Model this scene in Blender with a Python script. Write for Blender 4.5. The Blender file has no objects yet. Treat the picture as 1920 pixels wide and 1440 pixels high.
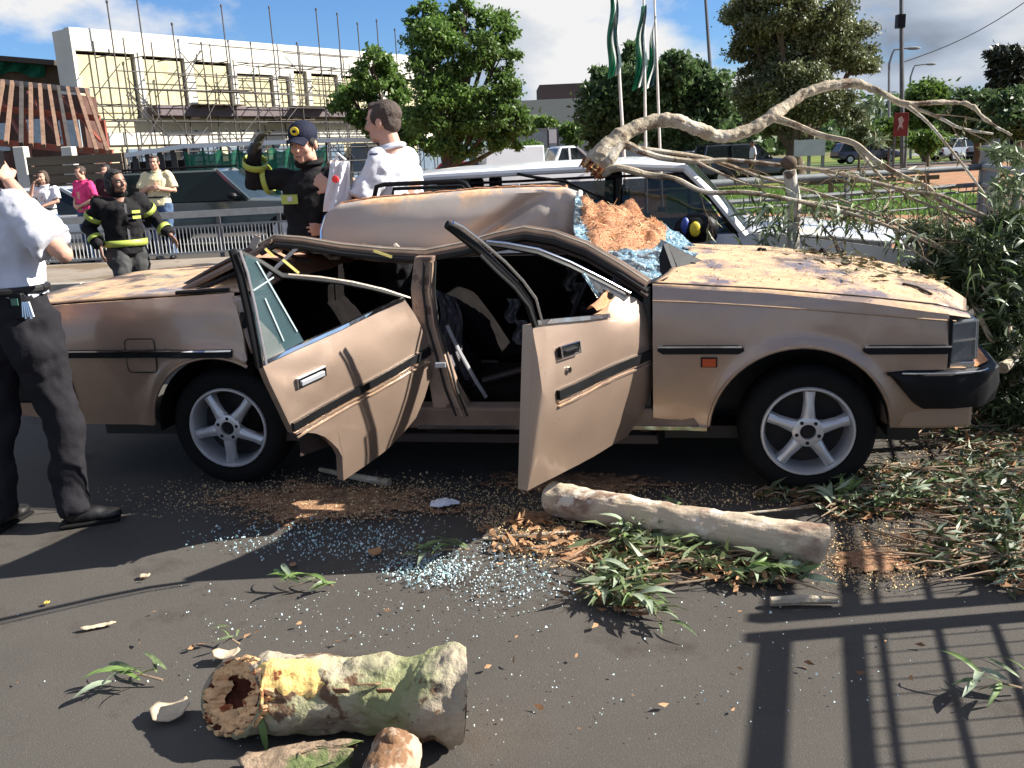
import bpy, bmesh, math, random
import numpy as np
from mathutils import Vector, Matrix, noise
random.seed(7); RNG = np.random.default_rng(11)
R = math.radians
scn = bpy.context.scene
COL = scn.collection

# ---------------- camera ----------------
FPX, CH = 1700.0, 1.5
PITCH, ROLL = math.atan(426/1700.0), R(2.6)
_f = Vector((0, math.cos(PITCH), -math.sin(PITCH)))
_u0 = Vector((0, math.sin(PITCH), math.cos(PITCH)))
_x = Vector((1, 0, 0))
CR = _x*math.cos(ROLL) - _u0*math.sin(ROLL)
CU = _u0*math.cos(ROLL) + _x*math.sin(ROLL)
CC = Vector((0, 0, CH))
cam_d = bpy.data.cameras.new('camera'); cam = bpy.data.objects.new('camera', cam_d); COL.objects.link(cam)
cam_d.sensor_width = 36; cam_d.lens = 36*FPX/1920; cam_d.clip_end = 3000; cam_d.clip_start = 0.05
m = Matrix((CR, CU, -_f)).transposed().to_4x4(); m.translation = CC
cam.matrix_world = m
scn.camera = cam
# ---------------- light ----------------
SUN_AZ, SUN_EL = R(4.0), R(34.0)          # azimuth from +X towards +Y
sd = Vector((math.cos(SUN_AZ)*math.cos(SUN_EL), math.sin(SUN_AZ)*math.cos(SUN_EL), math.sin(SUN_EL)))
sl = bpy.data.lights.new('sun', 'SUN'); sl.energy = 5.0; sl.angle = R(0.5); sl.color = (1.0, 0.95, 0.86)
so = bpy.data.objects.new('sun', sl); COL.objects.link(so)
so.rotation_euler = sd.to_track_quat('Z', 'Y').to_euler(); so.location = (20, 5, 20)
scn.view_settings.view_transform = 'Standard'; scn.view_settings.look = 'None'
scn.view_settings.exposure = 1.4; scn.view_settings.gamma = 1.0; scn.view_settings.use_curve_mapping = False

w = bpy.data.worlds.new('World'); scn.world = w; w.use_nodes = True
nt = w.node_tree; nt.nodes.clear()
def N_(t, **k):
    n = nt.nodes.new(t)
    for a, b in k.items(): setattr(n, a, b)
    return n
def L_(a, b): nt.links.new(a, b)
out = N_('ShaderNodeOutputWorld'); bg = N_('ShaderNodeBackground'); bg.inputs[1].default_value = 0.05
sky = N_('ShaderNodeTexSky', sky_type='NISHITA', sun_disc=False, sun_elevation=SUN_EL, sun_rotation=math.pi/2-SUN_AZ)
sky.air_density = 1.0; sky.dust_density = 0.4; sky.ozone_density = 3.0
bg2 = N_('ShaderNodeBackground'); bg2.inputs[1].default_value = 0.34
tc = N_('ShaderNodeTexCoord'); sep = N_('ShaderNodeSeparateXYZ'); L_(tc.outputs['Generated'], sep.inputs[0])
def M_(op, a, b=None, clamp=False):
    n = N_('ShaderNodeMath', operation=op); n.use_clamp = clamp
    for i, v in enumerate((a, b)):
        if v is None: continue
        if isinstance(v, (int, float)): n.inputs[i].default_value = v
        else: L_(v, n.inputs[i])
    return n.outputs[0]
cmb = N_('ShaderNodeCombineXYZ'); L_(sep.outputs[0], cmb.inputs[0]); L_(sep.outputs[1], cmb.inputs[1]); L_(M_('MULTIPLY', sep.outputs[2], 2.1), cmb.inputs[2])
mp = N_('ShaderNodeMapping'); mp.inputs['Location'].default_value = (-6.2, -1.4, 0.0); L_(cmb.outputs[0], mp.inputs[0])
def noise_(scale, detail, rough, src, dist=0.0):
    n = N_('ShaderNodeTexNoise'); n.inputs['Scale'].default_value = scale; n.inputs['Detail'].default_value = detail
    n.inputs['Roughness'].default_value = rough; n.inputs['Distortion'].default_value = dist; L_(src, n.inputs['Vector']); return n.outputs[0]
def ramp_(src, pts):
    n = N_('ShaderNodeValToRGB'); e = n.color_ramp.elements
    while len(e) < len(pts): e.new(0.5)
    for i, (p_, c_) in enumerate(pts): e[i].position = p_; e[i].color = (*c_, 1) if len(c_) == 3 else c_
    L_(src, n.inputs[0]); return n.outputs[0]
n1 = noise_(2.3, 10, 0.52, mp.outputs[0], 0.15)
mask = ramp_(n1, [(0.475, (0, 0, 0)), (0.535, (1, 1, 1))])
# cloud self shading: offset copy of the same noise lit from the sun side
mp2 = N_('ShaderNodeMapping'); mp2.inputs['Location'].default_value = (-6.12, -1.4, 0.12); L_(cmb.outputs[0], mp2.inputs[0])
n2 = noise_(2.3, 7, 0.50, mp2.outputs[0], 0.15)
dif = M_('ADD', M_('MULTIPLY', M_('SUBTRACT', n1, n2), 4.0), 0.68, True)
ccol = ramp_(dif, [(0.0, (0.24, 0.29, 0.38)), (0.45, (0.56, 0.64, 0.76)), (0.85, (1.0, 1.0, 1.0))])
L_(ccol, bg2.inputs[0])
tint = N_('ShaderNodeMix', data_type='RGBA', blend_type='MULTIPLY'); tint.inputs[0].default_value = 1.0
L_(sky.outputs[0], tint.inputs[6]); tint.inputs[7].default_value = (0.58, 0.82, 1.16, 1); L_(tint.outputs[2], bg.inputs[0])
mx = N_('ShaderNodeMixShader'); L_(mask, mx.inputs[0]); L_(bg.outputs[0], mx.inputs[1]); L_(bg2.outputs[0], mx.inputs[2]); L_(mx.outputs[0], out.inputs[0])

# ---------------- projection helpers: where a sight line meets a real surface ----------------
def ray(px, py): return _f + CR*((px-960)/FPX) - CU*((py-720)/FPX)
def onz(px, py, z=0.0):
    d = ray(px, py); return CC + d*((z-CH)/d.z)
def ony(px, py, Y):
    d = ray(px, py); return CC + d*(Y/d.y)
def onp(px, py, p0, n):
    d = ray(px, py); return CC + d*((p0-CC).dot(n)/d.dot(n))

# ---------------- materials ----------------
MATS = {}
def mat(name, col, rough=0.6, metal=0.0, var=0.2, scale=6.0, bump=0.15, bscale=None, coat=0.0, spots=None, spot_scale=3.0, spot_thr=0.55, spot_soft=0.05,
        alpha=None, trans=0.0, emis=None, stretch=None, translucent=0.0, spots2=None, spot2_scale=10., spot2_thr=0.6, spec=None, world=False, updirt=None, updirt_thr=.45, bdist=.02, edge=False):
    if name in MATS: return MATS[name]
    mt = bpy.data.materials.new(name); mt.use_nodes = True; t = mt.node_tree; t.nodes.clear()
    def nn(k, **a):
        n = t.nodes.new(k)
        for x, y in a.items(): setattr(n, x, y)
        return n
    lk = t.links.new
    o = nn('ShaderNodeOutputMaterial'); b = nn('ShaderNodeBsdfPrincipled')
    b.inputs['Roughness'].default_value = rough; b.inputs['Metallic'].default_value = metal
    b.inputs['Coat Weight'].default_value = coat; b.inputs['Coat Roughness'].default_value = 0.08
    if spec is None and rough >= .75 and not trans: spec = .15
    if spec is not None: b.inputs['Specular IOR Level'].default_value = spec
    if trans: b.inputs['Transmission Weight'].default_value = trans
    co = nn('ShaderNodeTexCoord'); vec = co.outputs['Object']
    if stretch:
        mpn = nn('ShaderNodeMapping'); mpn.inputs['Scale'].default_value = stretch; lk(vec, mpn.inputs[0]); vec = mpn.outputs[0]
    def noi(sc, det=5, ro=.6):
        n = nn('ShaderNodeTexNoise'); n.inputs['Scale'].default_value = sc; n.inputs['Detail'].default_value = det; n.inputs['Roughness'].default_value = ro
        lk(vec, n.inputs['Vector']); return n.outputs[0]
    def rmp(src, a, bb, ca, cb):
        r_ = nn('ShaderNodeValToRGB'); e = r_.color_ramp.elements; e[0].position = a; e[1].position = bb; e[0].color = ca; e[1].color = cb; lk(src, r_.inputs[0]); return r_.outputs[0]
    c4 = lambda c, k=1.0: (min(1, c[0]*k), min(1, c[1]*k), min(1, c[2]*k), 1)
    cur = rmp(noi(scale), 0.3, 0.7, c4(col, 1-var), c4(col, 1+var))
    def over(cur, c2, fac):
        mn = nn('ShaderNodeMix', data_type='RGBA'); lk(fac, mn.inputs[0]); lk(cur, mn.inputs[6]); mn.inputs[7].default_value = c4(c2); return mn.outputs[2]
    W4, B4 = (1, 1, 1, 1), (0, 0, 0, 1)
    if spots: cur = over(cur, spots, rmp(noi(spot_scale, 8, .62), spot_thr, spot_thr+spot_soft, B4, W4))
    if spots2: cur = over(cur, spots2, rmp(noi(spot2_scale, 6, .7), spot2_thr, spot2_thr+.04, B4, W4))
    if updirt:
        g = nn('ShaderNodeNewGeometry'); s = nn('ShaderNodeSeparateXYZ'); lk(g.outputs['Normal'], s.inputs[0])
        up = rmp(s.outputs[2], .45, .8, B4, W4); nz = rmp(noi(3.2, 10, .68), updirt_thr, updirt_thr+.1, B4, W4)
        mu = nn('ShaderNodeMath', operation='MULTIPLY'); lk(up, mu.inputs[0]); lk(nz, mu.inputs[1])
        sc = rmp(noi(26, 4, .7), .35, .65, c4(updirt, .72), c4(updirt, 1.15))
        mn = nn('ShaderNodeMix', data_type='RGBA'); lk(mu.outputs[0], mn.inputs[0]); lk(cur, mn.inputs[6]); lk(sc, mn.inputs[7]); cur = mn.outputs[2]
        rr = nn('ShaderNodeMapRange'); lk(mu.outputs[0], rr.inputs[0]); rr.inputs[3].default_value = rough; rr.inputs[4].default_value = .95; lk(rr.outputs[0], b.inputs['Roughness'])
        mm = nn('ShaderNodeMapRange'); lk(mu.outputs[0], mm.inputs[0]); mm.inputs[3].default_value = coat; mm.inputs[4].default_value = 0; lk(mm.outputs[0], b.inputs['Coat Weight'])
        mm = nn('ShaderNodeMapRange'); lk(mu.outputs[0], mm.inputs[0]); mm.inputs[3].default_value = metal; mm.inputs[4].default_value = 0; lk(mm.outputs[0], b.inputs['Metallic'])
    lk(cur, b.inputs['Base Color'])
    if bump:
        bn = nn('ShaderNodeBump'); bn.inputs['Strength'].default_value = bump; bn.inputs['Distance'].default_value = bdist
        lk(noi(bscale or scale*4, 6, .65), bn.inputs['Height']); lk(bn.outputs[0], b.inputs['Normal'])
    if emis: b.inputs['Emission Color'].default_value = c4(emis); b.inputs['Emission Strength'].default_value = 1
    sh = b.outputs[0]
    if translucent:
        tr = nn('ShaderNodeBsdfTranslucent'); lk(cur, tr.inputs[0]); ms = nn('ShaderNodeMixShader'); ms.inputs[0].default_value = translucent
        lk(sh, ms.inputs[1]); lk(tr.outputs[0], ms.inputs[2]); sh = ms.outputs[0]
    if alpha is not None:
        tp = nn('ShaderNodeBsdfTransparent'); ms = nn('ShaderNodeMixShader'); ms.inputs[0].default_value = alpha
        lk(tp.outputs[0], ms.inputs[1]); lk(sh, ms.inputs[2]); sh = ms.outputs[0]
    if edge:
        at_ = nn('ShaderNodeAttribute', attribute_name='edge'); e2 = nn('ShaderNodeMath', operation='POWER'); lk(at_.outputs['Fac'], e2.inputs[0]); e2.inputs[1].default_value = 1.3
        e3 = nn('ShaderNodeMath', operation='MULTIPLY_ADD'); lk(e2.outputs[0], e3.inputs[0]); e3.inputs[1].default_value = -.55; e3.inputs[2].default_value = .17
        e4 = nn('ShaderNodeMath', operation='ADD'); lk(noi(30, 10, .72), e4.inputs[0]); lk(e3.outputs[0], e4.inputs[1]); al = rmp(e4.outputs[0], .40, .52, B4, W4)
        tp = nn('ShaderNodeBsdfTransparent'); ms = nn('ShaderNodeMixShader'); lk(al, ms.inputs[0]); lk(tp.outputs[0], ms.inputs[1]); lk(sh, ms.inputs[2]); sh = ms.outputs[0]
    lk(sh, o.inputs[0]); MATS[name] = mt; return mt

# ---------------- objects ----------------
ORG = {}
def thing(name, label, cat, loc=(0, 0, 0), group=None):
    o = bpy.data.objects.new(name, None); COL.objects.link(o); o.location = loc; o.empty_display_size = .1
    o['label'] = label; o['category'] = cat
    if group: o['group'] = group
    ORG[o.name] = Vector(loc); return o
def tag(o, label=None, cat=None, group=None, kind=None):
    for k, v in (('label', label), ('category', cat), ('group', group), ('kind', kind)):
        if v: o[k] = v
    return o
def org(p): return ORG.get(p.name, Vector((0, 0, 0))) if p else Vector((0, 0, 0))
class MB:
    def __init__(s): s.v = []; s.f = []
    def add(s, vs, fs):
        n = len(s.v); s.v += [Vector(a) for a in vs]; s.f += [tuple(n+i for i in f) for f in fs]; return s
    def poly(s, pts): return s.add(pts, [tuple(range(len(pts)))])
    def obox(s, c, ax, ay, az):
        c = Vector(c); vs = [c+ax*i+ay*j+az*k for i in (-1, 1) for j in (-1, 1) for k in (-1, 1)]
        return s.add(vs, [(0, 1, 3, 2), (4, 6, 7, 5), (0, 4, 5, 1), (2, 3, 7, 6), (0, 2, 6, 4), (1, 5, 7, 3)])
    def box(s, c, d, rz=0.0):
        cz, sz = math.cos(rz), math.sin(rz)
        return s.obox(c, Vector((cz, sz, 0))*d[0]/2, Vector((-sz, cz, 0))*d[1]/2, Vector((0, 0, d[2]/2)))
    def bar(s, p, q, w_, h_, up=(0, 0, 1)):
        p, q = Vector(p), Vector(q); a = (q-p); l = a.length; a = a/l; up = Vector(up); y = a.cross(up)
        if y.length < 1e-4: y = a.cross(Vector((0, 1, 0)))
        y.normalize(); z = y.cross(a); return s.obox((p+q)/2, a*l/2, y*w_/2, z*h_/2)
    def tube(s, pts, rad, n=8, cap=True, flat=1.0):
        pts = [Vector(p) for p in pts]; k = len(pts)
        if not hasattr(rad, '__len__'): rad = [rad]*k
        base = len(s.v); ref = None
        for i, p in enumerate(pts):
            d = (pts[min(i+1, k-1)]-pts[max(i-1, 0)]).normalized()
            if ref is None: ref = d.orthogonal().normalized()
            ref = (ref-d*ref.dot(d)); ref = ref.normalized() if ref.length > 1e-5 else d.orthogonal().normalized()
            b = d.cross(ref)
            for j in range(n):
                a = 2*math.pi*j/n; s.v.append(p+(ref*math.cos(a)+b*math.sin(a)*flat)*rad[i])
        for i in range(k-1):
            for j in range(n):
                a, b_ = base+i*n+j, base+i*n+(j+1) % n; s.f.append((a, b_, b_+n, a+n))
        if cap: s.f.append(tuple(base+j for j in range(n))[::-1]); s.f.append(tuple(base+(k-1)*n+j for j in range(n)))
        return s
    def grid(s, fn, nu, nv):
        b = len(s.v)
        for i in range(nu+1):
            for j in range(nv+1): s.v.append(Vector(fn(i/nu, j/nv)))
        for i in range(nu):
            for j in range(nv):
                a = b+i*(nv+1)+j; s.f.append((a, a+nv+1, a+nv+2, a+1))
        return s
    def ell(s, c, r, n=12, mtx=None):
        c = Vector(c); r = (r, r, r) if not hasattr(r, '__len__') else r; m_ = mtx or Matrix.Identity(3)
        b = len(s.v); h = n//2
        for i in range(1, h):
            t = math.pi*i/h
            for j in range(n):
                a = 2*math.pi*j/n; s.v.append(c+m_ @ Vector((r[0]*math.sin(t)*math.cos(a), r[1]*math.sin(t)*math.sin(a), r[2]*math.cos(t))))
        s.v.append(c+m_ @ Vector((0, 0, r[2]))); s.v.append(c-m_ @ Vector((0, 0, r[2]))); T, B = len(s.v)-2, len(s.v)-1
        for j in range(n):
            s.f.append((b+j, T, b+(j+1) % n)[::-1]); s.f.append((b+(h-2)*n+j, b+(h-2)*n+(j+1) % n, B)[::-1])
            for i in range(h-2):
                a = b+i*n+j; a2 = b+i*n+(j+1) % n; s.f.append((a, a+n, a2+n, a2))
        return s
    def loft(s, rings, cap=True):
        b = len(s.v); n = len(rings[0])
        for r_ in rings: s.v += [Vector(p) for p in r_]
        for i in range(len(rings)-1):
            for j in range(n):
                a, c_ = b+i*n+j, b+i*n+(j+1) % n; s.f.append((a, c_, c_+n, a+n))
        if cap: s.f.append(tuple(b+j for j in range(n))[::-1]); s.f.append(tuple(b+(len(rings)-1)*n+j for j in range(n)))
        return s
    def prism(s, pts, vec):
        n = len(pts); pts = [Vector(p) for p in pts]; vec = Vector(vec); b = len(s.v); s.v += pts+[p+vec for p in pts]
        s.f.append(tuple(range(b, b+n))); s.f.append(tuple(range(b+n, b+2*n))[::-1])
        for i in range(n):
            j = (i+1) % n; s.f.append((b+i, b+n+i, b+n+j, b+j))
        return s
    def build(s, name, mt, parent=None, smooth=False, solid=0.0, bevel=0.0, sub=0, fix=True, angle=40):
        o_ = org(parent); me = bpy.data.meshes.new(name)
        me.from_pydata([tuple(a-o_) for a in s.v], [], s.f); me.materials.append(mt)
        if fix:
            bm = bmesh.new(); bm.from_mesh(me); bmesh.ops.recalc_face_normals(bm, faces=bm.faces); bm.to_mesh(me); bm.free()
        if smooth:
            me.polygons.foreach_set('use_smooth', [True]*len(me.polygons))
            if angle: me.set_sharp_from_angle(angle=R(angle))
        o = bpy.data.objects.new(name, me); COL.objects.link(o)
        if parent: o.parent = parent; ORG[o.name] = o_
        if solid: md = o.modifiers.new('solid', 'SOLIDIFY'); md.thickness = solid; md.offset = 0
        if bevel: md = o.modifiers.new('bevel', 'BEVEL'); md.width = bevel; md.segments = 2; md.limit_method = 'ANGLE'
        if sub: md = o.modifiers.new('sub', 'SUBSURF'); md.levels = sub; md.render_levels = sub
        return o
def np_mesh(name, verts, nper, mt, parent=None, kind=None, label=None, cat=None, smooth=False):
    """verts: (n*nper,3) array, each nper verts one face"""
    o_ = org(parent); verts = np.asarray(verts, dtype=np.float32)-np.array(o_, dtype=np.float32); n = len(verts); k = n//nper
    me = bpy.data.meshes.new(name); me.vertices.add(n); me.vertices.foreach_set('co', verts.ravel()); me.loops.add(n)
    me.loops.foreach_set('vertex_index', np.arange(n, dtype=np.int32)); me.polygons.add(k)
    me.polygons.foreach_set('loop_start', np.arange(0, n, nper, dtype=np.int32)); me.polygons.foreach_set('loop_total', np.full(k, nper, dtype=np.int32))
    me.update(calc_edges=True); me.materials.append(mt); o = bpy.data.objects.new(name, me); COL.objects.link(o)
    if parent: o.parent = parent; ORG[o.name] = o_
    return tag(o, label, cat, None, kind)
def leaf_quads(cent, dirs, length, width, curl=0.15):
    """narrow leaf of 4 points bent along its length: returns 6-vert as two quads... use rhombus of 4"""
    n = len(cent); up = RNG.normal(size=(n, 3)); side = np.cross(dirs, up); side /= np.linalg.norm(side, axis=1)[:, None]+1e-9
    nor = np.cross(dirs, side); L = length[:, None]; W = width[:, None]
    a = cent; b = cent+dirs*L*.42+side*W*.5+nor*L*curl*.5; c = cent+dirs*L+nor*L*curl*0; d = cent+dirs*L*.42-side*W*.5+nor*L*curl*.5
    return np.stack([a, b, c, d], 1).reshape(-1, 3)
def unit(a): return a/(np.linalg.norm(a, axis=1)[:, None]+1e-9)
def clumpy(n, blobs, ncl=40, spread=.22, shell=.75):
    """points in clumps spread over ellipsoid blobs [(center, radii)]"""
    vol = np.array([b[1][0]*b[1][1]*b[1][2] for b in blobs])**.67; pr = vol/vol.sum(); outp = []
    for (c, r), p in zip(blobs, pr):
        k = max(3, int(n*p)); m_ = max(4, int(ncl*p*len(blobs)))
        d = unit(RNG.normal(size=(m_, 3))); rad = RNG.uniform(shell*.5, 1.0, size=(m_, 1))**.6
        cc = np.array(c)+d*rad*np.array(r); pick = RNG.integers(0, m_, k)
        sc = RNG.uniform(.6, 1.3, size=(m_, 1))
        outp.append(cc[pick]+RNG.normal(size=(k, 3))*spread*min(r)*sc[pick]*np.array([1.1, 1.1, .7]))
    return np.concatenate(outp)
# ---------------- palette ----------------
asphalt = mat('asphalt', (.076, .069, .061), .9, 0, .14, 1.1, .55, 260, spots=(.048, .040, .033), spot_scale=2.2, spot_thr=.56, spot_soft=.14, spots2=(.14, .125, .11), spot2_scale=190, spot2_thr=.60, bdist=.006)
earth = mat('red_earth', (.30, .16, .09), .95, 0, .3, 2, .4, 30, spots=(.2, .15, .08), spot_scale=1.2)
paving = mat('pavement_concrete', (.24, .2, .16), .9, 0, .2, 2, .3, 40, spots=(.16, .12, .08), spot_scale=1.0)
kerbm = mat('kerb_concrete', (.3, .27, .23), .9, 0, .15, 5, .3, 40)
lawnm = mat('lawn_soil', (.10, .15, .025), .95, 0, .35, 1.2, .5, 30, spots=(.26, .15, .07), spot_scale=.35, spot_thr=.56, spot_soft=.06)
steel = mat('galvanised_steel', (.20, .21, .215), .55, .25, .15, 9, .05)
darksteel = mat('dark_steel_tube', (.10, .10, .11), .5, .5, .2, 9, .05)
scafm = mat('scaffold_tube', (.06, .052, .048), .7, .2, .3, 3, .05)
rustred = mat('red_oxide_steel', (.25, .07, .045), .6, .1, .25, 3, .1)
woodm = mat('weathered_timber', (.19, .12, .085), .8, 0, .3, 4, .2, stretch=(1, 1, .3))
whitec = mat('white_concrete', (.60, .57, .50), .85, 0, .1, .6, .15, 8, spots=(.6, .55, .45), spot_scale=.5, spot_thr=.58, spot_soft=.2)
board = mat('cream_board', (.50, .45, .29), .85, 0, .14, 3.0, .15, 10, spots=(.45, .40, .24), spot_scale=2.2, spot_thr=.52, spot_soft=.1)
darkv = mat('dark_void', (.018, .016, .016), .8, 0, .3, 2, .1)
hoardm = mat('brown_hoarding', (.16, .125, .085), .8, 0, .2, 1.2, .15, stretch=(.3, 1, 4))
netm = mat('green_shade_net', (.015, .13, .075), .85, 0, .35, 2.5, .3, 12, alpha=.92)
whitep = mat('white_paint', (.78, .78, .76), .35, 0, .04, 2, .03, coat=.5)
glassd = mat('dark_car_glass', (.015, .02, .022), .06, 0, .1, 3, 0, alpha=.86)
glass_mid = mat('tinted_car_glass', (.03, .05, .045), .05, 0, .1, 3, 0, alpha=.55)
rubber = mat('tyre_rubber', (.007, .007, .007), .85, 0, .2, 20, .2, spec=.2)
plast = mat('black_plastic', (.005, .005, .006), .5, 0, .2, 12, .05, spec=.2)
alloy = mat('alloy_wheel', (.52, .53, .56), .32, .5, .08, 8, .03)
chrome = mat('chrome_trim', (.65, .65, .66), .15, 1, .05, 5, 0)
lampg = mat('clear_lamp_lens', (.55, .57, .58), .08, 0, .12, 9, .1, 60, alpha=.7, coat=.5)
orange = mat('orange_lens', (.42, .07, .02), .2, 0, .1, 5, 0)
redl = mat('red_lens', (.4, .02, .02), .2, 0, .1, 5, 0)
barkg = mat('smooth_gum_bark', (.36, .30, .22), .75, 0, .25, 9, .6, 50, spots=(.15, .10, .065), spot_scale=6, spot_thr=.54, spot_soft=.08, spots2=(.46, .42, .35), spot2_scale=4, spot2_thr=.55)
barkd = mat('dark_tree_bark', (.10, .075, .055), .9, 0, .3, 6, .5, 30)
def leafmat(n, c, t=.4, v=.5, sc=1.2): return mat(n, c, .5, 0, v, sc, 0, translucent=t)
lf_b = leafmat('mid_green_leaf', (.10, .175, .035)); lf_d = leafmat('dark_green_leaf', (.075, .125, .045)); lf_e = leafmat('olive_gum_leaf', (.13, .15, .065), .25)
lf_g = leafmat('grey_green_gum_leaf', (.12, .16, .07), .2, .5, 9); lf_k = leafmat('blackish_pine_needle', (.015, .025, .012), .1); lf_l = leafmat('light_green_leaf', (.10, .17, .03))
grassm = leafmat('grass_blade', (.10, .19, .03), .3, .35, 2)

# ---------------- ground ----------------
def sheet(name, pts, z, mt, kind='structure'):
    o = MB().poly([(x, y, z) for x, y in pts]).build(name, mt); return tag(o, kind=kind)
sheet('ground', [(-900, -60), (900, -60), (900, 1500), (-900, 1500)], -.02, mat('dry_ground', (.16, .13, .08), .95, 0, .3, .1, .3, 10, spots=(.07, .11, .03), spot_scale=.05, spot_thr=.5))
sheet('road', [(-60, -20), (60, -20), (60, 60), (-60, 60)], -.006, asphalt)
sheet('earth_verge', [(2.2, 8.6), (4.9, 9.4), (40, 15), (60, 60), (-2, 45), (-2, 14)], 0.0, earth)
def blob(cx, cy, rx, ry, n=26, j=.15, rot=0):
    o = []
    for i in range(n):
        a = 2*math.pi*i/n; k = 1+random.uniform(-j, j); x, y = rx*k*math.cos(a), ry*k*math.sin(a)
        o.append((cx+x*math.cos(rot)-y*math.sin(rot), cy+x*math.sin(rot)+y*math.cos(rot)))
    return o
lawn = [onz(*p)for p in ((1420, 400), (1850, 405), (1900, 372), (1700, 345), (1560, 322), (1380, 330), (1250, 330), (1250, 400))]
lawn = [(p.x, p.y) for p in lawn]
sheet('lawn', lawn, .004, lawnm)
lawn2 = [onz(*p) for p in ((1480, 306), (1700, 300), (1780, 293), (1600, 291), (1300, 300), (1300, 310))]
sheet('far_lawn', [(p.x, p.y) for p in lawn2], .004, lawnm)
# grass blades on the lawn
gx = RNG.uniform(2.5, 12, 60000); gy = RNG.uniform(9, 34, 60000)
def inpoly(x, y, P):
    r_ = np.zeros(len(x), bool); j = len(P)-1
    for i in range(len(P)):
        xi, yi = P[i]; xj, yj = P[j]; c_ = ((yi > y) != (yj > y)) & (x < (xj-xi)*(y-yi)/(yj-yi+1e-12)+xi); r_ ^= c_; j = i
    return r_
keep = inpoly(gx, gy, lawn) & (RNG.uniform(size=60000) < 1); gx, gy = gx[keep], gy[keep]; n = len(gx)
gc = np.stack([gx, gy, np.zeros(n)], 1); gd = unit(np.stack([RNG.normal(0, .35, n), RNG.normal(0, .35, n), np.ones(n)], 1))
np_mesh('grass', leaf_quads(gc, gd, RNG.uniform(.05, .11, n), np.full(n, .022)), 4, grassm, kind='stuff', label='short green grass on the lawn beyond the fence', cat='grass')
# far road on the right and the left pavement with its kerb
fr = [onz(*p) for p in ((1700, 292), (1920, 300), (1920, 272), (1830, 266), (1780, 268))]
sheet('far_road', [(p.x, p.y) for p in fr], .008, mat('light_grey_road', (.2, .2, .2), .9, 0, .1, 1, .1))  # plain grey, lighter than the near asphalt
pv = MB(); pv.box((-8, 13.55, .05), (20, 2.9, .12)); tag(pv.build('pavement', paving), kind='structure')
kb = []
for i in range(22):
    x = -15.6+i*.8; k = MB().box((x, 12.02, .065), (.785, .15, .15)).build('kerb_stone', kerbm, bevel=.012); kb.append(k)
kerb = thing('kerb', 'concrete kerb along the pavement behind the crushed car', 'kerb', (-8, 12, 0))
for k in kb:
    for v in k.data.vertices: v.co -= Vector((-8, 12, 0))
    k.parent = kerb

# ---------------- scaffolded building ----------------
BD = Vector((math.sin(R(38)), math.cos(R(38)), 0)); BN = Vector((BD.y, -BD.x, 0))  # BN faces the camera side
B0 = ony(130, 60, 45); B0.z = 0
def bpt(px, py, off=0):
    P = onp(px, py, B0+BN*off, BN); return (P-B0).dot(BD), P.z
def BP(s, z, off=0): return B0+BD*s+BN*off+Vector((0, 0, z))
sE = bpt(790, 200)[0]
zl, zr = bpt(125, 50)[1], bpt(680, 118)[1]
bld = thing('building_under_construction', 'long white concrete building shell with cream infill panels behind scaffolding', 'building', tuple(B0))
def bbox(mb, s0, s1, z0, z1, o0, o1):
    mb.obox(BP((s0+s1)/2, (z0+z1)/2, (o0+o1)/2), BD*(s1-s0)/2, BN*(o1-o0)/2, Vector((0, 0, (z1-z0)/2)))
wins = [(145, 258, 94, 190), (270, 350, 104, 195), (366, 434, 114, 200), (448, 512, 137, 205), (525, 543, 142, 210), (554, 576, 132, 210), (587, 633, 137, 212), (643, 700, 141, 214)]
H_ = zl
xs = [0]; wr = []
for (a, b, t, bt) in wins:
    s0, z1 = bpt(a-4, t); s1, z0 = bpt(b+6, bt); wr.append((s0, s1, min(z0, z1-1.2), z1))
wr[4] = (wr[4][0], min(wr[4][1], wr[5][0]-.3), wr[4][2], wr[4][3])
while wr[-1][1]+1.2 < sE: s_ = wr[-1]; wr.append((s_[1]+1.2, s_[1]+5, s_[2], s_[3]))
zlow = bpt(300, 222)[1]
body = MB(); bbox(body, -.0, sE+2, 0, H_-.05, -1.6, -.5); body.build('wall', whitec, bld)
par = MB(); top = max(x[3] for x in wr); bbox(par, 0, sE+2, top, H_, -.499, 0); par.build('parapet', whitec, bld)
e = 0
for (s0, s1, z0, z1) in wr:
    mb = MB(); bbox(mb, e, s0, zlow, top-.003, -.499, -.003); mb.build('pilaster', whitec, bld); e = s1
    if z1 < top-.05:
        mb = MB(); bbox(mb, s0+.002, s1-.002, z1, top-.004, -.499, -.006); mb.build('lintel', whitec, bld)
    mb = MB(); bbox(mb, s0+.06, s1-.16, zlow, z1-.16, -.498, -.16); mb.build('infill_panel', board, bld, bevel=.02)
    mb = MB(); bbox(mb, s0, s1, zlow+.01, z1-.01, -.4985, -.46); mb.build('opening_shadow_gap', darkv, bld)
mb = MB(); bbox(mb, e, sE+2, zlow, top-.003, -.499, -.003); mb.build('pilaster', whitec, bld)
zc1, zc2 = bpt(400, 214)[1], bpt(400, 206)[1]
mb = MB(); bbox(mb, bpt(277, 212)[0], sE+2, zc1-.15, zc2+.15, -.4, .9); mb.build('canopy_slab', mat('dark_canopy', (.10, .075, .08), .7), bld, bevel=.02)
mb = MB(); bbox(mb, 0, sE+2, 1.9, zlow-.003, -.499, -.02); mb.build('lower_wall', mat('cream_wall', (.52, .46, .31), .85, 0, .12, 1, .1), bld)
mb = MB(); bbox(mb, 0, sE+2, 2.9, 3.5, -.018, .1); mb.build('string_course', whitec, bld)
for i in range(14):
    mb = MB(); s0 = 2+i*3.0; bbox(mb, s0, s0+2.4, .3, 2.7, -.45, .02); w_ = mb.build('window', mat('blue_grey_glazing', (.13, .17, .22), .15), bld)
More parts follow.
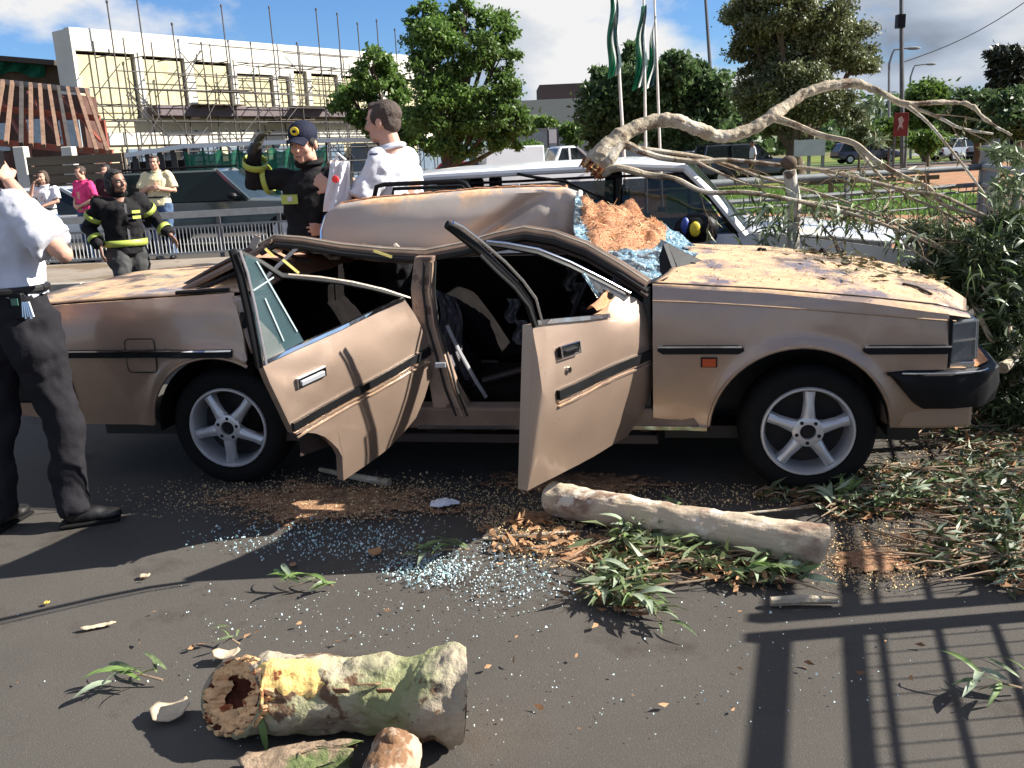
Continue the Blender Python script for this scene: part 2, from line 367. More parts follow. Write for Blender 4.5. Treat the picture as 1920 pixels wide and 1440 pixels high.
for i in range(40):
    mb = MB(); s0 = 6+i*1.0; bbox(mb, s0, s0+.18, zlow-.75, zlow-.6, -.1, -.017); mb.build('vent_hole', darkv, bld)
sc = thing('scaffolding', 'tall tube scaffolding standing along the front of the white building', 'scaffolding', tuple(BP(0, 0, 1.5)))
lev = [1.0+i*.74 for i in range(int((H_-.6)/.74))]
step = 1.55; nst = int(sE/step)+1
tops = [.9, 1.6, .2, -.6, 1.3, -.4, 1.5, -.2, 1.7, 1.6, 1.2, 1.5, 1.1, .6, .9]
for i in range(nst):
    for row, off in enumerate((.55, 1.75)):
        s_ = .8+i*step+(0.35 if row else 0)+random.uniform(-.12, .12); ht = H_+(tops[i % 15] if row else -random.uniform(.2, 3.0))
        lean = random.uniform(-.06, .06)
        MB().tube([BP(s_, 0, off), BP(s_+lean, ht, off)], .036, 6).build('standard', scafm, sc)
        if row:
            for z in lev[2::3]: MB().tube([BP(s_, z, off), BP(s_, z, .05)], .028, 6).build('transom', scafm, sc)
            MB().tube([BP(s_+lean, ht, off), BP(s_+lean, ht+.12, off)], .06, 6).build('coupler', scafm, sc)
for k, z in enumerate(lev):
    for off in (.55, 1.75):
        a = random.uniform(0, 2) if random.random() < .5 else random.uniform(3, 12)
        b = sE-random.uniform(0, 8)
        MB().tube([BP(a, z+random.uniform(-.08, .08), off+.06), BP(b, z+random.uniform(-.08, .08), off+.06)], .029, 6).build('ledger', scafm, sc)
for i in range(26):
    s_ = random.uniform(1, sE-4); z = random.choice(lev[:-3]); d_ = random.choice((-1, 1))
    MB().tube([BP(s_, z, 1.85), BP(s_+d_*random.uniform(1.2, 2.4), z+1.9, 1.85)], .026, 6).build('brace', scafm, sc)
for i in range(9):
    s_ = random.uniform(1, sE-5); z = random.choice(lev[1:-3]); mb = MB(); bbox(mb, s_, s_+random.uniform(1.8, 3), z+.05, z+.1, .6, 1.7); mb.build('platform_plank', mat('scaffold_plank', (.10, .08, .06), .8), sc)

# brown block with torn green netting left of it
bb = thing('low_brown_building', 'low dark brown roofed building with torn green netting at far left', 'building', (-38, 52, 0))
y0 = 52
p1, p2 = ony(-60, 110, y0), ony(122, 125, y0); q1, q2 = ony(-60, 158, y0), ony(135, 166, y0)
MB().prism([p1, p2, (p2.x, y0, 0), (p1.x, y0, 0)], (0, 6, 0)).build('wall', mat('brown_wall', (.10, .065, .04), .9, 0, .3, 1), bb)
MB().bar(p1+Vector((0, -.4, .1)), p2+Vector((0, -.4, .1)), 1.6, .25).build('roof_edge', mat('roof_edge', (.07, .055, .045), .8), bb)
mb = MB(); mb.grid(lambda u, v: ony(-40+u*125, 116+v*(24+6*math.sin(u*9)), y0-.25-.2*math.sin(u*21+v*3)), 24, 4); mb.build('torn_netting', netm, bb, smooth=True)
# tilted red steel frame with timber rafters
rf = thing('tilted_roof_frame', 'sloping red steel frame with bare timber rafters at the left edge', 'roof frame', (-22, 34, 0))
Y1, Y2 = 36, 32
def rp(t, v):  # t along, v 0 top .. 1 bottom
    a = ony(-30+t*(168+30), 150+t*21, Y1); b = ony(-60+t*(210+60), 262+t*24, Y2); return a.lerp(b, v)
MB().bar(rp(0, 0), rp(1, 0), .14, .2).build('top_beam', steel, rf)
for v in (.42, .96): MB().bar(rp(0, v)+Vector((0, .1, -.1)), rp(1, v)+Vector((0, .1, -.1)), .12, .22).build('purlin', rustred, rf)
for i in range(12):
    t = .02+i/11.5; MB().bar(rp(t, .01)+Vector((0, -.08, .05)), rp(t+.012*math.sin(i*2), 1.02)+Vector((0, -.08, .05)), .12, .14).build('rafter', woodm if i % 4 else scafm, rf)
for i in range(4):
    a = rp(i/3, .45); MB().bar((a.x, a.y+.25, 0), a+Vector((0, .25, -.1)), .16, .16).build('column', rustred, rf)
for i in range(3):
    a = rp(.05+i*.3, .12); MB().bar(a+Vector((0, .5, 0)), rp(.3+i*.3, .85)+Vector((0, .5, 0)), .09, .09).build('cross_brace', rustred, rf)
sb = thing('site_shed', 'shadowed block wall and broken openings under the sloping red frame', 'shed', (-23, 38, 0))
a, b = ony(-60, 170, 39), ony(150, 178, 39)
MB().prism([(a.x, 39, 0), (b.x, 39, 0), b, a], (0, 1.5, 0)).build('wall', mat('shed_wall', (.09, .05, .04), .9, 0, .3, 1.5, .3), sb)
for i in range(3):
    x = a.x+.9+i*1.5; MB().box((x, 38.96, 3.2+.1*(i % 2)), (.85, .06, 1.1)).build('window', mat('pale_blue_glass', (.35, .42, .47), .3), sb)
# white columns and hoarding
for i, (px, t, b_) in enumerate(((38, 275, 345), (128, 275, 345))):
    P = ony(px, t, 24); o = MB().box((P.x, 24, P.z/2), (.28, .28, P.z)).build('concrete_column', whitec, bevel=.02)
    tag(o, ['white concrete column left of the brown hoarding', 'white concrete column behind the brown hoarding under the red frame'][i], 'column')
hd = thing('hoarding', 'brown horizontal-board hoarding fence behind the bystanders', 'hoarding', (-12, 22, 0))
a, b = ony(50, 290, 22), ony(228, 291, 22); hz = (a.z+b.z)/2
nb = 9
for i in range(nb):
    z0 = .05+i*(hz-.05)/nb; MB().box(((a.x+b.x)/2, 22+(.012 if i % 2 else 0), z0+(hz-.05)/nb/2), (b.x-a.x, .04, (hz-.05)/nb-.02)).build('board', hoardm, hd)
for i in range(4): MB().box((a.x+(b.x-a.x)*i/3, 22.08, hz/2), (.09, .1, hz)).build('post', scafm, hd)
# green shade net shelter
ns = thing('green_net_shelter', 'long low shelter hung with torn green shade netting and a white top beam', 'shelter', (-8, 24, 0))
a, b, c_, d_ = ony(226, 293, 24), ony(345, 274, 24), ony(610, 263, 24), ony(700, 262, 24)
for p_, q_ in ((a, b), (b, c_), (c_, d_)): MB().bar(p_, q_, .1, .11).build('top_beam', whitep, ns)
for i in range(9):
    P = b.lerp(c_, i/8); MB().tube([(P.x, 24.05, 0), (P.x, 24.05, P.z)], .03, 6).build('post', scafm, ns)
def netp(u, v):
    P = b.lerp(c_, u); sag = .12*abs(math.sin(u*math.pi*8))
    return Vector((P.x, 23.93+.05*math.sin(u*50+v*4)+.04*math.sin(u*17), (P.z-.12-sag)*(1-v)+.35*v))
MB().grid(netp, 80, 8).build('net', netm, ns, smooth=True)
for i in range(6):
    P = a.lerp(b, i/5); MB().bar((P.x, 24.1, .2), (P.x, 24.1, P.z), .12, .12).build('stud', scafm, ns)
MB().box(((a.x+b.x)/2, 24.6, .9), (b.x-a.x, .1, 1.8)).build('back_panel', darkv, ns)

# ---------------- distant office and walls ----------------
of = thing('office_block', 'distant dark brown office block with banded windows between the trees', 'building', (8, 120, 0))
p_ = ony(1017, 163, 120); q_ = ony(1120, 160, 120)
brn = mat('brown_facade', (.075, .055, .055), .8, 0, .1, .2); x0, x1, zt = p_.x, q_.x+10, p_.z
for i, z in enumerate((zt, zt-3.6, zt-7.2)):
    MB().box(((x0+x1)/2+(0 if i < 2 else 1), 122, z-.9), (x1-x0+(1 if i == 0 else 0), 10, 1.9)).build('spandrel', brn, of)
    for k in range(14):
        xx = x0+1.2+k*1.45
        if xx < x1-1: MB().box((xx, 117.6, z-2.72), (1.2, .3, 1.7)).build('window', mat('office_window', (.05, .065, .085), .12), of)
MB().box(((x0+x1)/2+1.2, 123, (zt-1)/2), (x1-x0-2.5, 9, zt-1.2)).build('core_wall', mat('office_core', (.13, .11, .10), .8), of)
MB().box((x0+5, 116, 4), (18, 3, 8)).build('annex_wall', mat('pale_render', (.36, .35, .33), .85), of)
gw = thing('garden_wall', 'pale grey boundary wall behind the parked cars', 'wall', (4, 60, 0))
p_ = ony(1000, 245, 60); MB().box((p_.x+3, 60, p_.z/2), (8, .3, p_.z)).build('wall_panel', mat('grey_render', (.33, .33, .32), .85, 0, .1, 1), gw)
MB().box((p_.x+3, 60, p_.z+.06), (8.1, .4, .12)).build('coping', kerbm, gw)
sgn = thing('notice_board', 'white notice board on two dark posts behind the parked cars', 'sign', tuple(ony(1037, 300, 40)))
p_, q_ = ony(1029, 243, 40), ony(1044, 268, 40)
MB().box(((p_.x+q_.x)/2, 40, (p_.z+q_.z)/2), (q_.x-p_.x, .04, p_.z-q_.z)).build('board', whitep, sgn)
for x in (p_.x-.05, q_.x+.05): MB().tube([(x, 40.03, 0), (x, 40.03, p_.z+.1)], .05, 6).build('post', darksteel, sgn)

# ---------------- trees ----------------
def tree(label, Y, blobs, n, leafmt, ls, trunk=None, tr=.15, ncl=30, spread=.2, cat='tree', barkmt=None, name='tree', group=None, depthk=1.0, shell=.75):
    bl = []
    for (px, py, rx, ry) in blobs:
        c = ony(px, py, Y+random.uniform(-.05, .05)*Y*.5); k = Y/FPX*.90; bl.append((c, (rx*k, min(rx, ry)*k*depthk, ry*k)))
    if trunk is None: trunk = blobs[0][0]
    b0 = ony(trunk, 300, Y); b0.z = 0
    t = thing(name, label, cat, tuple(b0), group)
    pts = clumpy(n, bl, ncl, spread, shell); d = unit(RNG.normal(size=(len(pts), 3))+np.array([0, 0, -.35]))
    np_mesh('crown', leaf_quads(pts, d, RNG.uniform(.7, 1.3, len(pts))*ls, RNG.uniform(.45, .7, len(pts))*ls), 4, leafmt, t, kind='stuff')
    top = max(c.z for c, r in bl); lowz = min(c.z-r[2] for c, r in bl); sp = b0+Vector((0, 0, max(.6, lowz*.8)))
    tb = MB(); mid = sum((c for c, r in bl), Vector())/len(bl)
    tb.tube([b0, b0+(sp-b0)*.5+Vector((tr*.5, 0, 0)), sp, sp.lerp(mid, .5), mid], [tr*1.25, tr, tr*.9, tr*.6, tr*.35], 10); tb.build('trunk', barkmt or barkd, t, smooth=True)
    for c, r in bl:
        e_ = c+Vector((0, 0, r[2]*.35)); k1 = sp.lerp(c, .45)+Vector((random.uniform(-.1, .1), random.uniform(-.1, .1), -.1*(c-sp).length*.5))
        MB().tube([sp, k1, c, e_], [tr*.5, tr*.33, tr*.2, tr*.06], 7).build('limb', barkmt or barkd, t, smooth=True)
        for _ in range(3):
            q = c+Vector((random.uniform(-.8, .8)*r[0], random.uniform(-.5, .5)*r[1], random.uniform(-.6, .8)*r[2]))
            MB().tube([k1.lerp(c, .5), (c+q)/2, q], [tr*.18, tr*.1, tr*.03], 5).build('branch', barkmt or barkd, t)
    return t
tree('bushy green tree with two lower crowns left of the tall one', 23, [(700, 130, 34, 40), (728, 165, 40, 45), (665, 190, 48, 38), (720, 225, 60, 38), (790, 250, 60, 40)], 14000, lf_b, .12, 745, .13, 24, .16)
tree('tall green tree with an uneven lobed crown behind the white-shirted man', 21,
     [(793, 30, 30, 34), (818, 70, 52, 45), (870, 25, 26, 28), (925, 55, 42, 36), (880, 85, 55, 40), (810, 130, 48, 40), (930, 110, 48, 30), (870, 165, 60, 45), (820, 215, 60, 50), (940, 175, 42, 35), (930, 225, 60, 40), (880, 260, 75, 36), (965, 260, 40, 26)],
     40000, lf_b, .10, 836, .16, 22, .19, shell=.9)
tree('dark ragged tree behind the first flagpole', 42, [(1125, 135, 18, 26), (1130, 200, 45, 45), (1185, 110, 20, 28), (1180, 170, 42, 50), (1150, 250, 60, 34)], 16000, lf_d, .28, 1150, .2)
tree('broad dark green tree behind the second and third flagpoles', 40, [(1262, 130, 40, 32), (1300, 125, 22, 22), (1250, 185, 55, 50), (1325, 180, 48, 50), (1290, 240, 75, 36), (1230, 250, 50, 30)], 22000, lf_d, .27, 1290, .22)
tree('huge olive eucalyptus rising above the fallen branch', 34, [(1400, 35, 45, 45), (1460, 10, 70, 50), (1540, 20, 60, 50), (1415, 100, 50, 40), (1490, 90, 80, 60), (1580, 85, 62, 48), (1610, 110, 40, 34), (1430, 175, 50, 45), (1500, 165, 80, 55), (1560, 205, 62, 34), (1440, 225, 50, 34), (1480, 250, 50, 26)], 80000, lf_e, .14, 1487, .3, 34, .19)
tree('small round tree right of the street lamps', 60, [(1735, 180, 38, 30), (1725, 215, 50, 30), (1780, 220, 30, 24)], 9000, lf_l, .32, 1735, .2)
tree('black pine with drooping layered arms at the right edge', 55, [(1890, 110, 40, 22), (1905, 140, 55, 26), (1870, 160, 30, 14), (1915, 175, 40, 30)], 12000, lf_k, .3, 1905, .35)
tree('dark round bush tree below the pine', 50, [(1830, 190, 40, 26), (1815, 225, 45, 28), (1850, 240, 40, 22)], 10000, lf_d, .28, 1830, .2)
tree('mid green tree at the right edge above the far cars', 45, [(1900, 205, 45, 34), (1900, 235, 60, 26)], 11000, lf_d, .26, 1905, .2)
for i, (x, y, rx, ry, l) in enumerate(((985, 285, 26, 20, 'low leafy bush at the foot of the tall lobed tree'), (1020, 235, 22, 20, 'small yellow-green shrub in front of the office block'), (1075, 250, 22, 22, 'small green shrub beside the notice board'),
                                       (1665, 250, 45, 22, 'pale green sapling below the red sign'), (1740, 265, 42, 22, 'feathery light green shrub near the far road'), (1610, 250, 22, 18, 'thin shrub left of the red sign'))):
    tree(l, (26, 70, 55, 45, 30, 40)[i], [(x, y, rx, ry)], 3500, (lf_b, lf_l, lf_l, lf_l, lf_l, lf_g)[i], (.14, .3, .26, .24, .16, .2)[i], tr=.05, cat='shrub', name='shrub', ncl=16, spread=.25)
wd = [(Vector((x, 150+20*math.sin(x), 3)), (9, 6, 5.5+2*math.sin(x*.7))) for x in range(-110, 190, 7)]
pts = clumpy(26000, wd, 40, .25); np_mesh('distant_wood', leaf_quads(pts, unit(RNG.normal(size=(len(pts), 3))), RNG.uniform(1.2, 2.0, len(pts)), RNG.uniform(.8, 1.2, len(pts))), 4, lf_d, kind='stuff', label='distant band of dark trees along the horizon', cat='wood')

# ---------------- flags, poles, lamps ----------------
def pole_between(px1, py1, px2, py2, Y, r1, r2, extend=0):
    a = ony(px1, py1, Y); b = ony(px2, py2, Y); d = (b-a); base = a+d*(-a.z/d.z) if abs(d.z) > 1e-6 else a; b = b+d.normalized()*extend; return base, b
def flag(label, pxs, Y, fpx, g):
    base, tp = pole_between(*pxs, Y, .05, .03, 2.0)
    t = thing('flagpole', label, 'flagpole', tuple(base), 'flagpoles in front of the trees')
    MB().tube([base, base.lerp(tp, .5), tp], [.038, .03, .02], 8).build('pole', mat('pale_pole', (.62, .60, .56), .5), t, smooth=True)
    MB().tube([base, base+Vector((0, 0, .12))], .12, 10).build('base_collar', darksteel, t)
    (x0t, y0t, x1t, y1t), (x0b, y0b, x1b, y1b) = fpx
    fl = thing('flag', label.replace('tall pale flagpole', 'green and white furled flag').replace('carrying a', 'with its'), 'flag', tuple(base)); fl['group'] = 'hanging green and white flags'
    def fp(u, v, o=0.0):
        px = (x0t+(x1t-x0t)*u)*(1-v)+(x0b+(x1b-x0b)*u)*v+4*math.sin(v*9+g)*(.3+.7*(1-abs(u-.5))); py = (y0t+(y1t-y0t)*u)*(1-v)+(y0b+(y1b-y0b)*u)*v
        return ony(px, py, Y+.16*math.sin(u*9+v*5+g)+o)
    MB().grid(lambda u, v: fp(u*.48, v), 10, 22).build('green_cloth', mat('flag_green', (.015, .17, .085), .7, 0, .35, 4, .1, translucent=.3), fl, smooth=True)
    MB().grid(lambda u, v: fp(.48+u*.16, v), 5, 22).build('white_stripe', mat('flag_white', (.75, .78, .76), .7, 0, .1, 4, .1, translucent=.3), fl, smooth=True)
    MB().grid(lambda u, v: fp(.64+u*.36, v), 8, 22).build('dark_cloth', mat('flag_dark', (.02, .05, .06), .7, 0, .35, 4, .1, translucent=.25), fl, smooth=True)
flag('leftmost tall pale flagpole carrying a long narrow flag', (1160, 120, 1153, 0), 19, ((1143, -12, 1156, -12), (1138, 148, 1164, 138)), 0.0)
flag('middle tall pale flagpole carrying a flag down to its knee', (1209, 160, 1207, 5), 21, ((1200, 12, 1210, 8), (1186, 172, 1212, 158)), 1.2)
flag('rightmost pale flagpole carrying a wide hanging flag', (1233, 160, 1228, 25), 23, ((1228, 30, 1226, 30), (1205, 172, 1230, 160)), 2.1)
def mast(label, px1, py1, px2, py2, Y, r, cat='pole', name='tall_mast', mt=None, ext=2, box=None):
    base, tp = pole_between(px1, py1, px2, py2, Y, r, r, ext); t = thing(name, label, cat, tuple(base))
    MB().tube([base, tp], [r, r*.6], 8).build('pole', mt or darksteel, t, smooth=True)
    MB().tube([base, base+Vector((0, 0, .3))], r*1.7, 8).build('base', mt or darksteel, t)
    if box: P = ony(box[0], box[1], Y); MB().box((P.x, P.y, P.z), (.3, .3, .5)).build('junction_box', plast, t)
mast('thin dark mast rising behind the trees right of the flags', 1332, 133, 1323, 0, 60, .14)
mast('dark utility pole rising straight beside the red sign', 1692, 290, 1690, 0, 38, .11, 'pole', 'utility_pole', None, 3, (1688, 40))
def lamp(label, px, pyb, pyt, ax, ay, Y):
    base, tp = pole_between(px, pyb, px, pyt, Y, .1, .05); t = thing('street_lamp', label, 'street lamp', tuple(base), 'street lamps along the far road')
    e_ = ony(ax, ay, Y); k = Vector((tp.x+(e_.x-tp.x)*.25, Y, e_.z-.1*(e_.x-tp.x)))
    MB().tube([base, tp, tp.lerp(k, .6)+Vector((0, 0, .15)), k+Vector((0, 0, .05)), e_], [.1, .07, .06, .055, .05], 8).build('pole', steel, t, smooth=True)
    MB().ell(e_+Vector((.3, 0, -.02)), (.45, .16, .1), 10).build('lamp_head', steel, t, smooth=True)
lamp('nearer curved street lamp left of the utility pole', 1667, 240, 120, 1703, 90, 55)
lamp('further curved street lamp right of the utility pole', 1707, 250, 145, 1738, 120, 70)
lamp('smallest far street lamp over the road', 1652, 240, 180, 1672, 172, 110)
wa, wb_ = ony(1990, -45, 60), ony(1690, 118, 60)
tag(MB().tube([wa.lerp(wb_, i/10)-Vector((0, 0, 1.2*math.sin(math.pi*i/10)*.5)) for i in range(11)], .03, 5).build('overhead_wire', darksteel), 'thin overhead wire sagging across the sky at upper right', 'wire')
rs = thing('red_sign', 'red sign board with pale emblem fixed below the utility pole', 'sign', tuple(ony(1690, 300, 36)))
p_, q_ = ony(1677, 212, 36), ony(1701, 255, 36)
MB().box(((p_.x+q_.x)/2, 36, (p_.z+q_.z)/2), (q_.x-p_.x, .08, p_.z-q_.z)).build('board', mat('sign_red', (.16, .03, .028), .8, 0, .3, 4), rs, bevel=.01)
P = ony(1689, 232, 35.93); MB().prism([P+Vector((x, 0, z)) for x, z in ((-.12, .2), (.02, .28), (.12, .12), (.05, 0), (.1, -.2), (-.02, -.1), (-.12, -.26), (-.06, 0))], (0, .02, 0)).build('emblem', mat('sign_pale', (.4, .3, .28), .8), rs)
for px in (1677, 1700): P = ony(px, 258, 36.06); MB().tube([(P.x, 36.06, 0), (P.x, 36.06, P.z+.3)], .05, 6).build('post', darksteel, rs)
wbd = thing('grey_sign_board', 'long pale grey sign wall standing on the far lawn', 'sign', tuple(ony(1518, 300, 32)))
p_, q_ = ony(1490, 263, 32), ony(1546, 291, 32)
MB().box(((p_.x+q_.x)/2, 32, (p_.z+q_.z)/2), (q_.x-p_.x, .1, p_.z-q_.z)).build('panel', mat('grey_panel', (.42, .43, .44), .7, 0, .12, 3), wbd)
for px in (1492, 1518, 1544): P = ony(px, 262, 32.1); MB().box((P.x, 32.1, P.z/2), (.1, .08, P.z)).build('post', steel, wbd)
bg_ = thing('timber_barrier', 'low horizontal timber barrier rail along the far lawn', 'barrier', tuple(ony(1620, 300, 26)))
for px in (1480, 1560, 1640, 1740): P = ony(px, 300, 26); MB().box((P.x, 26, .2), (.12, .12, .4)).build('post', woodm, bg_)
a, b = ony(1470, 300, 26), ony(1760, 296, 26); MB().bar((a.x, 25.9, .42), (b.x, 25.9, .42), .06, .12).build('rail', mat('dark_timber', (.1, .07, .05), .8), bg_)

# ---------------- railing on the left ----------------
rl = thing('steel_railing', 'low grey steel railing with upright bars along the pavement', 'railing', (-6, 15.3, 0))
a = ony(60, 480, 15.0); b = ony(640, 480, 15.9); a.z = b.z = 0
def rr(t, z, o=0): P = a.lerp(b, t); return Vector((P.x, P.y-o, z))
MB().bar(rr(0, .80, .04), rr(1, .80, .04), .05, .11).build('guard_beam', steel, rl)
for z in (.16, .60): MB().bar(rr(0, z), rr(1, z), .035, .035).build('rail', steel, rl)
nbar = 84
for i in range(nbar): t = (i+.5)/nbar; MB().tube([rr(t, .16), rr(t, .60)], .009, 5, False).build('bar', mat('white_bar', (.55, .55, .53), .5), rl)
for i in range(6): t = i/5; MB().bar(rr(t, .0, -.03), rr(t, .80, -.03), .06, .06).build('post', darksteel, rl)

# ---------------- fence on the right: back run, corner, and run toward the viewer ----------------
FA = Vector((4.72, 9.1, 0)); FDn = Vector((-math.sin(R(18.5)), -math.cos(R(18.5)), 0)); FB = FA+FDn*6.62  # gate posts here
FBk = Vector((1.6, 7.9, 0))
def fence(label, P, Q, mt_mesh, wires=True, sp=.075, posts=3, h=1.2, dbl=False, pw=.028):
    t = thing('mesh_fence', label, 'fence', tuple(P)); L = (Q-P).length; d = (Q-P)/L; n_ = Vector((-d.y, d.x, 0))
    Z = lambda s, z, o=0: P+d*s+n_*o+Vector((0, 0, z))
    MB().tube([Z(0, h), Z(L, h)], .032, 10).build('top_rail', mt_mesh, t, smooth=True)
    MB().tube([Z(0, h-.17), Z(L, h-.17)], .022, 8).build('second_rail', mt_mesh, t, smooth=True)
    MB().tube([Z(0, .1), Z(L, .1)], .02, 8).build('bottom_rail', mt_mesh, t, smooth=True)
    for i in range(posts): s = L*i/(posts-1); MB().obox(Z(s, (h+.05)/2), d*pw, n_*pw, Vector((0, 0, (h+.05)/2))).build('post', mt_mesh, t)
    k = int(L/sp); src = None
    for i in range(1, k):
        s = L*i/k
        if src is None: src = MB().tube([Z(0, .1), Z(0, h-.17)], .0042, 4, False).build('upright_wire', mt_mesh, t)
        else: o = src.copy(); COL.objects.link(o); src_off = d*(s-s0_); o.location = src_off
        if i == 1: s0_ = 0.0; src.location = d*s
    z = .22
    for i in range(7):
        MB().tube([Z(0, z), Z(L, z)], .0095, 5, False).build('cross_wire', mt_mesh, t); z += .125
    return t
fence('grey welded mesh fence behind the white estate car, running to the corner post', FBk, FA, mat('shaded_fence_steel', (.10, .11, .115), .7, .1, .2, 9, .05), sp=.1, posts=3, pw=.018)  # back run uses darker steel: its shade is painted into the colour
fence('grey welded mesh fence running from the corner post toward the viewer at the right edge', FA, FB, steel, posts=5)
fence('second panel of the near mesh fence just outside the right edge of view', FB+FDn*.13, FB+FDn*3.4, steel, posts=3)
cp = MB(); cp.obox(FA+Vector((.05, -.02, .7)), Vector((.07, 0, 0)), Vector((0, .07, 0)), Vector((0, 0, .7))); tag(cp.build('corner_post', steel, bevel=.008), 'thick square grey corner post where the mesh fences meet', 'post')
# ================= the crushed car =================
CO, CF, CN = Vector((-1.38513, 4.17727, 0)), Vector((.98464, -.17460, 0)), Vector((-.17460, -.98464, 0))
def c(u, o, w): return CO+CF*u+CN*o+Vector((0, 0, w))
def toc(P): d = P-CO; return d.dot(CF), d.dot(CN), P.z
def SP(px, py, o=0.0): return onp(px, py, CO+CN*o, CN)
def SC(px, py, o=0.0): u, _, w_ = toc(SP(px, py, o)); return u, w_
paint = mat('champagne_metallic_paint', (.385, .28, .215), .42, .72, .06, 3, .02, 30, coat=.7, spots=(.33, .235, .18), spot_scale=1.1, spot_thr=.5, spot_soft=.25, updirt=(.50, .325, .19), updirt_thr=.425, spots2=(.24, .15, .10), spot2_scale=34, spot2_thr=.665)
paint_in = mat('primer_edge_paint', (.17, .115, .085), .6, .1, .25, 6, .1, spots=(.08, .05, .04), spot_scale=5, spot_thr=.55, spot_soft=.2)
rooftin = mat('roof_underside_paint', (.36, .31, .275), .58, .15, .10, 1.6, .03, 20, coat=.2, spots=(.33, .28, .25), spot_scale=1.6, spot_thr=.52, spot_soft=.2, updirt=(.60, .36, .2), updirt_thr=.5)
trimd = mat('dark_interior_cloth', (.008, .007, .007), .9, 0, .3, 10, .3, spec=.03)
trimr = mat('brown_interior_plastic', (.028, .015, .013), .6, 0, .3, 6, .2)
rubbers = mat('rubber_seal', (.008, .008, .008), .5, 0, .2, 8, .1)
dustm = mat('sawdust', (.50, .25, .14), .97, 0, .28, 9, .7, 60, spots=(.42, .17, .07), spot_scale=14, spot_thr=.55)
sawpale = mat('pale_wood_chip', (.62, .46, .26), .9, 0, .25, 30, .2)
glassb = mat('shattered_blue_glass', (.16, .30, .40), .15, 0, .6, 30, .9, 120, spots=(.60, .72, .78), spot_scale=60, spot_thr=.54, spots2=(.025, .04, .055), spot2_scale=7, spot2_thr=.50)
quarterglass = mat('pale_quarter_glass', (.10, .17, .19), .04, 0, .2, 2, .02, alpha=.38)
CAR = thing('crushed_sedan', 'champagne metallic sedan with crushed peeled-up roof and both near doors hanging open', 'car', tuple(c(1.3, -.8, 0)))

def scan(outline, fn, th=.04, rows=10, extra=(), thfn=None):
    """outline: closed polygon (s,w). fn(s,w,o)->3D. solid curved sheet panel."""
    ss = sorted(set([round(p[0], 4) for p in outline]+[round(e, 4) for e in extra])); S_ = []
    for a, b in zip(ss[:-1], ss[1:]):
        k = max(1, int((b-a)/.045)); S_ += [a+(b-a)*i/k for i in range(k)]
    S_.append(ss[-1]); cols = []; n = len(outline)
    for s in S_:
        ws = []
        for i in range(n):
            (s0, w0), (s1, w1) = outline[i], outline[(i+1) % n]
            if abs(s1-s0) < 1e-5:
                if abs(s-s0) < 2e-4: ws += [w0, w1]
            elif min(s0, s1)-1e-4 <= s <= max(s0, s1)+1e-4: ws.append(w0+(w1-w0)*min(1, max(0, (s-s0)/(s1-s0))))
        cols.append((s, min(ws), max(ws)))
    mb = MB(); R_ = rows+1
    for sgn in (0, 1):
        for (s, lo, hi) in cols:
            for j in range(R_): mb.v.append(fn(s, lo+(hi-lo)*j/rows, -th*sgn))
    K = len(cols); off = K*R_
    for i in range(K-1):
        for j in range(rows):
            a = i*R_+j; mb.f.append((a, a+R_, a+R_+1, a+1)); a += off; mb.f.append((a, a+1, a+R_+1, a+R_))
        for j in (0, rows): a = i*R_+j; mb.f.append((a, a+off, a+off+R_, a+R_))
    for i in (0, K-1):
        for j in range(rows): a = i*R_+j; mb.f.append((a, a+1, a+off+1, a+off))
    return mb
def bulge(w_): return .04*math.sin(math.pi*min(1, max(0, (w_-.26)/(.98-.26))))-.05*max(0, (w_-.86))/.1*.3
def dent(P, amp=.004, sc=3.): return amp*noise.noise(P*sc)
def side(s, w_, o=0.0):
    fl = 0
    for ac in (2.65, -.01):
        r_ = math.hypot(s-ac, w_-.3); fl += .022*math.exp(-((r_-.37)/.035)**2)
    nose = -.35*max(0, s-3.05)**2
    return c(s, o+bulge(w_)+fl+nose+dent(Vector((s, 0, w_)), .010, 3.5)+dent(Vector((s, 3, w_)), .003, 11)-.03, w_)
def arc(cx_, cz, r_, a0, a1, n=16): return [(cx_+r_*math.cos(R(a0+(a1-a0)*i/n)), cz+r_*math.sin(R(a0+(a1-a0)*i/n))) for i in range(n+1)]
# front fender
fo = [(2.03, .315), (2.262, .315)]+arc(2.645, .30, .378, 177, 3)+[(3.03, .325), (3.245, .33), (3.30, .42), (3.30, .578), (3.226, .58), (3.224, .80), (2.9, .853), (2.5, .90), (2.15, .925), (2.03, .935)]
scan(fo, side, .012, 12).build('front_fender', paint, CAR, smooth=True)
cr = [(2.03+i*1.22/12, .876-(i/12)**1.3*.105) for i in range(13)]
mb = MB(); mb.tube([side(s, w_+.0, .0025) for s, w_ in cr], .004, 6); mb.build('shoulder_crease', paint, CAR, smooth=True)
# rear quarter
ro = [(-1.1, .36), (-.75, .31), (-.37, .31)]+arc(-.01, .30, .352, 178, 62)+[(.17, .64), (.15, .78), (.11, .945), (-.3, .925), (-.77, .905), (-1.1, .88)]
scan(ro, side, .012, 12).build('rear_quarter', paint, CAR, smooth=True)
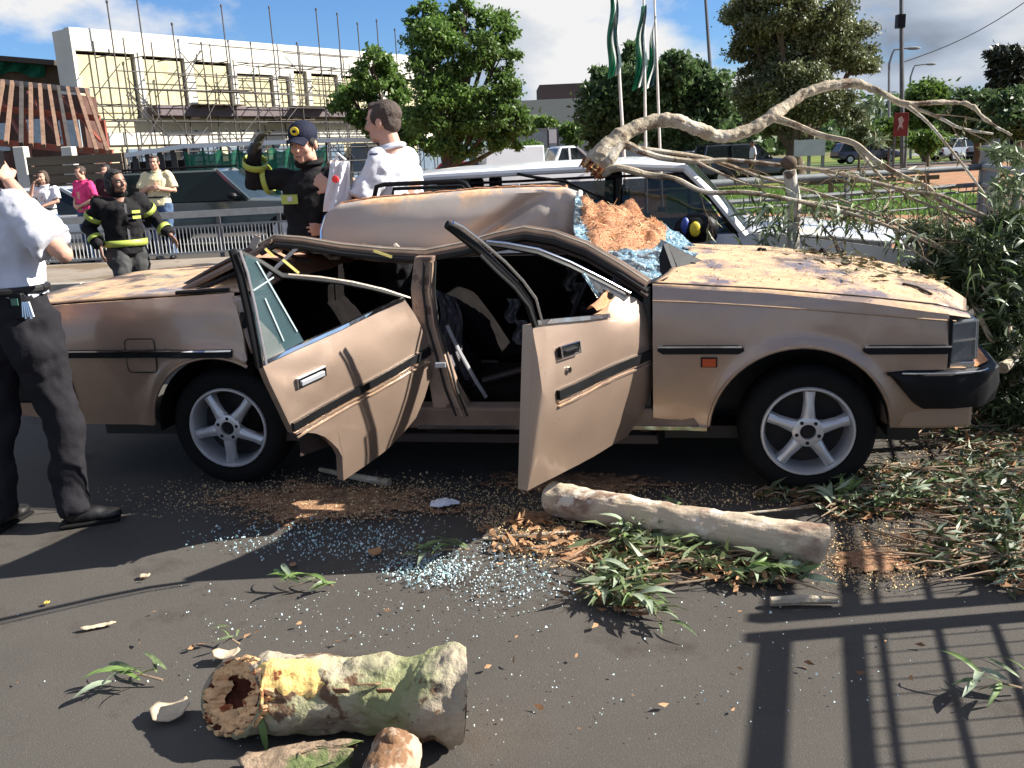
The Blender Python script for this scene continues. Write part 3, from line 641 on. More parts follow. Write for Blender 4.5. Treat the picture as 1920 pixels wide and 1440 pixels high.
# strip helper
def strip(fn, s0, w0, s1, w1, h, mt, name, parent, o=.004, th=.012, n=16, mid=None, cut=0.0):
    mb = MB(); rings = []
    for i in range(n+1):
        t = i/n; s = s0+(s1-s0)*t; w_ = w0+(w1-w0)*t+(mid or 0)*math.sin(math.pi*t)
        k = 1.0 if not cut else min(1, min(t, 1-t)/cut*.8+.25)
        rings.append([fn(s, w_-h/2*k, o-.006), fn(s, w_-h/2*k, o+th), fn(s, w_+h/2*k, o+th), fn(s, w_+h/2*k, o-.006)])
    return mb.loft(rings).build(name, mt, parent, smooth=False)
strip(side, 2.05, .667, 2.41, .667, .036, plast, 'rub_strip', CAR, cut=.05)
strip(side, 2.052, .681, 2.40, .681, .007, chrome, 'rub_strip_chrome', CAR, th=.016)
strip(side, 2.89, .661, 3.235, .659, .036, plast, 'rub_strip', CAR, cut=.04)
strip(side, 2.895, .675, 3.23, .673, .007, chrome, 'rub_strip_chrome', CAR, th=.016)
strip(side, -.9, .672, .10, .672, .036, plast, 'rub_strip', CAR)
strip(side, -.9, .686, .10, .686, .007, chrome, 'rub_strip_chrome', CAR, th=.016)
strip(side, .955, .309, 2.26, .311, .018, chrome, 'sill_chrome', CAR, o=.0, th=.014)
# indicator and fuel flap
a = SC(1329, 678); strip(side, a[0]-.028, a[1], a[0]+.028, a[1], .034, orange, 'side_indicator', CAR)
strip(side, a[0]-.034, a[1], a[0]+.034, a[1], .042, plast, 'indicator_frame', CAR, th=.006)
f0, f1 = SC(235, 635), SC(300, 697)
def rrect(x0, z0, x1, z1, r_=.02): 
    o = []
    for cx_, cz, a0 in ((x1-r_, z1-r_, 0), (x0+r_, z1-r_, 90), (x0+r_, z0+r_, 180), (x1-r_, z0+r_, 270)):
        o += [(cx_+r_*math.cos(R(a0+k*30)), cz+r_*math.sin(R(a0+k*30))) for k in range(4)]
    return o
rc = rrect(f0[0], f1[1], f1[0], f0[1]); MB().tube([side(s, w_, .001) for s, w_ in rc+rc[:1]], .0028, 5, False).build('fuel_flap_gap', rubbers, CAR)
scan([(x, z) for x, z in rrect(f0[0]+.006, f1[1]+.006, f1[0]-.006, f0[1]-.006)], lambda s, w_, o=0: side(s, w_, o+.003), .004, 6).build('fuel_flap', paint, CAR, smooth=True)
# sill, wheel-arch lips and liners
MB().obox(c(1.30, -.07, .35), CF*.94, CN*.06, Vector((0, 0, .05))).build('sill', paint_in, CAR, bevel=.012)
for ac, a0, a1, r_ in ((2.645, 176, 4, .378), (-.01, 176, 60, .352)):
    MB().tube([side(x, z, .0) for x, z in arc(ac, .30, r_, a0, a1, 24)], .008, 8).build('arch_lip', paint, CAR, smooth=True)
    mb = MB(); ar = arc(ac, .30, r_-.005, 185, -5, 20); mb.grid(lambda u, v: c(ar[round(u*20)][0], -.04-v*.42, ar[round(u*20)][1]), 20, 1)
    mb.poly([c(x, -.46, z) for x, z in ar]); mb.build('wheel_arch_liner', rubbers, CAR, smooth=False)
# hood and cowl
def lerp(a, b, t): return a+(b-a)*t
def coons(T, B, L, Rr):
    def pl(P, t):
        ls = [(P[i+1]-P[i]).length for i in range(len(P)-1)]; tt = t*sum(ls)
        for i, l in enumerate(ls):
            if tt <= l or i == len(ls)-1: return P[i].lerp(P[i+1], min(1, tt/l if l else 0))
            tt -= l
    def f(u, v):
        t_, b_, l_, r_ = pl(T, u), pl(B, u), pl(L, v), pl(Rr, v)
        return t_*(1-v)+b_*v+l_*(1-u)+r_*u-(T[0]*(1-u)*(1-v)+T[-1]*u*(1-v)+B[0]*(1-u)*v+B[-1]*u*v)
    return f
nearE = [c(2.03, -.045, .948), c(2.5, -.05, .914), c(2.9, -.055, .872), c(3.2, -.07, .83), c(3.31, -.09, .795)]
farE = [c(2.12, -1.60, .96), c(2.6, -1.60, .93), c(3.0, -1.60, .885), c(3.25, -1.58, .84), c(3.36, -1.55, .795)]
rearE = [nearE[0], c(2.17, -.5, .985), c(2.2, -.9, .99), farE[0]]
frontE = [nearE[-1], c(3.43, -.5, .80), c(3.45, -.9, .80), farE[-1]]
hf = coons(nearE, farE, rearE, frontE)
def hood(u, v):
    P = hf(u, v); cr_ = .018*math.sin(math.pi*v)*math.sin(math.pi*min(1, u*1.1+.1))
    rid = .010*(math.exp(-((v-.17)/.02)**2)+math.exp(-((v-.83)/.02)**2))*min(1, (1-u)*6)
    return P+Vector((0, 0, cr_+rid+(dent(P, .010, 2.6)+.004*noise.noise(P*9))*min(1, 8*v)-.05*max(0, u-.93)/.07*.5))
MB().grid(hood, 44, 44).build('hood', paint, CAR, smooth=True, solid=.006)
FT = [(2.03, .935), (2.15, .925), (2.5, .90), (2.9, .853), (3.224, .80), (3.31, .785)]
def ftop(x):
    for (a0, b0_), (a1, b1_) in zip(FT[:-1], FT[1:]):
        if x <= a1: return b0_+(b1_-b0_)*(x-a0)/(a1-a0)
    return FT[-1][1]
def nearp(x):
    us = [2.03, 2.5, 2.9, 3.2, 3.31]
    for i in range(4):
        if x <= us[i+1] or i == 3: return nearE[i].lerp(nearE[i+1], min(1, (x-us[i])/(us[i+1]-us[i])))
def ft_(u, v): x = 2.03+1.28*u; return side(x, ftop(x)-.003, 0).lerp(nearp(x)+Vector((0, 0, -.002)), v)+Vector((0, 0, .006*math.sin(math.pi*v)))
mb = MB().grid(ft_, 30, 4)
mb.build('fender_top', paint, CAR, smooth=True)
MB().tube([hf(i/20, 0)+Vector((0, 0, .001)) for i in range(21)], .0035, 5, False).build('hood_gap', rubbers, CAR)
# scuttle between windscreen and hood
MB().grid(lambda u, v: c(1.97+.12*u+.06*math.sin(v*3), -.08-1.5*v, .93+.03*u), 4, 12).build('scuttle_panel', plast, CAR, smooth=True)
# far side body
MB().prism([c(-1.1, -1.63, .3), c(3.3, -1.63, .33), c(3.34, -1.63, .79), c(2.05, -1.63, .93), c(.1, -1.63, .93), c(-1.1, -1.63, .88)], CN*.02).build('far_side_panel', trimr, CAR)
# nose: headlamp, grille, bumper, valance
hx = [(3.225, .775), (3.30, .79)]
nose = lambda u, o_=-.09: c(3.30+.13*math.sin(math.pi*min(1, max(0, (-o_-.05)/1.55)))*1.0, o_, u)
h0, h1, h2, h3 = SC(1783, 605), SC(1838, 600), SC(1838, 668), SC(1783, 690)
def lampf(s, w_, o=0.0):
    t = (s-h0[0])/.12; return c(h0[0]+min(t, 1)*.10, -.005-.05*max(0, t-.55)+o, w_)
hl = MB().prism([c(3.235, .0, .765), c(3.338, -.03, .772), c(3.345, -.035, .605), c(3.238, .0, .592)], -CN*.05).build('headlight', mat('smoked_lamp_lens', (.10, .11, .12), .08, 0, .2, 9, .1, 60, alpha=.75, coat=.5), CAR, bevel=.006)
MB().prism([c(3.241, -.03, .76), c(3.328, -.05, .766), c(3.332, -.055, .612), c(3.243, -.03, .60)], -CN*.02).build('reflector', alloy, hl)
MB().prism([c(3.241, .003, .695), c(3.334, -.025, .70), c(3.336, -.025, .690), c(3.241, .003, .685)], -CN*.004).build('lens_ridge', chrome, hl)
MB().prism([c(3.222, .002, .782), c(3.234, .002, .782), c(3.236, .002, .58), c(3.224, .002, .58)], -CN*.05).build('headlight_surround', plast, hl)
MB().prism([c(3.335, -.06, .768), c(3.375, -.55, .768), c(3.38, -.55, .60), c(3.34, -.06, .60)], CF*.02).build('front_headlight', mat('smoked_lamp_lens', (0, 0, 0)), CAR, bevel=.01)
MB().prism([c(3.345, -1.12, .775), c(3.345, -1.56, .775), c(3.35, -1.56, .60), c(3.35, -1.12, .60)], CF*.06).build('front_headlight', lampg, CAR, bevel=.01)
g = MB().prism([c(3.38, -.58, .775), c(3.38, -1.1, .775), c(3.38, -1.1, .60), c(3.38, -.58, .60)], CF*.03).build('grille', plast, CAR)
MB().prism([c(3.235, -.01, .60), c(3.34, -.03, .60), c(3.40, -.4, .60), c(3.42, -.8, .60), c(3.40, -1.25, .60), c(3.3, -1.6, .60), c(3.2, -1.5, .60)], Vector((0, 0, -.045))).build('lamp_apron', chrome, CAR, bevel=.004)
def bump_ring(t):  # t 0 near-side tail .. 1 far side; returns plan (u,o)
    P = [(2.99, .012), (3.1, .02), (3.25, .015), (3.38, -.03), (3.46, -.14), (3.50, -.4), (3.52, -.8), (3.50, -1.2), (3.46, -1.46), (3.38, -1.58), (3.1, -1.62)]
    k = t*(len(P)-1); i = min(int(k), len(P)-2); return Vector(P[i]).lerp(Vector(P[i+1]), k-i)
rings = []
for i in range(41):
    t = i/40; q = bump_ring(t); q0 = bump_ring(max(0, t-.02)); q1 = bump_ring(min(1, t+.02)); d = (q1-q0).normalized(); nn_ = Vector((d.y*-1, d.x)); nn_ = Vector((-d.y, d.x)) if True else nn_
    lowz = .40 if t > .12 else .40+(.12-t)*1.3; topz = .572
    nn2 = Vector((-d.y, d.x)); nn2 = -nn2 if nn2.dot(q-Vector((3.0, -.8))) < 0 else nn2
    pr = [(-.06, topz-.01), (-.01, topz), (.012, topz-.02), (.018, (topz+lowz)/2), (.006, lowz+.01), (-.06, lowz)]
    rings.append([c(q.x+nn2.x*a_, q.y+nn2.y*a_, z) for a_, z in pr])
bump_ = MB().loft(rings).build('front_bumper', plast, CAR, smooth=True)
MB().tube([c(bump_ring(i/40).x, bump_ring(i/40).y+.013 if i < 12 else bump_ring(i/40).y, .562) for i in range(2, 14)], .004, 6).build('bumper_chrome_strip', chrome, bump_)  # thin chrome strip along the bumper's upper edge
MB().prism([c(bump_ring(i/20).x*.985+.02, bump_ring(i/20).y*.97-.01, .574) for i in range(5, 17)]+[c(3.3, -1.45, .574), c(3.3, -.08, .574)], Vector((0, 0, .004))).build('bumper_top_dust', dustm, bump_)
MB().prism([c(3.03, -.01, .42), c(3.2, -.005, .42), c(3.345, -.03, .42), c(3.40, -.3, .42), c(3.42, -.8, .42), c(3.40, -1.3, .42), c(3.3, -1.6, .42), c(3.0, -1.6, .42), c(3.0, -.1, .42)], Vector((0, 0, -.105))).build('front_valance', paint, CAR, bevel=.012)
rb = MB().prism([c(-.76, .02, .585), c(-1.12, .02, .585), c(-1.18, -.1, .585), c(-1.2, -.8, .585), c(-1.18, -1.6, .585), c(-1.0, -1.6, .585), c(-1.0, -.04, .585), c(-.76, -.04, .585)], Vector((0, 0, -.16))).build('rear_bumper', plast, CAR, bevel=.015)
MB().prism([c(-1.1, -.02, .88), c(-1.1, -1.6, .88), c(-1.1, -1.6, .36), c(-1.1, -.02, .36)], CF*.02).build('tail_panel', paint, CAR)
MB().prism([c(-1.105, -.03, .80), c(-1.105, -.4, .80), c(-1.105, -.4, .62), c(-1.105, -.03, .62)], -CF*.02).build('tail_light', redl, CAR)
# boot lid and parcel area under sawdust
def boot(u, v):
    s = -1.1+1.35*u; return c(s, -.05-1.52*v, .90+.055*u+.02*math.sin(math.pi*v)+.012*noise.noise(Vector((s*4, v*5, 1)))+.10*max(0, u-.6)*math.sin(v*2.5))
MB().grid(boot, 24, 24).build('boot_lid', paint, CAR, smooth=True, solid=.01)
def hump(u, v):
    s = -.25+.62*u; P = c(s, -.25-1.1*v, .945+.14*math.sin(math.pi*min(1, u*.9))*(1-.4*v)+.015*noise.noise(Vector((s*7, v*6, 4)))); return P
MB().grid(hump, 16, 16).build('folded_rear_screen_panel', mat('sawdust_covered_metal', (.42, .24, .15), .85, 0, .25, 5, .3), CAR, smooth=True)
# roof rail, pillars
def rail_path(lst, o): return [SP(px, py, oo) for (px, py), oo in zip(lst, o)]
rp1 = [SP(1214, 532, -.03), SP(1165, 500, -.06), SP(1100, 462, -.11), SP(1040, 440, -.15), SP(985, 431, -.18), SP(930, 442, -.17), SP(870, 460, -.14), SP(800, 474, -.10), SP(720, 470, -.12), SP(640, 462, -.14), SP(570, 450, -.14), SP(520, 446, -.15), SP(492, 462, -.17)]
MB().tube(rp1, [.03, .03, .03, .028, .028, .026, .026, .028, .026, .024, .022, .022, .02], 8, flat=.6).build('roof_rail', paint_in, CAR, smooth=True)
MB().tube([p+CN*.022+Vector((0, 0, -.03)) for p in rp1], .013, 6).build('roof_rail_seal', rubbers, CAR, smooth=True)
MB().tube([p+CN*.03+Vector((0, 0, .014)) for p in rp1], .0055, 6).build('gutter_chrome', mat('worn_gutter', (.45, .38, .30), .4, .4, .3, 12, .1), CAR, smooth=True)
MB().tube([p-Vector((0, 0, .055))+CN*.005 for p in rp1[:6]], .012, 6).build('inner_pillar_trim', trimr, CAR, smooth=True)
# second (inner) frame bars, bent
for pts, rr_, mt_ in (([(505, 452, -.12), (520, 462, -.2), (600, 468, -.3), (700, 485, -.25), (790, 490, -.12)], .014, paint_in), ([(560, 462, -.12), (520, 500, -.16), (490, 530, -.18)], .012, mat('white_scratched_metal', (.7, .68, .62), .4, .3, .2, 9)),
                       ([(500, 462, -.15), (430, 500, -.2), (345, 543, -.25)], .02, paint_in), ([(480, 462, -.3), (400, 505, -.35), (330, 545, -.4)], .018, trimr), ([(470, 500, -.2), (425, 520, -.2), (365, 548, -.15)], .014, plast),
                       ([(330, 549, -.04), (430, 543, -.04)], .012, plast)):
    MB().tube([SP(*q) for q in pts], rr_, 6, flat=.7).build('bent_frame_bar', mt_, CAR, smooth=True)
for k in range(9):
    x0 = 500+k*30; MB().tube([SP(x0, 462+random.uniform(-6, 10), -.25-.05*(k % 3)), SP(x0+30, 474+random.uniform(-10, 14), -.3), SP(x0+random.uniform(40, 90), 482+random.uniform(-12, 14), -.22)], random.uniform(.005, .012), 5, flat=.5).build('bent_frame_bar', (paint_in, trimr, rooftin)[k % 3], CAR, smooth=True)
for q in (((497, 466, .02), (512, 480, .0)), ((530, 487, .0), (560, 512, -.05)), ((700, 470, -.02), (735, 482, -.05))):
    MB().bar(SP(*q[0]), SP(*q[1]), .006, .012).build('torn_yellow_trim', mat('yellow_trim', (.6, .5, .15), .6), CAR)
MB().prism([SP(478, 440, -.1), SP(490, 445, -.1), SP(478, 470, -.1), SP(466, 462, -.1)], CN*.004).build('torn_metal_flap', rooftin, CAR)
# B pillar
bp = [[c(1.04+dx, -.06+o, w_) for dx, o in ((-.035, .03), (.03, .03), (.035, -.06), (-.035, -.06))] for w_, dx0 in ((1.08, 0),) for dx in (0,)]
rings = []
for px, py, hw in ((797, 480, 17), (790, 540, 17), (797, 600, 19), (815, 660, 20), (832, 720, 24), (850, 770, 34), (875, 800, 48)):
    u0, w0 = SC(px-hw, py, -.05); u1, w1 = SC(px+hw, py, -.05); rings.append([c(u0, -.02, w0), c(u1, -.02, w1), c(u1, -.10, w1), c(u0, -.10, w0)])
MB().loft(rings).build('centre_pillar', mat('dusty_pillar_paint', (.30, .21, .155), .5, .2, .3, 6, .2, spots=(.12, .07, .055), spot_scale=10, spot_thr=.56), CAR, bevel=.006)
for dx, m_ in ((6, paint), (-7, rubbers), (14, rubbers)):
    MB().tube([SP(px+dx, py, -.01) for px, py in ((802, 490), (800, 545), (808, 610), (826, 670), (842, 730), (862, 780))], .006, 6).build('door_seal' if m_ is rubbers else 'pillar_flange', m_, CAR, smooth=True)
MB().box(tuple(SP(826, 684, .0)), (.05, .03, .025)).build('door_striker', alloy, CAR, bevel=.004)
# jamb of the rear arch and A pillar base
jam = [c(.11, -.02, .93), c(.13, -.02, .80), c(.17, -.02, .66), c(.21, -.16, .62), c(.24, -.18, .80), c(.22, -.16, .93)]
j2 = MB().grid(lambda u, v: (jam[0].lerp(jam[1], u*2) if u < .5 else jam[1].lerp(jam[2], u*2-1)).lerp(jam[5].lerp(jam[4], u*2) if u < .5 else jam[4].lerp(jam[3], u*2-1), v), 10, 6); j2.build('rear_door_jamb', paint, CAR, smooth=True, solid=.01)
MB().prism([c(.15, .0, .86), c(.20, -.05, .85), c(.19, -.05, .79), c(.15, 0, .78)], CN*.004).build('torn_jamb_hole', darkv, CAR)
MB().prism([c(2.02, -.03, .93), c(2.02, -.03, .33), c(2.02, -.35, .33), c(2.02, -.35, .93)], -CF*.03).build('front_door_jamb', rubbers, CAR)
# floor, tunnel, firewall, dash, seats, far inner door
MB().obox(c(1.0, -.82, .24), CF*1.05, CN*.76, Vector((0, 0, .02))).build('floor', trimr, CAR)
MB().obox(c(1.2, -.82, .33), CF*.8, CN*.1, Vector((0, 0, .08))).build('transmission_tunnel', trimd, CAR, bevel=.03)
MB().obox(c(2.06, -.82, .58), CF*.02, CN*.76, Vector((0, 0, .34))).build('firewall', trimd, CAR)
MB().obox(c(1.93, -.82, .80), CF*.12, CN*.72, Vector((0, 0, .09))).build('dashboard', plast, CAR, bevel=.03)
MB().obox(c(.12, -.82, .60), CF*.03, CN*.75, Vector((0, 0, .33))).build('rear_bulkhead', trimd, CAR)
MB().obox(c(1.05, -1.57, .6), CF*.95, CN*.03, Vector((0, 0, .32))).build('far_inner_doors', trimd, CAR)
for u0 in (1.35, .55):
    for oo in ((-.45, -1.2) if u0 > 1 else (-.82,)):
        hw = .25 if u0 > 1 else .62
        MB().obox(c(u0+.05, oo, .40), CF*.24+Vector((0, 0, .03)), CN*hw, Vector((0, 0, .07))).build('seat_cushion', trimd, CAR, bevel=.04)
        MB().obox(c(u0-.34, oo, .58), CF*.06-Vector((0, 0, .02)), CN*hw, Vector((0, 0, .17))-CF*.12).build('seat_backrest', trimd, CAR, bevel=.04)
st = [c(1.66+.07*math.cos(a_*math.pi/8), -.42+.17*math.sin(a_*math.pi/8), .78+.16*math.cos(a_*math.pi/8)) for a_ in range(17)]
MB().tube(st, .013, 8, False).build('steering_wheel', plast, CAR, smooth=True)
mb = MB().tube([c(1.9, -.42, .72), c(1.68, -.42, .78)], .025, 8); mb.tube([st[4], st[12]], .012, 6); mb.build('steering_column', plast, CAR)
# hanging headlining and silver torn trim seen in the door opening
MB().grid(lambda u, v: SP(812+u*42+v*38+6*math.sin(v*9), 540+v*190+u*20, -.22-.1*u+.02*math.sin(u*14+v*8)), 8, 20).build('torn_door_liner', mat('silver_foil_lining', (.08, .075, .085), .5, .2, .5, 16, .5, spots=(.5, .5, .48), spot_scale=14, spot_thr=.62), CAR, smooth=True)
MB().tube([SP(838, 610, -.12), SP(862, 660, -.12), SP(890, 710, -.14), SP(912, 745, -.16)], .011, 6, flat=.4).build('seat_belt', mat('grey_belt', (.25, .25, .26), .7), CAR)
MB().tube([SP(905, 715, -.3), SP(1000, 688, -.34)], .018, 8).build('handbrake_tube', trimr, CAR, smooth=True)
for (px, py, o_) in ((950, 560, -.6), (965, 600, -.55), (1060, 500, -.9), (1075, 530, -.8)):
    MB().grid(lambda u, v: SP(px+u*22+5*math.sin(v*7), py+v*46, o_+.03*math.sin(u*9+v*5)), 5, 8).build('torn_trim_piece', mat('pale_torn_trim', (.16, .16, .17), .6, 0, .5, 14, .3), CAR, smooth=True)
rub = MB()
for i in range(420):
    u_, o_ = random.uniform(.9, 2.0), random.uniform(-.75, -.12); s_ = random.uniform(.006, .02)
    rub.obox(c(u_, o_, .265+random.uniform(0, .02)), Vector((s_, random.uniform(-.01, .01), .003)), Vector((0, s_*.5, .002)), Vector((0, 0, s_*.3)))
tag(rub.build('cabin_debris', mat('debris_chips', (.16, .09, .06), .9, 0, .5, 20, .2), CAR), kind='stuff')
# crushed roof skin between rail and upright panel
def roofskin(u, v):
    near = rp1[2:][min(int(u*10), 9)].lerp(rp1[2:][min(int(u*10)+1, 10)], u*10-int(u*10) if u < 1 else 1)
    un = toc(near)[0]; far = c(1.62-1.42*u, -1.2, 1.03+.01*math.sin(u*8)); P = near.lerp(far, v)
    return P+Vector((0, 0, -.05*math.sin(math.pi*v)+.03*noise.noise(P*5)*math.sin(math.pi*v)))
MB().grid(roofskin, 40, 14).build('crushed_roof_skin', rooftin, CAR, smooth=True, solid=.004)
# upright torn roof panel
oR = -1.18
TR = [SP(*q, oR) for q in ((604, 452), (606, 415), (632, 385), (700, 372), (800, 364), (900, 356), (1000, 352), (1060, 353), (1084, 360))]
Lp = [TR[0], SP(603, 470, oR)]; T_ = [SP(612, 398, oR), SP(632, 384, oR), SP(700, 373, oR), SP(800, 365, oR), SP(900, 356, oR), SP(1000, 352, oR), SP(1060, 353, oR), SP(1083, 361, oR)]
B_ = [SP(603, 466, oR+.05), SP(700, 478, oR+.08), SP(800, 476, oR+.10), SP(900, 470, oR+.08), SP(1000, 462, oR+.05), SP(1083, 455, oR)]
Ll = [T_[0], SP(602, 430, oR+.03), B_[0]]; Rl = [T_[-1], SP(1086, 400, oR+.02), B_[-1]]
rf_ = coons(T_, B_, Ll, Rl)
def roofp(u, v):
    P = rf_(u, v); d1 = (u-.93+.42*v)
    crease = -.10*math.exp(-(max(0, (v-.0))*0+((u-.86)+.35*(v-.1))**2/.004))*math.sin(math.pi*min(1, v*.9+.08))
    bow = .05*math.sin(math.pi*v)*math.sin(math.pi*min(1, u*1.1)); crin = (.02*noise.noise(P*14) if u > .85 else 0)
    return P+CN*(bow+crease+crin+.006*noise.noise(P*6))-CN*.12*max(0, .06-v)/.06*.4
MB().grid(roofp, 70, 24).build('torn_roof_panel', rooftin, CAR, smooth=True, solid=.006)
MB().tube([roofp(i/60, 0)-CN*.03+Vector((0, 0, .004+.008*noise.noise(Vector((i*.6, 0, 0))))) for i in range(3, 58)], [.008+.012*abs(noise.noise(Vector((i*.5, 3, 0)))) for i in range(3, 58)], 7).build('sawdust_ridge', dustm, CAR, smooth=True)
MB().tube([roofp(0, i/10)+CN*.004 for i in range(11)], .005, 5).build('panel_seam', chrome, CAR)
MB().tube([roofp(1, i/10)+CN*.012+CF*.01 for i in range(11)], [.016, .012, .014, .01, .012, .014, .01, .012, .01, .014, .012], 6).build('torn_panel_edge', mat('white_scratched_metal', (0, 0, 0)), CAR, smooth=True)
MB().tube([SP(700, 378, -1.3), SP(706, 350, -1.3), SP(720, 346, -1.3), SP(860, 340, -1.3), SP(873, 344, -1.3), SP(884, 360, -1.3)], .014, 8).build('sunroof_frame_bar', plast, CAR, smooth=True)
MB().tube([SP(735, 376, -1.42), SP(738, 354, -1.42), SP(865, 349, -1.42), SP(884, 368, -1.42)], .011, 8).build('sunroof_frame_bar', plast, CAR, smooth=True)
# collapsed windscreen: blue glass sheet, sawdust heap
WL = [c(1.60, -1.16, 1.28), c(1.60, -.95, 1.16), c(1.66, -.6, 1.02), c(1.80, -.3, .99), c(1.93, -.12, .97)]
WR = [SP(1180, 395, -1.5), SP(1240, 420, -1.35), SP(1320, 470, -1.2), SP(1300, 500, -.8), SP(1225, 528, -.2)]
def ws(u, v):
    k = v*4; i = min(int(k), 3); P = WL[i].lerp(WL[i+1], k-i).lerp(WR[i].lerp(WR[i+1], k-i), u)
    return P+Vector((0, 0, .035*noise.noise(P*7)+.03*noise.noise(P*16+Vector((3, 0, 0)))+.02*math.sin(math.pi*u)*math.sin(math.pi*v)))
MB().grid(ws, 36, 40).build('shattered_windscreen', glassb, CAR, smooth=True, solid=.006, angle=25)
def heap(u, v):
    a = .08+.9*u; P = ws(a, .02+.52*v*(.55+.45*math.sin(math.pi*min(1, .25+u*.75)))); e_ = max(0, min(u, 1-u, v, 1-v))
    return P+Vector((0, 0, -.006+min(.028, e_*.3)+.010*noise.noise(P*22)+.006*noise.noise(P*50)))
MB().grid(heap, 34, 28).build('sawdust_heap', dustm, CAR, smooth=True)
spl = MB()
for i in range(90):
    q_ = heap(random.random()**1.5, random.random()); d_ = Vector((random.gauss(0, 1), random.gauss(0, 1), random.uniform(-.1, .5))).normalized(); L_ = random.uniform(.02, .10)
    spl.tube([q_-d_*L_*.4, q_+d_*L_*.6+Vector((0, 0, .006))], [random.uniform(.002, .005), .001], 4)
tag(spl.build('wood_splinters', mat('pale_wood_chip', (0, 0, 0)), CAR), kind='stuff')
sh = MB(); pts_ = [SP(1252, 456, -.45), SP(1330, 497, -.5), SP(1300, 520, -.42), SP(1270, 500, -.36), SP(1247, 527, -.33)]
sh.prism(pts_, -CN*.02); sh.prism([SP(1252, 456, -.45), SP(1268, 500, -.36), SP(1247, 527, -.33), SP(1244, 480, -.42)], CN*.03-CF*.02); sh.prism([SP(1290, 490, -.44), SP(1334, 500, -.44), SP(1330, 506, -.4)], -CN*.06)
sh.build('crumpled_black_cowl', plast, CAR)
MB().tube([SP(1262, 520, -.34), SP(1300, 524, -.3), SP(1345, 520, -.35), SP(1385, 508, -.45), SP(1430, 492, -.6)], .005, 6).build('bent_wiper_arm', plast, CAR, smooth=True)
gl = MB().prism([SP(1262, 465, -.52), SP(1318, 478, -.75), SP(1322, 500, -.55), SP(1290, 505, -.5)], Vector((0, 0, .004))).build('loose_glass_sheet', glassb, CAR)
MB().tube([SP(112, 578, -.3), SP(150, 570, -.3), SP(195, 553, -.3), SP(215, 550, -.3), SP(232, 566, -.28)], .006, 6).build('boot_pry_rod', mat('dark_rod', (.05, .04, .04), .35, .5), CAR, smooth=True)

# ---- wheels ----
def wheel(cen, axis, rt=.292, rr_=.200, rot=90, parent=CAR, wid=.19):
    ax = axis.normalized(); zz = Vector((0, 0, 1)); xx = ax.cross(zz)*-1
    P = lambda r_, a_, d: cen+(xx*math.cos(R(a_))+zz*math.sin(R(a_)))*r_+ax*d
    def lathe(prof, name, m_, par, n=48, sm=True):
        mb = MB()
        mb.grid(lambda u, v: P(prof[round(v*(len(prof)-1))][0], u*360, prof[round(v*(len(prof)-1))][1]), n, len(prof)-1); return mb.build(name, m_, par, smooth=sm, angle=50)
    ty = lathe([(rr_-.004, -wid), (rt-.03, -wid), (rt-.006, -wid+.02), (rt, -wid*.6), (rt, -wid*.35), (rt-.006, -.022), (rt-.03, .0), (rt-.06, .006), (rr_+.004, -.002), (rr_-.004, -.02)], 'tyre', rubber, parent)
    rim = lathe([(rr_, -.004), (rr_-.004, .004), (rr_-.012, .004), (rr_-.018, -.006), (rr_-.026, -.05), (rr_-.03, -.15)], 'rim', alloy, parent)
    lathe([(rr_-.03, -.12), (.0, -.12)], 'brake_disc', mat('dark_brake', (.02, .018, .018), .7, .2), rim)
    for k in range(5):
        a_ = rot+72*k; mb = MB(); rg = []
        for r_, hw, d0, dd in ((.045, .034, .0, .03), (.08, .028, .004, .03), (.13, .023, -.004, .035), (rr_-.022, .026, -.008, .05)):
            t_ = (xx*-math.sin(R(a_))+zz*math.cos(R(a_))); b_ = P(r_, a_, 0)
            rg.append([b_-t_*hw+ax*(d0-dd), b_-t_*hw*.82+ax*(d0-.006), b_-t_*hw*.3+ax*(d0+.002), b_+t_*hw*.3+ax*(d0+.002), b_+t_*hw*.82+ax*(d0-.006), b_+t_*hw+ax*(d0-dd)])
        mb.loft(rg).build('spoke', alloy, rim, smooth=True, angle=50)
    lathe([(.066, -.02), (.066, .002), (.060, .005), (.034, .005), (.032, -.012), (.0, -.012)], 'hub', alloy, rim, 32)
    lathe([(.033, -.011), (.03, -.006), (0, -.006)], 'centre_bore', darkv, rim, 20)
    for k in range(5): a_ = rot+36+72*k; MB().tube([P(.049, a_, .0), P(.049, a_, .0065)], .0085, 8).build('lug_hole', darkv, rim)
    return ty
wheel(onz(1515, 810, .29), CN, rot=88); wheel(onz(427, 803, .29), CN, rot=121)
wheel(c(2.69, -1.45, .29), -CN); wheel(c(.0, -1.45, .29), -CN)
MB().obox(c(1.2, -.8, .22), CF*2.0, CN*.55, Vector((0, 0, .03))).build('underbody', rubbers, CAR)
MB().tube([c(-.9, -.5, .2), c(.8, -.5, .16), c(1.6, -.6, .18)], .03, 8).build('exhaust_pipe', darksteel, CAR, smooth=True)

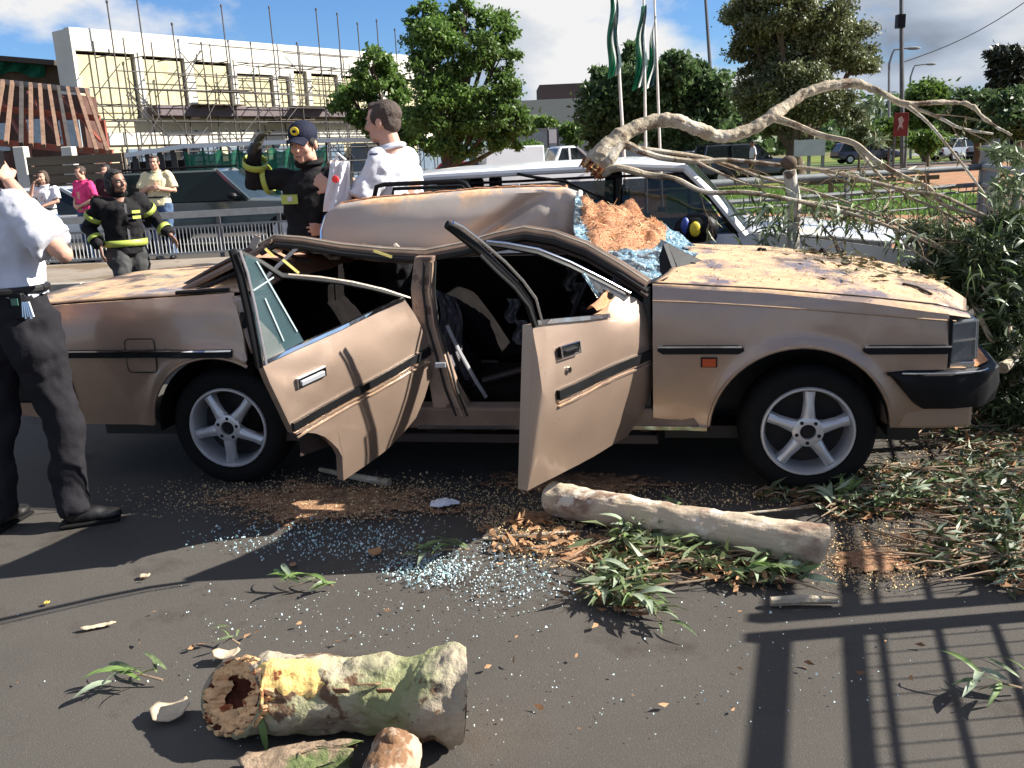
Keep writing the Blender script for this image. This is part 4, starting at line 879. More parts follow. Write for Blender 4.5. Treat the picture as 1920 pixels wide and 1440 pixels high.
# ---- doors ----
def doorframe(uh, ph, oh=0.0):
    dv = -CF*math.cos(R(ph))+CN*math.sin(R(ph)); nv = CF*math.sin(R(ph))+CN*math.cos(R(ph)); p0 = c(uh, oh, 0)
    def D(px, py): P = onp(px, py, p0, nv); return ((P-p0).dot(dv), P.z)
    def M(s, w_, o=0.0): return p0+dv*s+nv*o+Vector((0, 0, w_))
    return D, M, nv, dv
D1, M1, n1_, d1_ = doorframe(2.0, 61)
fd = [(1009, 612), (1026, 650), (1036, 676), (1041, 705), (1042, 742), (1038, 808), (1030, 859), (999, 923), (1055, 893), (1120, 858), (1188, 820), (1211, 773), (1225, 715), (1232, 660), (1229, 598), (1219, 572), (1205, 558), (1188, 556), (1170, 572), (1150, 588), (1133, 594), (1070, 602)]
fdo = [D1(*q) for q in fd]
def dm1(s, w_, o=0.0):
    b_ = .035*math.sin(math.pi*min(1, max(0, (w_-.26)/.68))); hood_dent = -.05*math.exp(-((s-.13)/.09)**2-((w_-.90)/.05)**2)
    return M1(s, w_, o+b_+hood_dent-.03+dent(Vector((s, 1, w_)), .014, 3.5)+dent(Vector((s, 7, w_)), .004, 12))
FDo = scan(fdo, dm1, .045, 14).build('front_door', paint, CAR, smooth=True)
FDo['label'] = 'front door swung wide open, its lower rear corner bent out'
def strip_d(D, M, p, q, h, m_, name, par, o=.004, th=.012, cut=0): a_, b_ = D(*p), D(*q); return strip(M, a_[0], a_[1], b_[0], b_[1], h, m_, name, par, o, th, cut=cut)
strip_d(D1, dm1, (1040, 740), (1231, 656), .036, plast, 'rub_strip', FDo); strip_d(D1, dm1, (1041, 762), (1230, 674), .006, paint, 'pressed_ridge', FDo, th=.006)
strip_d(D1, dm1, (1041, 755), (1231, 668), .005, paint, 'pressed_ridge', FDo, th=.004)
strip_d(D1, dm1, (1012, 606), (1150, 592), .016, chrome, 'belt_strip', FDo, o=.0)
hp = D1(1066, 655); hd_ = MB().obox(dm1(hp[0], hp[1], .012), -d1_*.062+Vector((0, 0, .0)), n1_*.008, Vector((0, 0, .021))).build('door_handle', plast, FDo, bevel=.004)
ix = lambda dx, dz, o_: dm1(hp[0]+dx, hp[1]+dz, o_)
fr_ = [ix(-.06, -.02, .021), ix(.06, -.02, .021), ix(.06, .02, .021), ix(-.06, .02, .021)]
MB().tube(fr_+fr_[:1], .0035, 6, False).build('handle_chrome_frame', chrome, FDo); MB().bar(ix(-.04, 0, .022), ix(.04, 0, .022), .02, .006).build('handle_flap', chrome, FDo)
lp = D1(1063, 693); MB().tube([dm1(lp[0], lp[1], .0), dm1(lp[0], lp[1], .012)], .012, 14).build('key_lock', chrome, FDo, smooth=True)
MB().grid(lambda u, v: dm1(.06+.66*u, .35+.5*v, -.075-.02*math.sin(u*3)), 8, 6).build('inner_door_trim', trimr, FDo, smooth=True)
# edge hardware
for py in (745, 772): s_, w_ = D1(1026, py); MB().obox(dm1(s_+.01, w_, -.02), d1_*.004, n1_*.010, Vector((0, 0, .005))).build('latch_slot', darkv, FDo)
# front window frame (bent)
def frame_bar(D, M, pts, r_, name, m_, par, o=-.02, flat=.6): return MB().tube([M(*D(px, py), o) for px, py in pts], r_, 8, flat=flat).build(name, m_, par, smooth=True)
frame_bar(D1, M1, [(1012, 612), (1000, 570), (975, 535), (940, 500), (900, 462), (862, 432), (846, 421)], [.016, .018, .018, .017, .017, .016, .014], 'window_frame', plast, FDo, -.02)
frame_bar(D1, M1, [(1016, 600), (1005, 560), (982, 528), (948, 492), (905, 455), (868, 427), (850, 418)], .006, 'window_frame_chrome', chrome, FDo, .0)
frame_bar(D1, M1, [(1005, 612), (992, 575), (965, 540), (930, 508), (900, 478)], .006, 'window_channel', rubbers, FDo, .0)
fc = doorframe(2.0, 25); Df, Mf = fc[0], fc[1]
frame_bar(Df, Mf, [(910, 458), (950, 463), (1010, 475), (1070, 500), (1130, 530), (1180, 556)], [.010, .013, .013, .013, .013, .012], 'upper_window_frame', plast, FDo)
frame_bar(Df, Mf, [(912, 452), (950, 456), (1010, 467), (1070, 491), (1130, 521), (1182, 549)], .006, 'upper_frame_chrome', chrome, FDo, .0)
MB().prism([Mf(*Df(1092, 512)), Mf(*Df(1180, 556)), Mf(*Df(1150, 588)), Mf(*Df(1138, 588))], -fc[2]*.012).build('mirror_mounting_plate', mat('grey_mirror_plate', (.2, .2, .2), .5, .3, .3, 9, .2), FDo)
MB().prism([Mf(*Df(1130, 542), .003), Mf(*Df(1150, 552), .003), Mf(*Df(1146, 562), .003), Mf(*Df(1132, 556), .003)], fc[2]*.004).build('mirror_hole', darkv, FDo)
MB().tube([Mf(*Df(1092, 512), .01), Mf(*Df(1118, 552), .01), Mf(*Df(1140, 590), .01)], .010, 6, flat=.4).build('quarter_light_glass_edge', glassb, FDo)
MB().grid(lambda u, v: dm1(.02+.30*u, .885+.055*math.sin(math.pi*min(1, v))*(1-abs(u-.35)), -.01-.05*v), 10, 6).build('sawdust_on_door', dustm, FDo, smooth=True)

D2, M2, n2_, d2_ = doorframe(1.03, 60)
rd = [(494, 686), (505, 718), (525, 765), (543, 804), (547, 812), (570, 810), (590, 812), (608, 819), (622, 830), (634, 842), (641, 856), (646, 878), (647, 902), (690, 872), (727, 845), (755, 815), (778, 783), (793, 745), (804, 707), (804, 670), (801, 640), (792, 612), (781, 588), (765, 563), (700, 591), (600, 636), (540, 663)]
rdo = [D2(*q) for q in rd]
def dm2(s, w_, o=0.0):
    b_ = .03*math.sin(math.pi*min(1, max(0, (w_-.2)/.68))); return M2(s, w_, o+b_-.02+dent(Vector((s, 5, w_)), .012, 3.5)+dent(Vector((s, 9, w_)), .004, 12))
RD = scan(rdo, dm2, .04, 14).build('rear_door', paint, CAR, smooth=True)
RD['label'] = 'rear door hanging open and sagging at its rear end'
strip_d(D2, dm2, (543, 800), (803, 657), .034, plast, 'rub_strip', RD); strip_d(D2, dm2, (549, 812), (803, 670), .006, paint, 'pressed_ridge', RD, th=.006)
strip_d(D2, dm2, (553, 819), (803, 677), .005, paint, 'pressed_ridge', RD, th=.004)
strip_d(D2, dm2, (497, 680), (764, 560), .013, chrome, 'belt_strip', RD, o=-.004)
hp2a, hp2b = D2(553, 719), D2(606, 694); hm = ((hp2a[0]+hp2b[0])/2, (hp2a[1]+hp2b[1])/2); sl_ = Vector((hp2b[0]-hp2a[0], hp2b[1]-hp2a[1]))
e1 = (dm2(*hp2b)-dm2(*hp2a))/2; zz_ = Vector((0, 0, .021))
MB().obox(dm2(hm[0], hm[1], .010), e1, n2_*.007, zz_).build('door_handle', chrome, RD, bevel=.004)
MB().obox(dm2(hm[0], hm[1]-.004, .020), e1*.8, n2_*.004, zz_*.45).build('handle_flap', alloy, RD, bevel=.002)
frame_bar(D2, M2, [(490, 690), (480, 640), (468, 580), (452, 510), (438, 468)], [.016, .017, .018, .018, .016], 'window_frame', plast, RD, -.01)
frame_bar(D2, M2, [(496, 684), (487, 635), (475, 575), (460, 510), (446, 470)], .006, 'window_frame_chrome', mat('grey_frame_edge', (.30, .28, .30), .35, .5), RD, .012)
D3, M3, n3_, d3_ = doorframe(1.03, 34)
frame_bar(D3, M3, [(448, 472), (490, 492), (530, 518), (570, 522), (640, 530), (700, 542), (760, 558)], [.013, .014, .016, .014, .013, .012, .011], 'upper_window_frame', plast, RD)
frame_bar(D3, M3, [(540, 514), (600, 519), (660, 528), (720, 542), (768, 558)], .005, 'upper_frame_chrome', mat('worn_gutter', (0, 0, 0)), RD, .006)
MB().prism([M2(*D2(q[0], q[1]), -.012) for q in ((462, 478), (486, 486), (573, 640), (500, 675), (490, 640))], -n2_*.004).build('quarter_glass', quarterglass, RD)
for p_, q_ in (((560, 622), (484, 490)), ((500, 560), (535, 640)), ((478, 545), (516, 520))): MB().bar(M2(*D2(*p_), -.010), M2(*D2(*q_), -.010), .004, .005).build('glass_edge_line', mat('pale_glass_edge', (.45, .55, .55), .3), RD)
MB().prism([M2(*D2(q[0], q[1]), -.02) for q in ((492, 600), (530, 640), (540, 658), (500, 678))], -n2_*.01).build('inner_pale_trim', mat('cream_inner_trim', (.55, .46, .38), .7), RD)
MB().grid(lambda u, v: dm2(.08+.62*u, .36+.40*v, -.07), 6, 6).build('inner_door_trim', trimr, RD, smooth=True)

# ================= white estate car behind =================
glass_suv = mat('greenish_side_glass', (.02, .035, .03), .05, 0, .1, 3, 0, alpha=.80)
SUV = thing('estate_car', 'white estate car half hidden behind the wreck under the fallen branches', 'car', tuple(c(1.8, -3.3, 0)))
oS = -2.5
suvp = mat('white_car_paint', (.70, .71, .72), .3, 0, .04, 2, .02, coat=.6, updirt=(.5, .42, .30), updirt_thr=.56)
def sm(s, w_, o=0.0): return c(s, oS+o+.03*math.sin(math.pi*min(1, max(0, (w_-.3)/.65)))-.3*max(0, s-3.7)**2, w_)
so_ = [(-.7, .35), (-.1, .33)]+arc(.3, .33, .37, 178, 2)+[(.7, .3), (2.5, .3)]+arc(3.0, .33, .37, 178, 2)+[(3.42, .33), (3.9, .36), (3.95, .72), (3.7, .78), (3.2, .86), (2.68, .925), (.0, .95), (-.7, .95)]
scan(so_, sm, .02, 10).build('body_side', suvp, SUV, smooth=True)
scan([(s, w_) for s, w_ in so_], lambda s, w_, o=0: c(s, oS-1.68-o, w_), .02, 4).build('far_body_side', suvp, SUV)
def shood(u, v): s = 2.62+1.34*u; return c(s, oS-.01-1.64*v, (.93-.10*u-.07*u**3)+.05*math.sin(math.pi*v)+.02*(math.exp(-((v-.2)/.05)**2)))
MB().grid(shood, 16, 20).build('hood', suvp, SUV, smooth=True, solid=.01)
MB().prism([c(3.96, oS-.02, .36), c(3.96, oS-1.64, .36), c(3.96, oS-1.64, .72), c(3.96, oS-.02, .72)], CF*.08).build('nose_panel', suvp, SUV, bevel=.03)
rN = [SC(810, 329, oS-.1), SC(1000, 318, oS-.1), SC(1180, 309, oS-.1), SC(1283, 312, oS-.1)]
def sroof(u, v):
    k = u*3; i = min(int(k), 2); s = lerp(rN[i][0], rN[i+1][0], k-i); w_ = lerp(rN[i][1], rN[i+1][1], k-i)
    return c(s-(0 if u > .02 else 0), oS-.1-1.46*v, w_+.035*math.sin(math.pi*v))
MB().grid(lambda u, v: sroof(u, v) if u > 0 else c(-.7, oS-.1-1.46*v, 1.34), 24, 14).build('roof', suvp, SUV, smooth=True, solid=.03)
def q3(px, py, o_=0): return SP(px, py, oS+o_)
wz = .945
rlw = [c(-.7, oS-.09, 1.31), c(rN[1][0], oS-.09, rN[1][1]-.02), c(rN[2][0], oS-.09, rN[2][1]-.02), c(rN[3][0], oS-.09, rN[3][1]-.03)]
MB().tube([c(-.7, oS-.08, 1.32)]+[c(s, oS-.08, w_-.012) for s, w_ in rN], .026, 8).build('roof_side_rail', suvp, SUV, smooth=True)
ap = [c(rN[3][0], oS-.09, rN[3][1]-.01), q3(1335, 365, -.05), q3(1398, 442, -.01)]
MB().tube(ap, [.032, .032, .034], 8, flat=.7).build('windscreen_pillar', suvp, SUV, smooth=True)
ap2 = [p-CN*1.5 for p in ap]; MB().tube(ap2, .03, 8).build('windscreen_pillar', suvp, SUV, smooth=True)
MB().grid(lambda u, v: ap[0].lerp(ap[2], u).lerp(ap2[0].lerp(ap2[2], u), v)+CF*.09*math.sin(math.pi*v)+Vector((0, 0, .02)), 10, 14).build('windscreen', glass_suv, SUV, smooth=True)
# side windows: front, rear, cargo
fw = [q3(1168, 336, -.085), q3(1280, 330, -.085), q3(1330, 380, -.05), q3(1372, 440, -.01), q3(1165, 450, .0)]
MB().prism(fw, -CN*.006).build('front_side_window', glass_suv, SUV)
rwn = [q3(975, 345, -.085), q3(1150, 337, -.085), q3(1150, 452, .0), q3(975, 455, 0)]
MB().prism(rwn, -CN*.006).build('rear_side_window', glass_suv, SUV)
MB().prism([c(-.55, oS-.085, 1.28), q3(962, 346, -.085), q3(962, 456, 0), c(-.6, oS, .95)], -CN*.006).build('cargo_window', glass_suv, SUV)
for a_, b_, nm in (((1159, 335, -.08), (1157, 455, .005), 'centre_pillar'), ((968, 346, -.08), (968, 458, .005), 'rear_pillar')):
    MB().bar(q3(*a_), q3(*b_), .03, .055, up=CN).build(nm, suvp if nm == 'rear_pillar' else plast, SUV)
MB().tube([q3(820, 346, -.075), q3(970, 340, -.075), q3(1100, 333, -.075), q3(1280, 326, -.075), q3(1335, 378, -.04), q3(1385, 445, .0)], .010, 6).build('window_seal', plast, SUV, smooth=True)
MB().tube([q3(970, 326, -.05), q3(1000, 332, -.04), q3(1060, 340, -.02), q3(1110, 362, .0), q3(1160, 385, .0)], .011, 6).build('door_top_guard', plast, SUV, smooth=True)
MB().obox(c(1.1, oS-.84, .62), CF*1.6, CN*.78, Vector((0, 0, .3))).build('cabin_tub', trimd, SUV)
for u0, m_ in ((1.75, trimd), (.75, trimd)):
    for o_ in (-.42, -1.2):
        MB().obox(c(u0, oS+o_, 1.05), CF*.06-Vector((0, 0, .02)), CN*.22, Vector((0, 0, .17))-CF*.05).build('seat_back', m_, SUV, bevel=.04)
        MB().obox(c(u0-.06, oS+o_, 1.29), CF*.04, CN*.11, Vector((0, 0, .07))).build('headrest', m_, SUV, bevel=.03)
MB().tube([c(2.3+.05*math.cos(k*math.pi/8), oS-.42+.18*math.sin(k*math.pi/8), 1.0+.13*math.cos(k*math.pi/8)) for k in range(17)], .012, 6, False).build('steering_wheel', plast, SUV)
mc = q3(1306, 428, .13); mr = MB().ell(mc, (.15, .07, .10), 16).build('door_mirror', plast, SUV, smooth=True)
MB().bar(mc, q3(1340, 445, .02), .04, .04).build('mirror_arm', plast, mr)
MB().ell(mc+CN*.062+CF*-.01, (.04, .016, .05), 14).build('yellow_emblem', mat('badge_yellow', (.75, .55, .03), .5), mr, smooth=True)
MB().ell(mc+CN*.055-CF*.075+Vector((0, 0, .02)), (.03, .02, .06), 12).build('blue_patch', mat('mirror_blue', (.03, .06, .30), .4), mr, smooth=True)
wheel(c(3.0, oS-.02, .33), CN, .33, .21, 80, SUV); wheel(c(.3, oS-.02, .33), CN, .33, .21, 60, SUV)
wheel(c(3.0, oS-1.6, .33), -CN, .33, .21, 80, SUV); wheel(c(.3, oS-1.6, .33), -CN, .33, .21, 60, SUV)

# ================= generic parked cars =================
def gcar(name, label, loc, rz, L=4.2, W=1.68, H=1.4, kind='hatch', paintmt=None, group=None, detail=False, glass=None):
    t = thing(name, label, 'car' if name != 'pickup' else 'pickup', loc, group); cz, sz = math.cos(rz), math.sin(rz); l0 = Vector(loc)
    T = lambda x, y, z: l0+Vector((x*cz-y*sz, x*sz+y*cz, z))
    belt = H*.62; g = glass or glassd
    prof = {'hatch': [(-.5, .45, belt), (-.44, .3, belt), (-.2, .25, belt), (.2, .25, belt), (.38, .27, belt*.93), (.47, .3, belt*.82), (.5, .38, belt*.68)],
            'sedan': [(-.5, .42, belt*.9), (-.47, .3, belt*.98), (-.3, .25, belt), (.15, .25, belt), (.33, .27, belt*.93), (.47, .3, belt*.84), (.5, .38, belt*.7)],
            'suv': [(-.5, .5, belt), (-.46, .38, belt), (-.2, .33, belt), (.2, .33, belt), (.38, .35, belt*.95), (.47, .4, belt*.88), (.5, .48, belt*.7)]}[kind if kind in ('hatch', 'sedan', 'suv') else 'sedan']
    rings = []
    for fx, lo, hi in prof:
        e_ = 1-.10*(abs(fx)*2)**4; y = W/2*e_
        rings.append([T(fx*L, -y*.9, lo), T(fx*L, -y, lo+.08), T(fx*L, -y, (lo+hi)/2), T(fx*L, -y*.96, hi-.05), T(fx*L, -y*.85, hi), T(fx*L, y*.85, hi), T(fx*L, y*.96, hi-.05), T(fx*L, y, (lo+hi)/2), T(fx*L, y, lo+.08), T(fx*L, y*.9, lo)])
    MB().loft(rings).build('body', paintmt, t, smooth=True, angle=35)
    xr0, xr1, xb0, xb1 = {'hatch': (-.42, .02, -.49, .22), 'sedan': (-.22, .04, -.34, .2), 'suv': (-.44, .04, -.48, .18)}.get(kind, (-.02, .08, -.08, .22))
    yb, yr = W/2*.93, W/2*.74
    MB().loft([[T(xr0*L, -yr, H-.06), T(xr1*L, -yr, H-.06), T(xr1*L, yr, H-.06), T(xr0*L, yr, H-.06)], [T((xr0+.01)*L, -yr*.93, H), T((xr1-.02)*L, -yr*.93, H), T((xr1-.02)*L, yr*.93, H), T((xr0+.01)*L, yr*.93, H)]]).build('roof', paintmt, t, smooth=True, angle=60)
    z0, z1 = belt-.02, H-.055
    def gq(nm, pts, mt_=g): MB().poly(pts).build(nm, mt_, t)
    gq('windscreen', [T(xb1*L, -yb*.95, z0), T(xb1*L, yb*.95, z0), T(xr1*L, yr*.96, z1), T(xr1*L, -yr*.96, z1)])
    gq('rear_window', [T(xb0*L, -yb*.95, z0), T(xb0*L, yb*.95, z0), T(xr0*L, yr*.96, z1), T(xr0*L, -yr*.96, z1)])
    xm = (xr0+xr1)/2
    for s_ in (-1, 1):
        gq('side_window', [T(xb0*L+.05, s_*yb, z0), T(xm*L-.03, s_*yb, z0), T(xm*L-.03, s_*yr, z1), T(xr0*L+.03, s_*yr, z1)])
        gq('side_window', [T(xm*L+.03, s_*yb, z0), T(xb1*L-.08, s_*yb, z0), T(xr1*L-.03, s_*yr, z1), T(xm*L+.03, s_*yr, z1)])
        for xa, xz in ((xb1, xr1), (xm, xm), (xb0, xr0)): MB().bar(T(xa*L, s_*yb, z0), T(xz*L, s_*yr, z1+.02), .06, .06).build('pillar', paintmt, t)
        MB().ell(T((xb1-.06)*L, s_*(W/2+.09), belt+.06), (.10, .09, .07), 8).build('door_mirror', paintmt if detail else plast, t, smooth=True)
        for fx in (-.31, .32):
            wc = T(fx*L, s_*(W/2-.02), .31); axn = (T(0, s_, 0)-T(0, 0, 0)); w_ = MB().tube([wc-axn*.16, wc+axn*.03], .31, 20).build('wheel', rubber, t, smooth=True, angle=50)
            MB().tube([wc+axn*.0, wc+axn*.04], .19, 14).build('rim', alloy, w_, smooth=True, angle=50)
        MB().ell(T(L*.485, s_*W*.36, belt*.74), (.09, .16, .07), 8).build('headlight', lampg, t, smooth=True)
        MB().ell(T(-L*.492, s_*W*.38, belt*.8), (.06, .12, .1), 8).build('tail_light', redl, t, smooth=True)
    MB().box(tuple(T(L*.5, 0, .5)), (.1, W*.8, .16), rz).build('bumper', plast, t, bevel=.03)
    MB().box(tuple(T(-L*.5, 0, .5)), (.1, W*.8, .16), rz).build('bumper', plast, t, bevel=.03)
    if kind == 'suv':
        for s_ in (-1, 1): MB().tube([T(xr0*L, s_*yr*.9, H+.04), T(xr1*L*.8, s_*yr*.9, H+.04)], .02, 6).build('roof_bar', plast, t)
    if kind == 'pickup': MB().loft([[T(-.48*L, -.78, belt), T(-.12*L, -.78, belt), T(-.12*L, .78, belt), T(-.48*L, .78, belt)], [T(-.46*L, -.7, H+.05), T(-.12*L, -.7, H+.05), T(-.12*L, .7, H+.05), T(-.46*L, .7, H+.05)]]).build('canopy', paintmt, t, bevel=.04)
    return t
def cp_(n, col): return mat(n, col, .28, .2, .05, 2, .01, coat=.7)
P_ = ony(395, 400, 18.3); gcar('offroad_car', 'dark green off-road car parked behind the railing and the yellow-shirted man', (P_.x+.2, 18.6, 0), R(-4), 4.4, 1.72, 1.53, 'suv', cp_('dark_green_paint', (.045, .06, .057)), detail=False, glass=mat('dark_green_glass', (.01, .018, .016), .2, 0, .1, 3, 0, spec=.25))
P_ = ony(130, 400, 17.5); gcar('parked_car', 'silver-grey car at the left behind the pink-shirted bystander', (P_.x-.4, 18.5, 0), R(4), 4.1, 1.65, 1.32, 'hatch', cp_('silver_grey_paint', (.42, .43, .45)))
G5 = 'cars parked in the distance'
far = [(885, 30, 0, 'sedan', (.16, .02, .02), 'dark red car roof showing left in the row behind the estate car', 1.42), (940, 27, 8, 'sedan', (.02, .02, .025), 'black car beside the dark red one behind the estate car', 1.4),
       (1272, 42, 10, 'sedan', (.22, .03, .04), 'maroon car parked under the trees right of the flagpoles', 1.4), (1318, 40, 5, 'hatch', (.5, .52, .55), 'pale silver car parked between the maroon and dark cars', 1.4),
       (1362, 39, -4, 'sedan', (.03, .03, .04), 'dark car parked right of the silver one under the trees', 1.4), (1400, 38, 6, 'suv', (.02, .025, .035), 'dark off-road car at the right end of the shaded row', 1.6),
       (1800, 60, 20, 'sedan', (.45, .47, .5), 'silver car on the far road at right', 1.4), (1772, 70, 15, 'hatch', (.03, .03, .04), 'small black car left of the silver one on the far road', 1.4), (1878, 56, 22, 'sedan', (.35, .36, .4), 'grey car at the right end of the far road', 1.4),
       (1622, 64, 0, 'hatch', (.06, .05, .07), 'tiny dark car seen between the branches far away', 1.4)]
for i, (px, Y, rz, kd, col, lb, H) in enumerate(far):
    P_ = ony(px, 300, Y); gcar('parked_car', lb, (P_.x, Y, 0), R(rz), 4.3, 1.68, H, kd, cp_('far_car_paint_%s' % 'abcdefghijkl'[i], col), G5)
P_ = ony(1035, 300, 26); gcar('pickup', 'white pickup with a white canopy behind the estate car roof', (P_.x+.2, 26.5, 0), R(12), 4.8, 1.7, 1.72, 'pickup', cp_('white_pickup_paint', (.7, .71, .72)))
# ================= people =================
skin_l = mat('light_skin', (.50, .28, .20), .55, 0, .08, 8, .05, spec=.3)
skin_d = mat('dark_brown_skin', (.27, .145, .10), .5, 0, .1, 8, .05, spec=.3)
hairk = mat('black_hair', (.014, .010, .009), .6, 0, .4, 40, .6, 120)
hairb = mat('brown_hair', (.05, .028, .018), .6, 0, .4, 40, .6, 120)
shirtw = mat('white_uniform_shirt', (.56, .56, .61), .85, 0, .05, 9, .12, 40)
trouk = mat('charcoal_trousers', (.016, .015, .018), .9, 0, .2, 8, .2, 60)
firek = mat('black_fire_kit_cloth', (.014, .013, .014), .85, 0, .3, 12, .2, 50)
fireg = mat('charcoal_fire_trousers', (.055, .055, .055), .9, 0, .25, 10, .25, 50)
hiviz = mat('lime_reflective_band', (.36, .42, .07), .5, 0, .1, 9, .05)
blackl = mat('black_leather', (.007, .006, .006), .5, 0, .2, 12, .08)
jeans = mat('blue_jeans', (.07, .11, .19), .9, 0, .25, 9, .2)
eyew = mat('eye_white', (.6, .57, .54), .2, 0, .02, 4, 0)
tex_fold = bpy.data.textures.new('cloth_fold', 'CLOUDS'); tex_fold.noise_scale = .17; tex_fold.noise_depth = 1
tex_fold2 = bpy.data.textures.new('cloth_fold_fine', 'MARBLE'); tex_fold2.noise_scale = .11; tex_fold2.turbulence = 9; tex_fold2.marble_type = 'SOFT'
tex_hair = bpy.data.textures.new('hair_lump', 'CLOUDS'); tex_hair.noise_scale = .03
def finish(o, vox, smooth=3, disp=0.0, tx=None, disp2=0.0):
    md = o.modifiers.new('remesh', 'REMESH'); md.mode = 'VOXEL'; md.voxel_size = vox; md.use_smooth_shade = True
    md = o.modifiers.new('smooth', 'SMOOTH'); md.iterations = smooth; md.factor = .5
    if disp: md = o.modifiers.new('disp', 'DISPLACE'); md.strength = disp; md.texture = tx or tex_fold; md.mid_level = .5; md.texture_coords = 'LOCAL'
    if disp2: md = o.modifiers.new('disp2', 'DISPLACE'); md.strength = disp2; md.texture = tex_fold2; md.mid_level = .5
    return o
DEF = dict(pel=(0, 0, .95), che=(0, 0, 1.27), nek=(0, -.01, 1.45), hd=(0, .02, 1.63), hf=(0, 1, 0), hu=(0, 0, 1),
           sR=(.19, -.01, 1.42), eR=(.25, -.03, 1.13), wR=(.25, .08, .89), sL=(-.19, -.01, 1.42), eL=(-.25, -.03, 1.13), wL=(-.25, .08, .89),
           hR=(.09, 0, .93), kR=(.10, .03, .50), aR=(.11, -.02, .09), hL=(-.09, 0, .93), kL=(-.10, .03, .50), aL=(-.11, -.02, .09),
           fR=(.06, 1, 0), fL=(-.06, 1, 0), dR=(0, .15, -1), dL=(0, .15, -1), nR=(-1, 0, 0), nL=(1, 0, 0), cR=.35, cL=.35)
def person(label, loc, rz, h=1.75, skin=None, hair=None, top=None, topm=None, sleeve='short', legs=None, pose=None, vox=.008, cat='person', group=None, build_=1.0, fold=.02, fire=False, cap=False, longhair=False, glove=False, hem=.90, jacket=False, shoes=None, shoelen=.25):
    J = dict(DEF); J.update(pose or {}); k = h/1.75; t = thing('person', label, cat, loc, group); l0 = Vector(loc); cz, sz = math.cos(rz), math.sin(rz)
    def W(v): v = Vector(v)*k; return l0+Vector((v.x*cz-v.y*sz, v.x*sz+v.y*cz, v.z))
    def Dr(v): v = Vector(v); return Vector((v.x*cz-v.y*sz, v.x*sz+v.y*cz, v.z)).normalized()
    P = {q: W(J[q]) for q in ('pel', 'che', 'nek', 'hd', 'sR', 'eR', 'wR', 'sL', 'eL', 'wL', 'hR', 'kR', 'aR', 'hL', 'kL', 'aL')}
    X_, Y_ = Dr((1, 0, 0)), Dr((0, 1, 0)); Z_ = Vector((0, 0, 1)); b = build_
    hf_, hu_ = Dr(J['hf']), Dr(J['hu']); hx_ = hf_.cross(hu_).normalized(); hu_ = hx_.cross(hf_)
    HM = Matrix((hx_, hf_, hu_)).transposed()
    HP = lambda x, y, z: P['hd']+HM @ (Vector((x, y, z))*k)
    m_ = MB()
    def he(x, y, z, a, bb, cc, n=14): m_.ell(HP(x, y, z), (a*k, bb*k, cc*k), n, HM)
    he(0, -.008, .028, .076, .096, .090, 18); he(0, .022, -.04, .060, .066, .074, 16); he(0, .060, -.094, .026, .024, .020); he(0, .080, .022, .050, .016, .012)
    for s in (-1, 1): he(s*.079, -.008, -.012, .010, .022, .032, 10); he(s*.036, .062, -.030, .026, .026, .026, 10); he(s*.040, .02, -.075, .025, .045, .03, 10)
    m_.tube([HP(0, .088, .012), HP(0, .104, -.012), HP(0, .110, -.028), HP(0, .090, -.040)], [.008*k, .010*k, .014*k, .010*k], 8)
    he(0, .082, -.062, .023, .012, .006, 10); he(0, .079, -.074, .020, .012, .007, 10)
    neck = [P['nek']-Z_*.06*k, P['nek']+Z_*.02*k, HP(0, -.015, -.05)]
    m_.tube(neck, [.075*k*b, .058*k*b, .056*k], 14)
    def hand(mb_, wr, s, inf):
        hd_, pn = Dr(J['d'+s]), Dr(J['n'+s]); sd_ = hd_.cross(pn).normalized(); pn = sd_.cross(hd_); hs = k; cu = J['c'+s]
        pm = wr+hd_*.05*hs; HM2 = Matrix((sd_, pn, hd_)).transposed(); mb_.ell(pm, (.041*hs*inf, .016*hs*inf**2, .052*hs*inf), 12, HM2)
        for fi in range(4):
            off = (-.030+.020*fi); bl_ = wr+hd_*(.088-.006*abs(fi-1.4))*hs+sd_*off*hs; ln = (.070, .082, .076, .060)[fi]*hs; spread_ = sd_*(off*1.5)*4
            d0 = (hd_+pn*cu*.6+spread_*.8).normalized(); d1 = (hd_+pn*cu*2.0+spread_*.4).normalized(); d2 = (hd_+pn*cu*3.6).normalized()
            q_ = [bl_-hd_*.03*hs, bl_, bl_+d0*ln*.45, bl_+d0*ln*.45+d1*ln*.32, bl_+d0*ln*.45+d1*ln*.32+d2*ln*.25]
            mb_.tube(q_, [r_*hs*inf for r_ in (.009, .0092, .0085, .0078, .0062)], 8)
        ts = -1 if s == 'R' else 1; tb_ = wr+hd_*.030*hs+sd_*ts*.034*hs; td_ = (hd_*.7+sd_*ts*.7+pn*.3).normalized()*.034*hs
        mb_.tube([wr+hd_*.015*hs+sd_*ts*.015*hs, tb_, tb_+td_, tb_+td_+(hd_+pn*(.3+cu)).normalized()*.03*hs], [r_*hs*inf for r_ in (.013, .012, .0105, .008)], 8)
    # torso, arms, legs of the body (under the clothes)
    tc_ = P['che']; pc = P['pel']
    m_.tube([pc-Z_*.06*k, pc, pc.lerp(tc_, .5), tc_, P['nek']-Z_*.05*k], [.10*k*b, .125*k*b, .11*k*b, .125*k*b, .075*k], 14)
